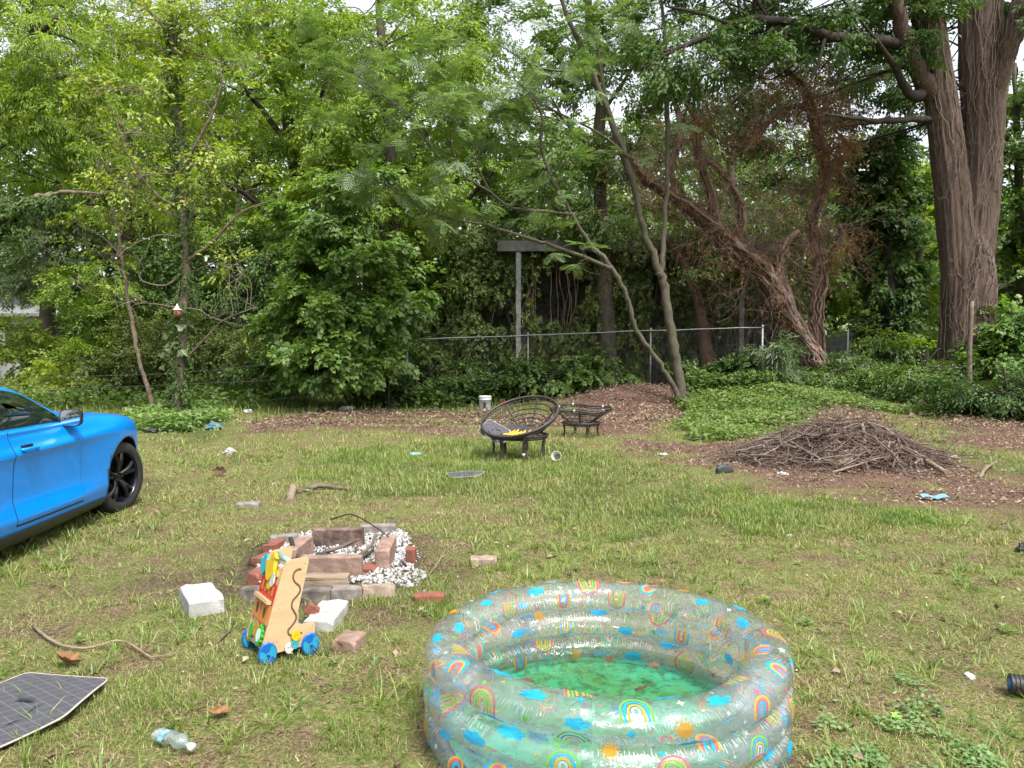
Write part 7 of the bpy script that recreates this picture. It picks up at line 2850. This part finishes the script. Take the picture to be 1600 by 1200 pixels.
    # yellow birds at the top and cyan leaf at the far edge
    def bird(cx, cy_, s, mat, z0, z1, nm, rot=0.0):
        base = [(-.07, -.02), (-.04, -.06), (.02, -.065), (.06, -.03), (.065, .02), (.085, .03), (.062, .045), (.04, .07), (.0, .075), (-.025, .05), (-.05, .045), (-.085, .06), (-.078, .02)]
        q = catmull(np.array(base + [base[0]]), 4)[:-1] * s
        c, sn = math.cos(rot), math.sin(rot)
        q = np.c_[q[:, 0] * c - q[:, 1] * sn + cx, q[:, 0] * sn + q[:, 1] * c + cy_]
        m = MB()
        m.prism(q, z0, z1, MBrd, org)
        for dx in (.018, .045):
            m.lathe([(.004 * s, 0), (.004 * s, .0012), (0, .0014)], 8, 1, M=MBrd, o=org + MBrd @ np.array([cx + dx * s * c, cy_ + .035 * s + dx * s * sn, z1]))
        return m.build(nm, [mat, M_black], brd)
    yb = pl('yellow_backing', [(-.09, .350), (.075, .350), (.11, .375), (.10, .40), (-.06, .40), (-.10, .38)], .0005, .010, M_yel)
    bird(.015, .405, 1.0, M_yel, .012, .034, 'yellow_bird', .35)
    bird(.04, .335, .62, M_yel, .012, .024, 'yellow_bird', -.2)
    bird(-.135, .395, .75, M_cyan, .008, .026, 'cyan_bird', .2)
    bird(.09, .35, .5, M_wpaint, .020, .028, 'white_bird', .6)
    # grey abacus rings and mint handle
    hb = MB()
    hb.tube(np.array([[-.185, -.152, .478], [-.185, .149, .478]]), .0165, 18)
    hb.build('handle_bar', M_mint, root)
    ax = MB()
    ax.tube(np.array([[-.165, -.152, .425], [-.165, .150, .425]]), .005, 8)
    ax.build('bead_rod', M_edge, root)
    for y in (-.02, .02, .055, .09):
        b = MB()
        b.lathe([(.008, -.014), (.026, -.012), (.032, 0), (.026, .012), (.008, .014)], 22, M=rotm('X', PI / 2), o=(-.165, y, .425))
        b.build('bead', M_greyp, root)
    bk = MB()
    bk.box((-.145, 0, .060), (.29, .29, .012))
    bk.build('base_tray', M_birch, root)
    # wheels, wedge coloured
    for x in (-.005, -.285):
        for y in (.182, -.182):
            w = MB()
            n = 32
            r = .052
            for q in range(4):
                pts = [(0, 0)] + [(r * math.cos(t), r * math.sin(t)) for t in np.linspace(q * PI / 2 + .5, (q + 1) * PI / 2 + .5, 9)]
                w.prism(pts, -.011, .011, np.array([[1, 0, 0], [0, 0, 1], [0, 1, 0]], float), (x, y, .05), mat=q % 2)
            w.tube(np.array([[x + (r + .0005) * math.cos(t), y, .05 + (r + .0005) * math.sin(t)] for t in np.linspace(0, 2 * PI, 40, endpoint=False)]), .009, 6, 0, closed=True)
            wh = w.build('wheel', [M_blue, M_lblue], root)
            h = MB()
            sg = 1 if y > 0 else -1
            h.lathe([(.009, 0), (.009, .004), (0, .007)], 12, M=rotm('X', -PI / 2 * sg), o=(x, y + .011 * sg, .05))
            h.build('hub_cap', M_blue, wh)


walker()

# ================================================================== LITTER
def plasticbit(name, c, rough=.4):
    return pmat(name, c, tuple(x * .85 for x in c), 12, rough=rough)


M_wbag = plasticbit('white_film', (.50, .51, .52), .35)
M_bluefilm = plasticbit('blue_film', (.16, .34, .48))
M_tealfilm = plasticbit('teal_film', (.20, .42, .42))
M_bluegl = plasticbit('dull_blue_plastic', (.07, .15, .20))

for i, (px, py, s, mat, nm, lab, cat) in enumerate([
        (358, 709, (.17, .13, .10), M_wbag, 'plastic_bag', 'small crumpled white bag on the lawn right of the car', 'bag'),
        (648, 713, (.17, .12, .07), M_tealfilm, 'crushed_wrapper', 'pale teal wrapper in the long grass left of the bowl chair', 'wrapper'),
        (1036, 712, (.15, .10, .05), M_wbag, 'paper_scrap', 'white scrap on the litter left of the brush pile', 'litter'),
        (1222, 742, (.15, .08, .05), M_wbag, 'paper_scrap', 'white scrap at the front foot of the brush pile', 'litter'),
        (1486, 716, (.14, .10, .07), M_wbag, 'paper_scrap', 'white crumpled scrap right of the thick pale branch', 'litter'),
        (542, 640, (.34, .16, .10), M_wbag, 'paper_scrap', 'flat white scrap by the leaf litter under the maple', 'litter'),
        (388, 645, (.26, .14, .10), M_wbag, 'paper_scrap', 'white scrap in the weeds right of the ivy trunk', 'litter'),
        (334, 670, (.55, .26, .14), M_bluegl, 'crushed_bottle', 'flattened dull blue bottle in the ivy right of the birdhouse trunk', 'bottle'),
        (237, 676, (.34, .16, .10), M_black, 'dark_tray', 'dark flat tray lying in the ivy beside the leaning sapling', 'tray'),
        (1234, 838, (.05, .04, .02), M_wbag, 'paper_scrap', 'tiny white scrap on the lawn above the pool', 'litter'),
        (1424, 652, (.30, .16, .10), S_pink, 'stone', 'pinkish stone in the ivy above the brush pile', 'stone'),
        (1515, 1058, (.06, .04, .02), M_wbag, 'paper_scrap', 'tiny pale scrap in the grass beside the black ribbed wheel', 'litter'),
        (75, 655, (.2, .15, .12), S_grey, 'stone', 'grey stone in the weeds beyond the car roof', 'stone')]):
    p = G(px, py)
    lump(nm, lab, cat, up(p, s[2] * .3), s, mat, 40 + i, 3, .45, 4.0, rot=(0, 0, i * .7))

# blue strip on the edge of the litter
def strip():
    p = G(1460, 782)
    m = MB()
    t = np.linspace(0, 1, 9)
    V = np.array([[[.26 * (a - .5), w * .05, .045 + .012 * math.sin(a * 9) + .006 * w] for w in (-1, 1)] for a in t])
    m.grid(V)
    V2 = V[:, ::-1].copy()
    V2[:, :, 2] -= .004
    m.grid(V2)
    tag(m.build('plastic_strip', M_bluefilm, loc=p, rot=(0, 0, -.1)), 'light blue plastic strip on the grass edge before the brush pile', 'plastic strip')


strip()


def shoe():
    p = G(1131, 739)
    m = MB()
    secs = [(-.12, .03, .05), (-.09, .040, .09), (-.03, .042, .10), (.03, .045, .075), (.09, .048, .055), (.125, .035, .04), (.14, .012, .02)]
    V = []
    for x, w, h in secs:
        a = np.linspace(0, PI, 9)
        V.append(np.vstack([np.stack([np.full(9, x), w * np.cos(a), .02 + h * np.sin(a) ** .7], -1), [[x, -w * .9, 0], [x, w * .9, 0]]]))
    m.grid(np.array(V), wrapv=True)
    n = 11
    m.F.append((np.arange(n)[None, ::-1], 0, False))
    m.F.append((np.arange(n)[None, :] + 6 * n, 0, False))
    tag(m.build('shoe', pmat('dark_rubber', (.02, .022, .026), (.035, .038, .042), 20), loc=p, rot=(.1, 0, .5)), 'small dark shoe lying where the lawn meets the brush pile', 'shoe')


shoe()


def cup():
    p = G(872, 721)
    root = thing('plastic_cup', 'pale plastic cup lying on its side right of the bowl chair', 'cup', up(p, .055), rot=(R(72), 0, R(-16)))
    m = MB()
    m.lathe([(0, -.002), (.045, -.002), (.065, .11), (.072, .115), (.070, .119), (.062, .112), (.042, .004), (0, .004)], 28)
    m.build('cup_wall', pmat('grubby_plastic', (.55, .53, .49), (.36, .34, .30), 16, rough=.4), root)
    d = MB()
    d.lathe([(0, .012), (.046, .012)], 24)
    d.build('dirt_fill', pmat('grey_sediment', (.26, .24, .21), (.16, .15, .13), 40), root)


cup()


def bottle():
    p = up(G(270, 1170), .035)
    root = thing('plastic_bottle', 'crushed clear plastic bottle in the near grass left of the pool', 'bottle', p, rot=(R(90), R(20), R(62)))
    m = MB()
    pr = [(0, -.085), (.026, -.085), (.034, -.075), (.033, -.05), (.036, -.04), (.033, -.02), (.036, -.005), (.033, .015), (.036, .03), (.034, .05), (.026, .068), (.014, .08), (.0135, .10), (0, .10)]
    m.lathe(catmull(np.array(pr), 3), 32)
    V = m.V[0]
    V += (np.stack([fbm(V[:, 1] * 18 + 4, V[:, 2] * 14, 3), fbm(V[:, 0] * 18, V[:, 2] * 14 + 5, 4), fbm(V[:, 0] * 14, V[:, 1] * 14, 6)], -1) - .5) * .045
    V[:, 1] *= .78
    m.V[0] = V
    m.build('bottle_wall', plastic('crushed_clear_plastic', (.93, .95, .96), .26, .08), root)
    l = MB()
    a = np.linspace(.3, 3.6, 16)
    L = np.array([[[.0375 * math.cos(t) + .004 * math.sin(t * 7), .031 * math.sin(t), z] for z in (-.045, -.018)] for t in a])
    l.grid(L)
    l.build('label_band', M_bluefilm, root)
    c = MB()
    c.lathe([(0, .118), (.0155, .118), (.016, .10), (.0, .10)], 20)
    c.build('cap', M_wplastic, root)


bottle()


def edge_toy(px, py, r, lab, yaw):
    p = up(G(px, py), r)
    root = thing('toy_wheel', lab, 'toy wheel', p, rot=(0, 0, yaw))
    m = MB()
    prf = []
    for k in range(7):
        x = -.05 + .1 * k / 6
        prf += [(r * .93, x - .006), (r, x - .004), (r, x + .004), (r * .93, x + .006)]
    m.lathe([(r * .5, -.056)] + prf + [(r * .5, .056)], 36, M=rotm('Y', PI / 2))
    m.build('tread', M_carblack, root)
    h = MB()
    h.lathe([(0, .05), (r * .5, .05), (r * .55, .058), (r * .3, .062), (0, .064)], 28, M=rotm('Y', PI / 2))
    h.lathe([(0, -.064), (r * .3, -.062), (r * .55, -.058), (r * .5, -.05), (0, -.05)], 28, M=rotm('Y', PI / 2))
    h.build('hub', M_blue, root)


edge_toy(1599, 1088, .048, 'black ribbed toy wheel with a blue hub cut by the right edge of the picture', R(-20))
p = G(1604, 862)
lump('dark_scrap', 'black scrap at the right edge of the lawn above the toy wheel', 'litter', up(p, .03), (.13, .1, .09), M_black, 77)

curled_leaf('dead_leaf', 'orange curled dead leaf lying right of the quilted mat', up(G(343, 1122), .025), .085, (.3, .1, .5), M_orangeleaf, 70, None, .5)
curled_leaf('dead_leaf', 'rust brown curled leaf under the long crooked twig', up(G(104, 1044), .03), .14, (.2, -.2, 2.9), M_orangeleaf, 71, None, .7)
curled_leaf('dead_leaf', 'brown dead leaf standing in the grass beyond the pale log end', up(G(343, 744), .06), .17, (1.2, .2, .4), M_deadleaf, 72, None, .4)
curled_leaf('green_leaf', 'bright green fallen leaf on the grass right of the pool', up(G(1401, 1126), .02), .075, (.1, 0, 1.0), pmat('lime_leaf', (.22, .38, .06), (.18, .32, .05), 20), 73, None, .15)


def flag():
    p = G(788, 641)
    root = thing('marker_flag', 'small red marker flag at the ivy edge right of the bucket', 'flag', p)
    m = MB()
    m.tube(np.array([[0, 0, -.05], [0, 0, .28]]), .004, 5)
    m.build('stem', M_galv, root)
    f = MB()
    t = np.linspace(0, 1, 6)
    V = np.array([[[-.11 * a, .015 * math.sin(a * 5), .27 - z - .05 * a] for z in np.linspace(0, .13, 4)] for a in t])
    f.grid(V)
    V[:, :, 1] += .003
    f.grid(V[::-1])
    f.build('flag_sheet', M_red, root)


flag()
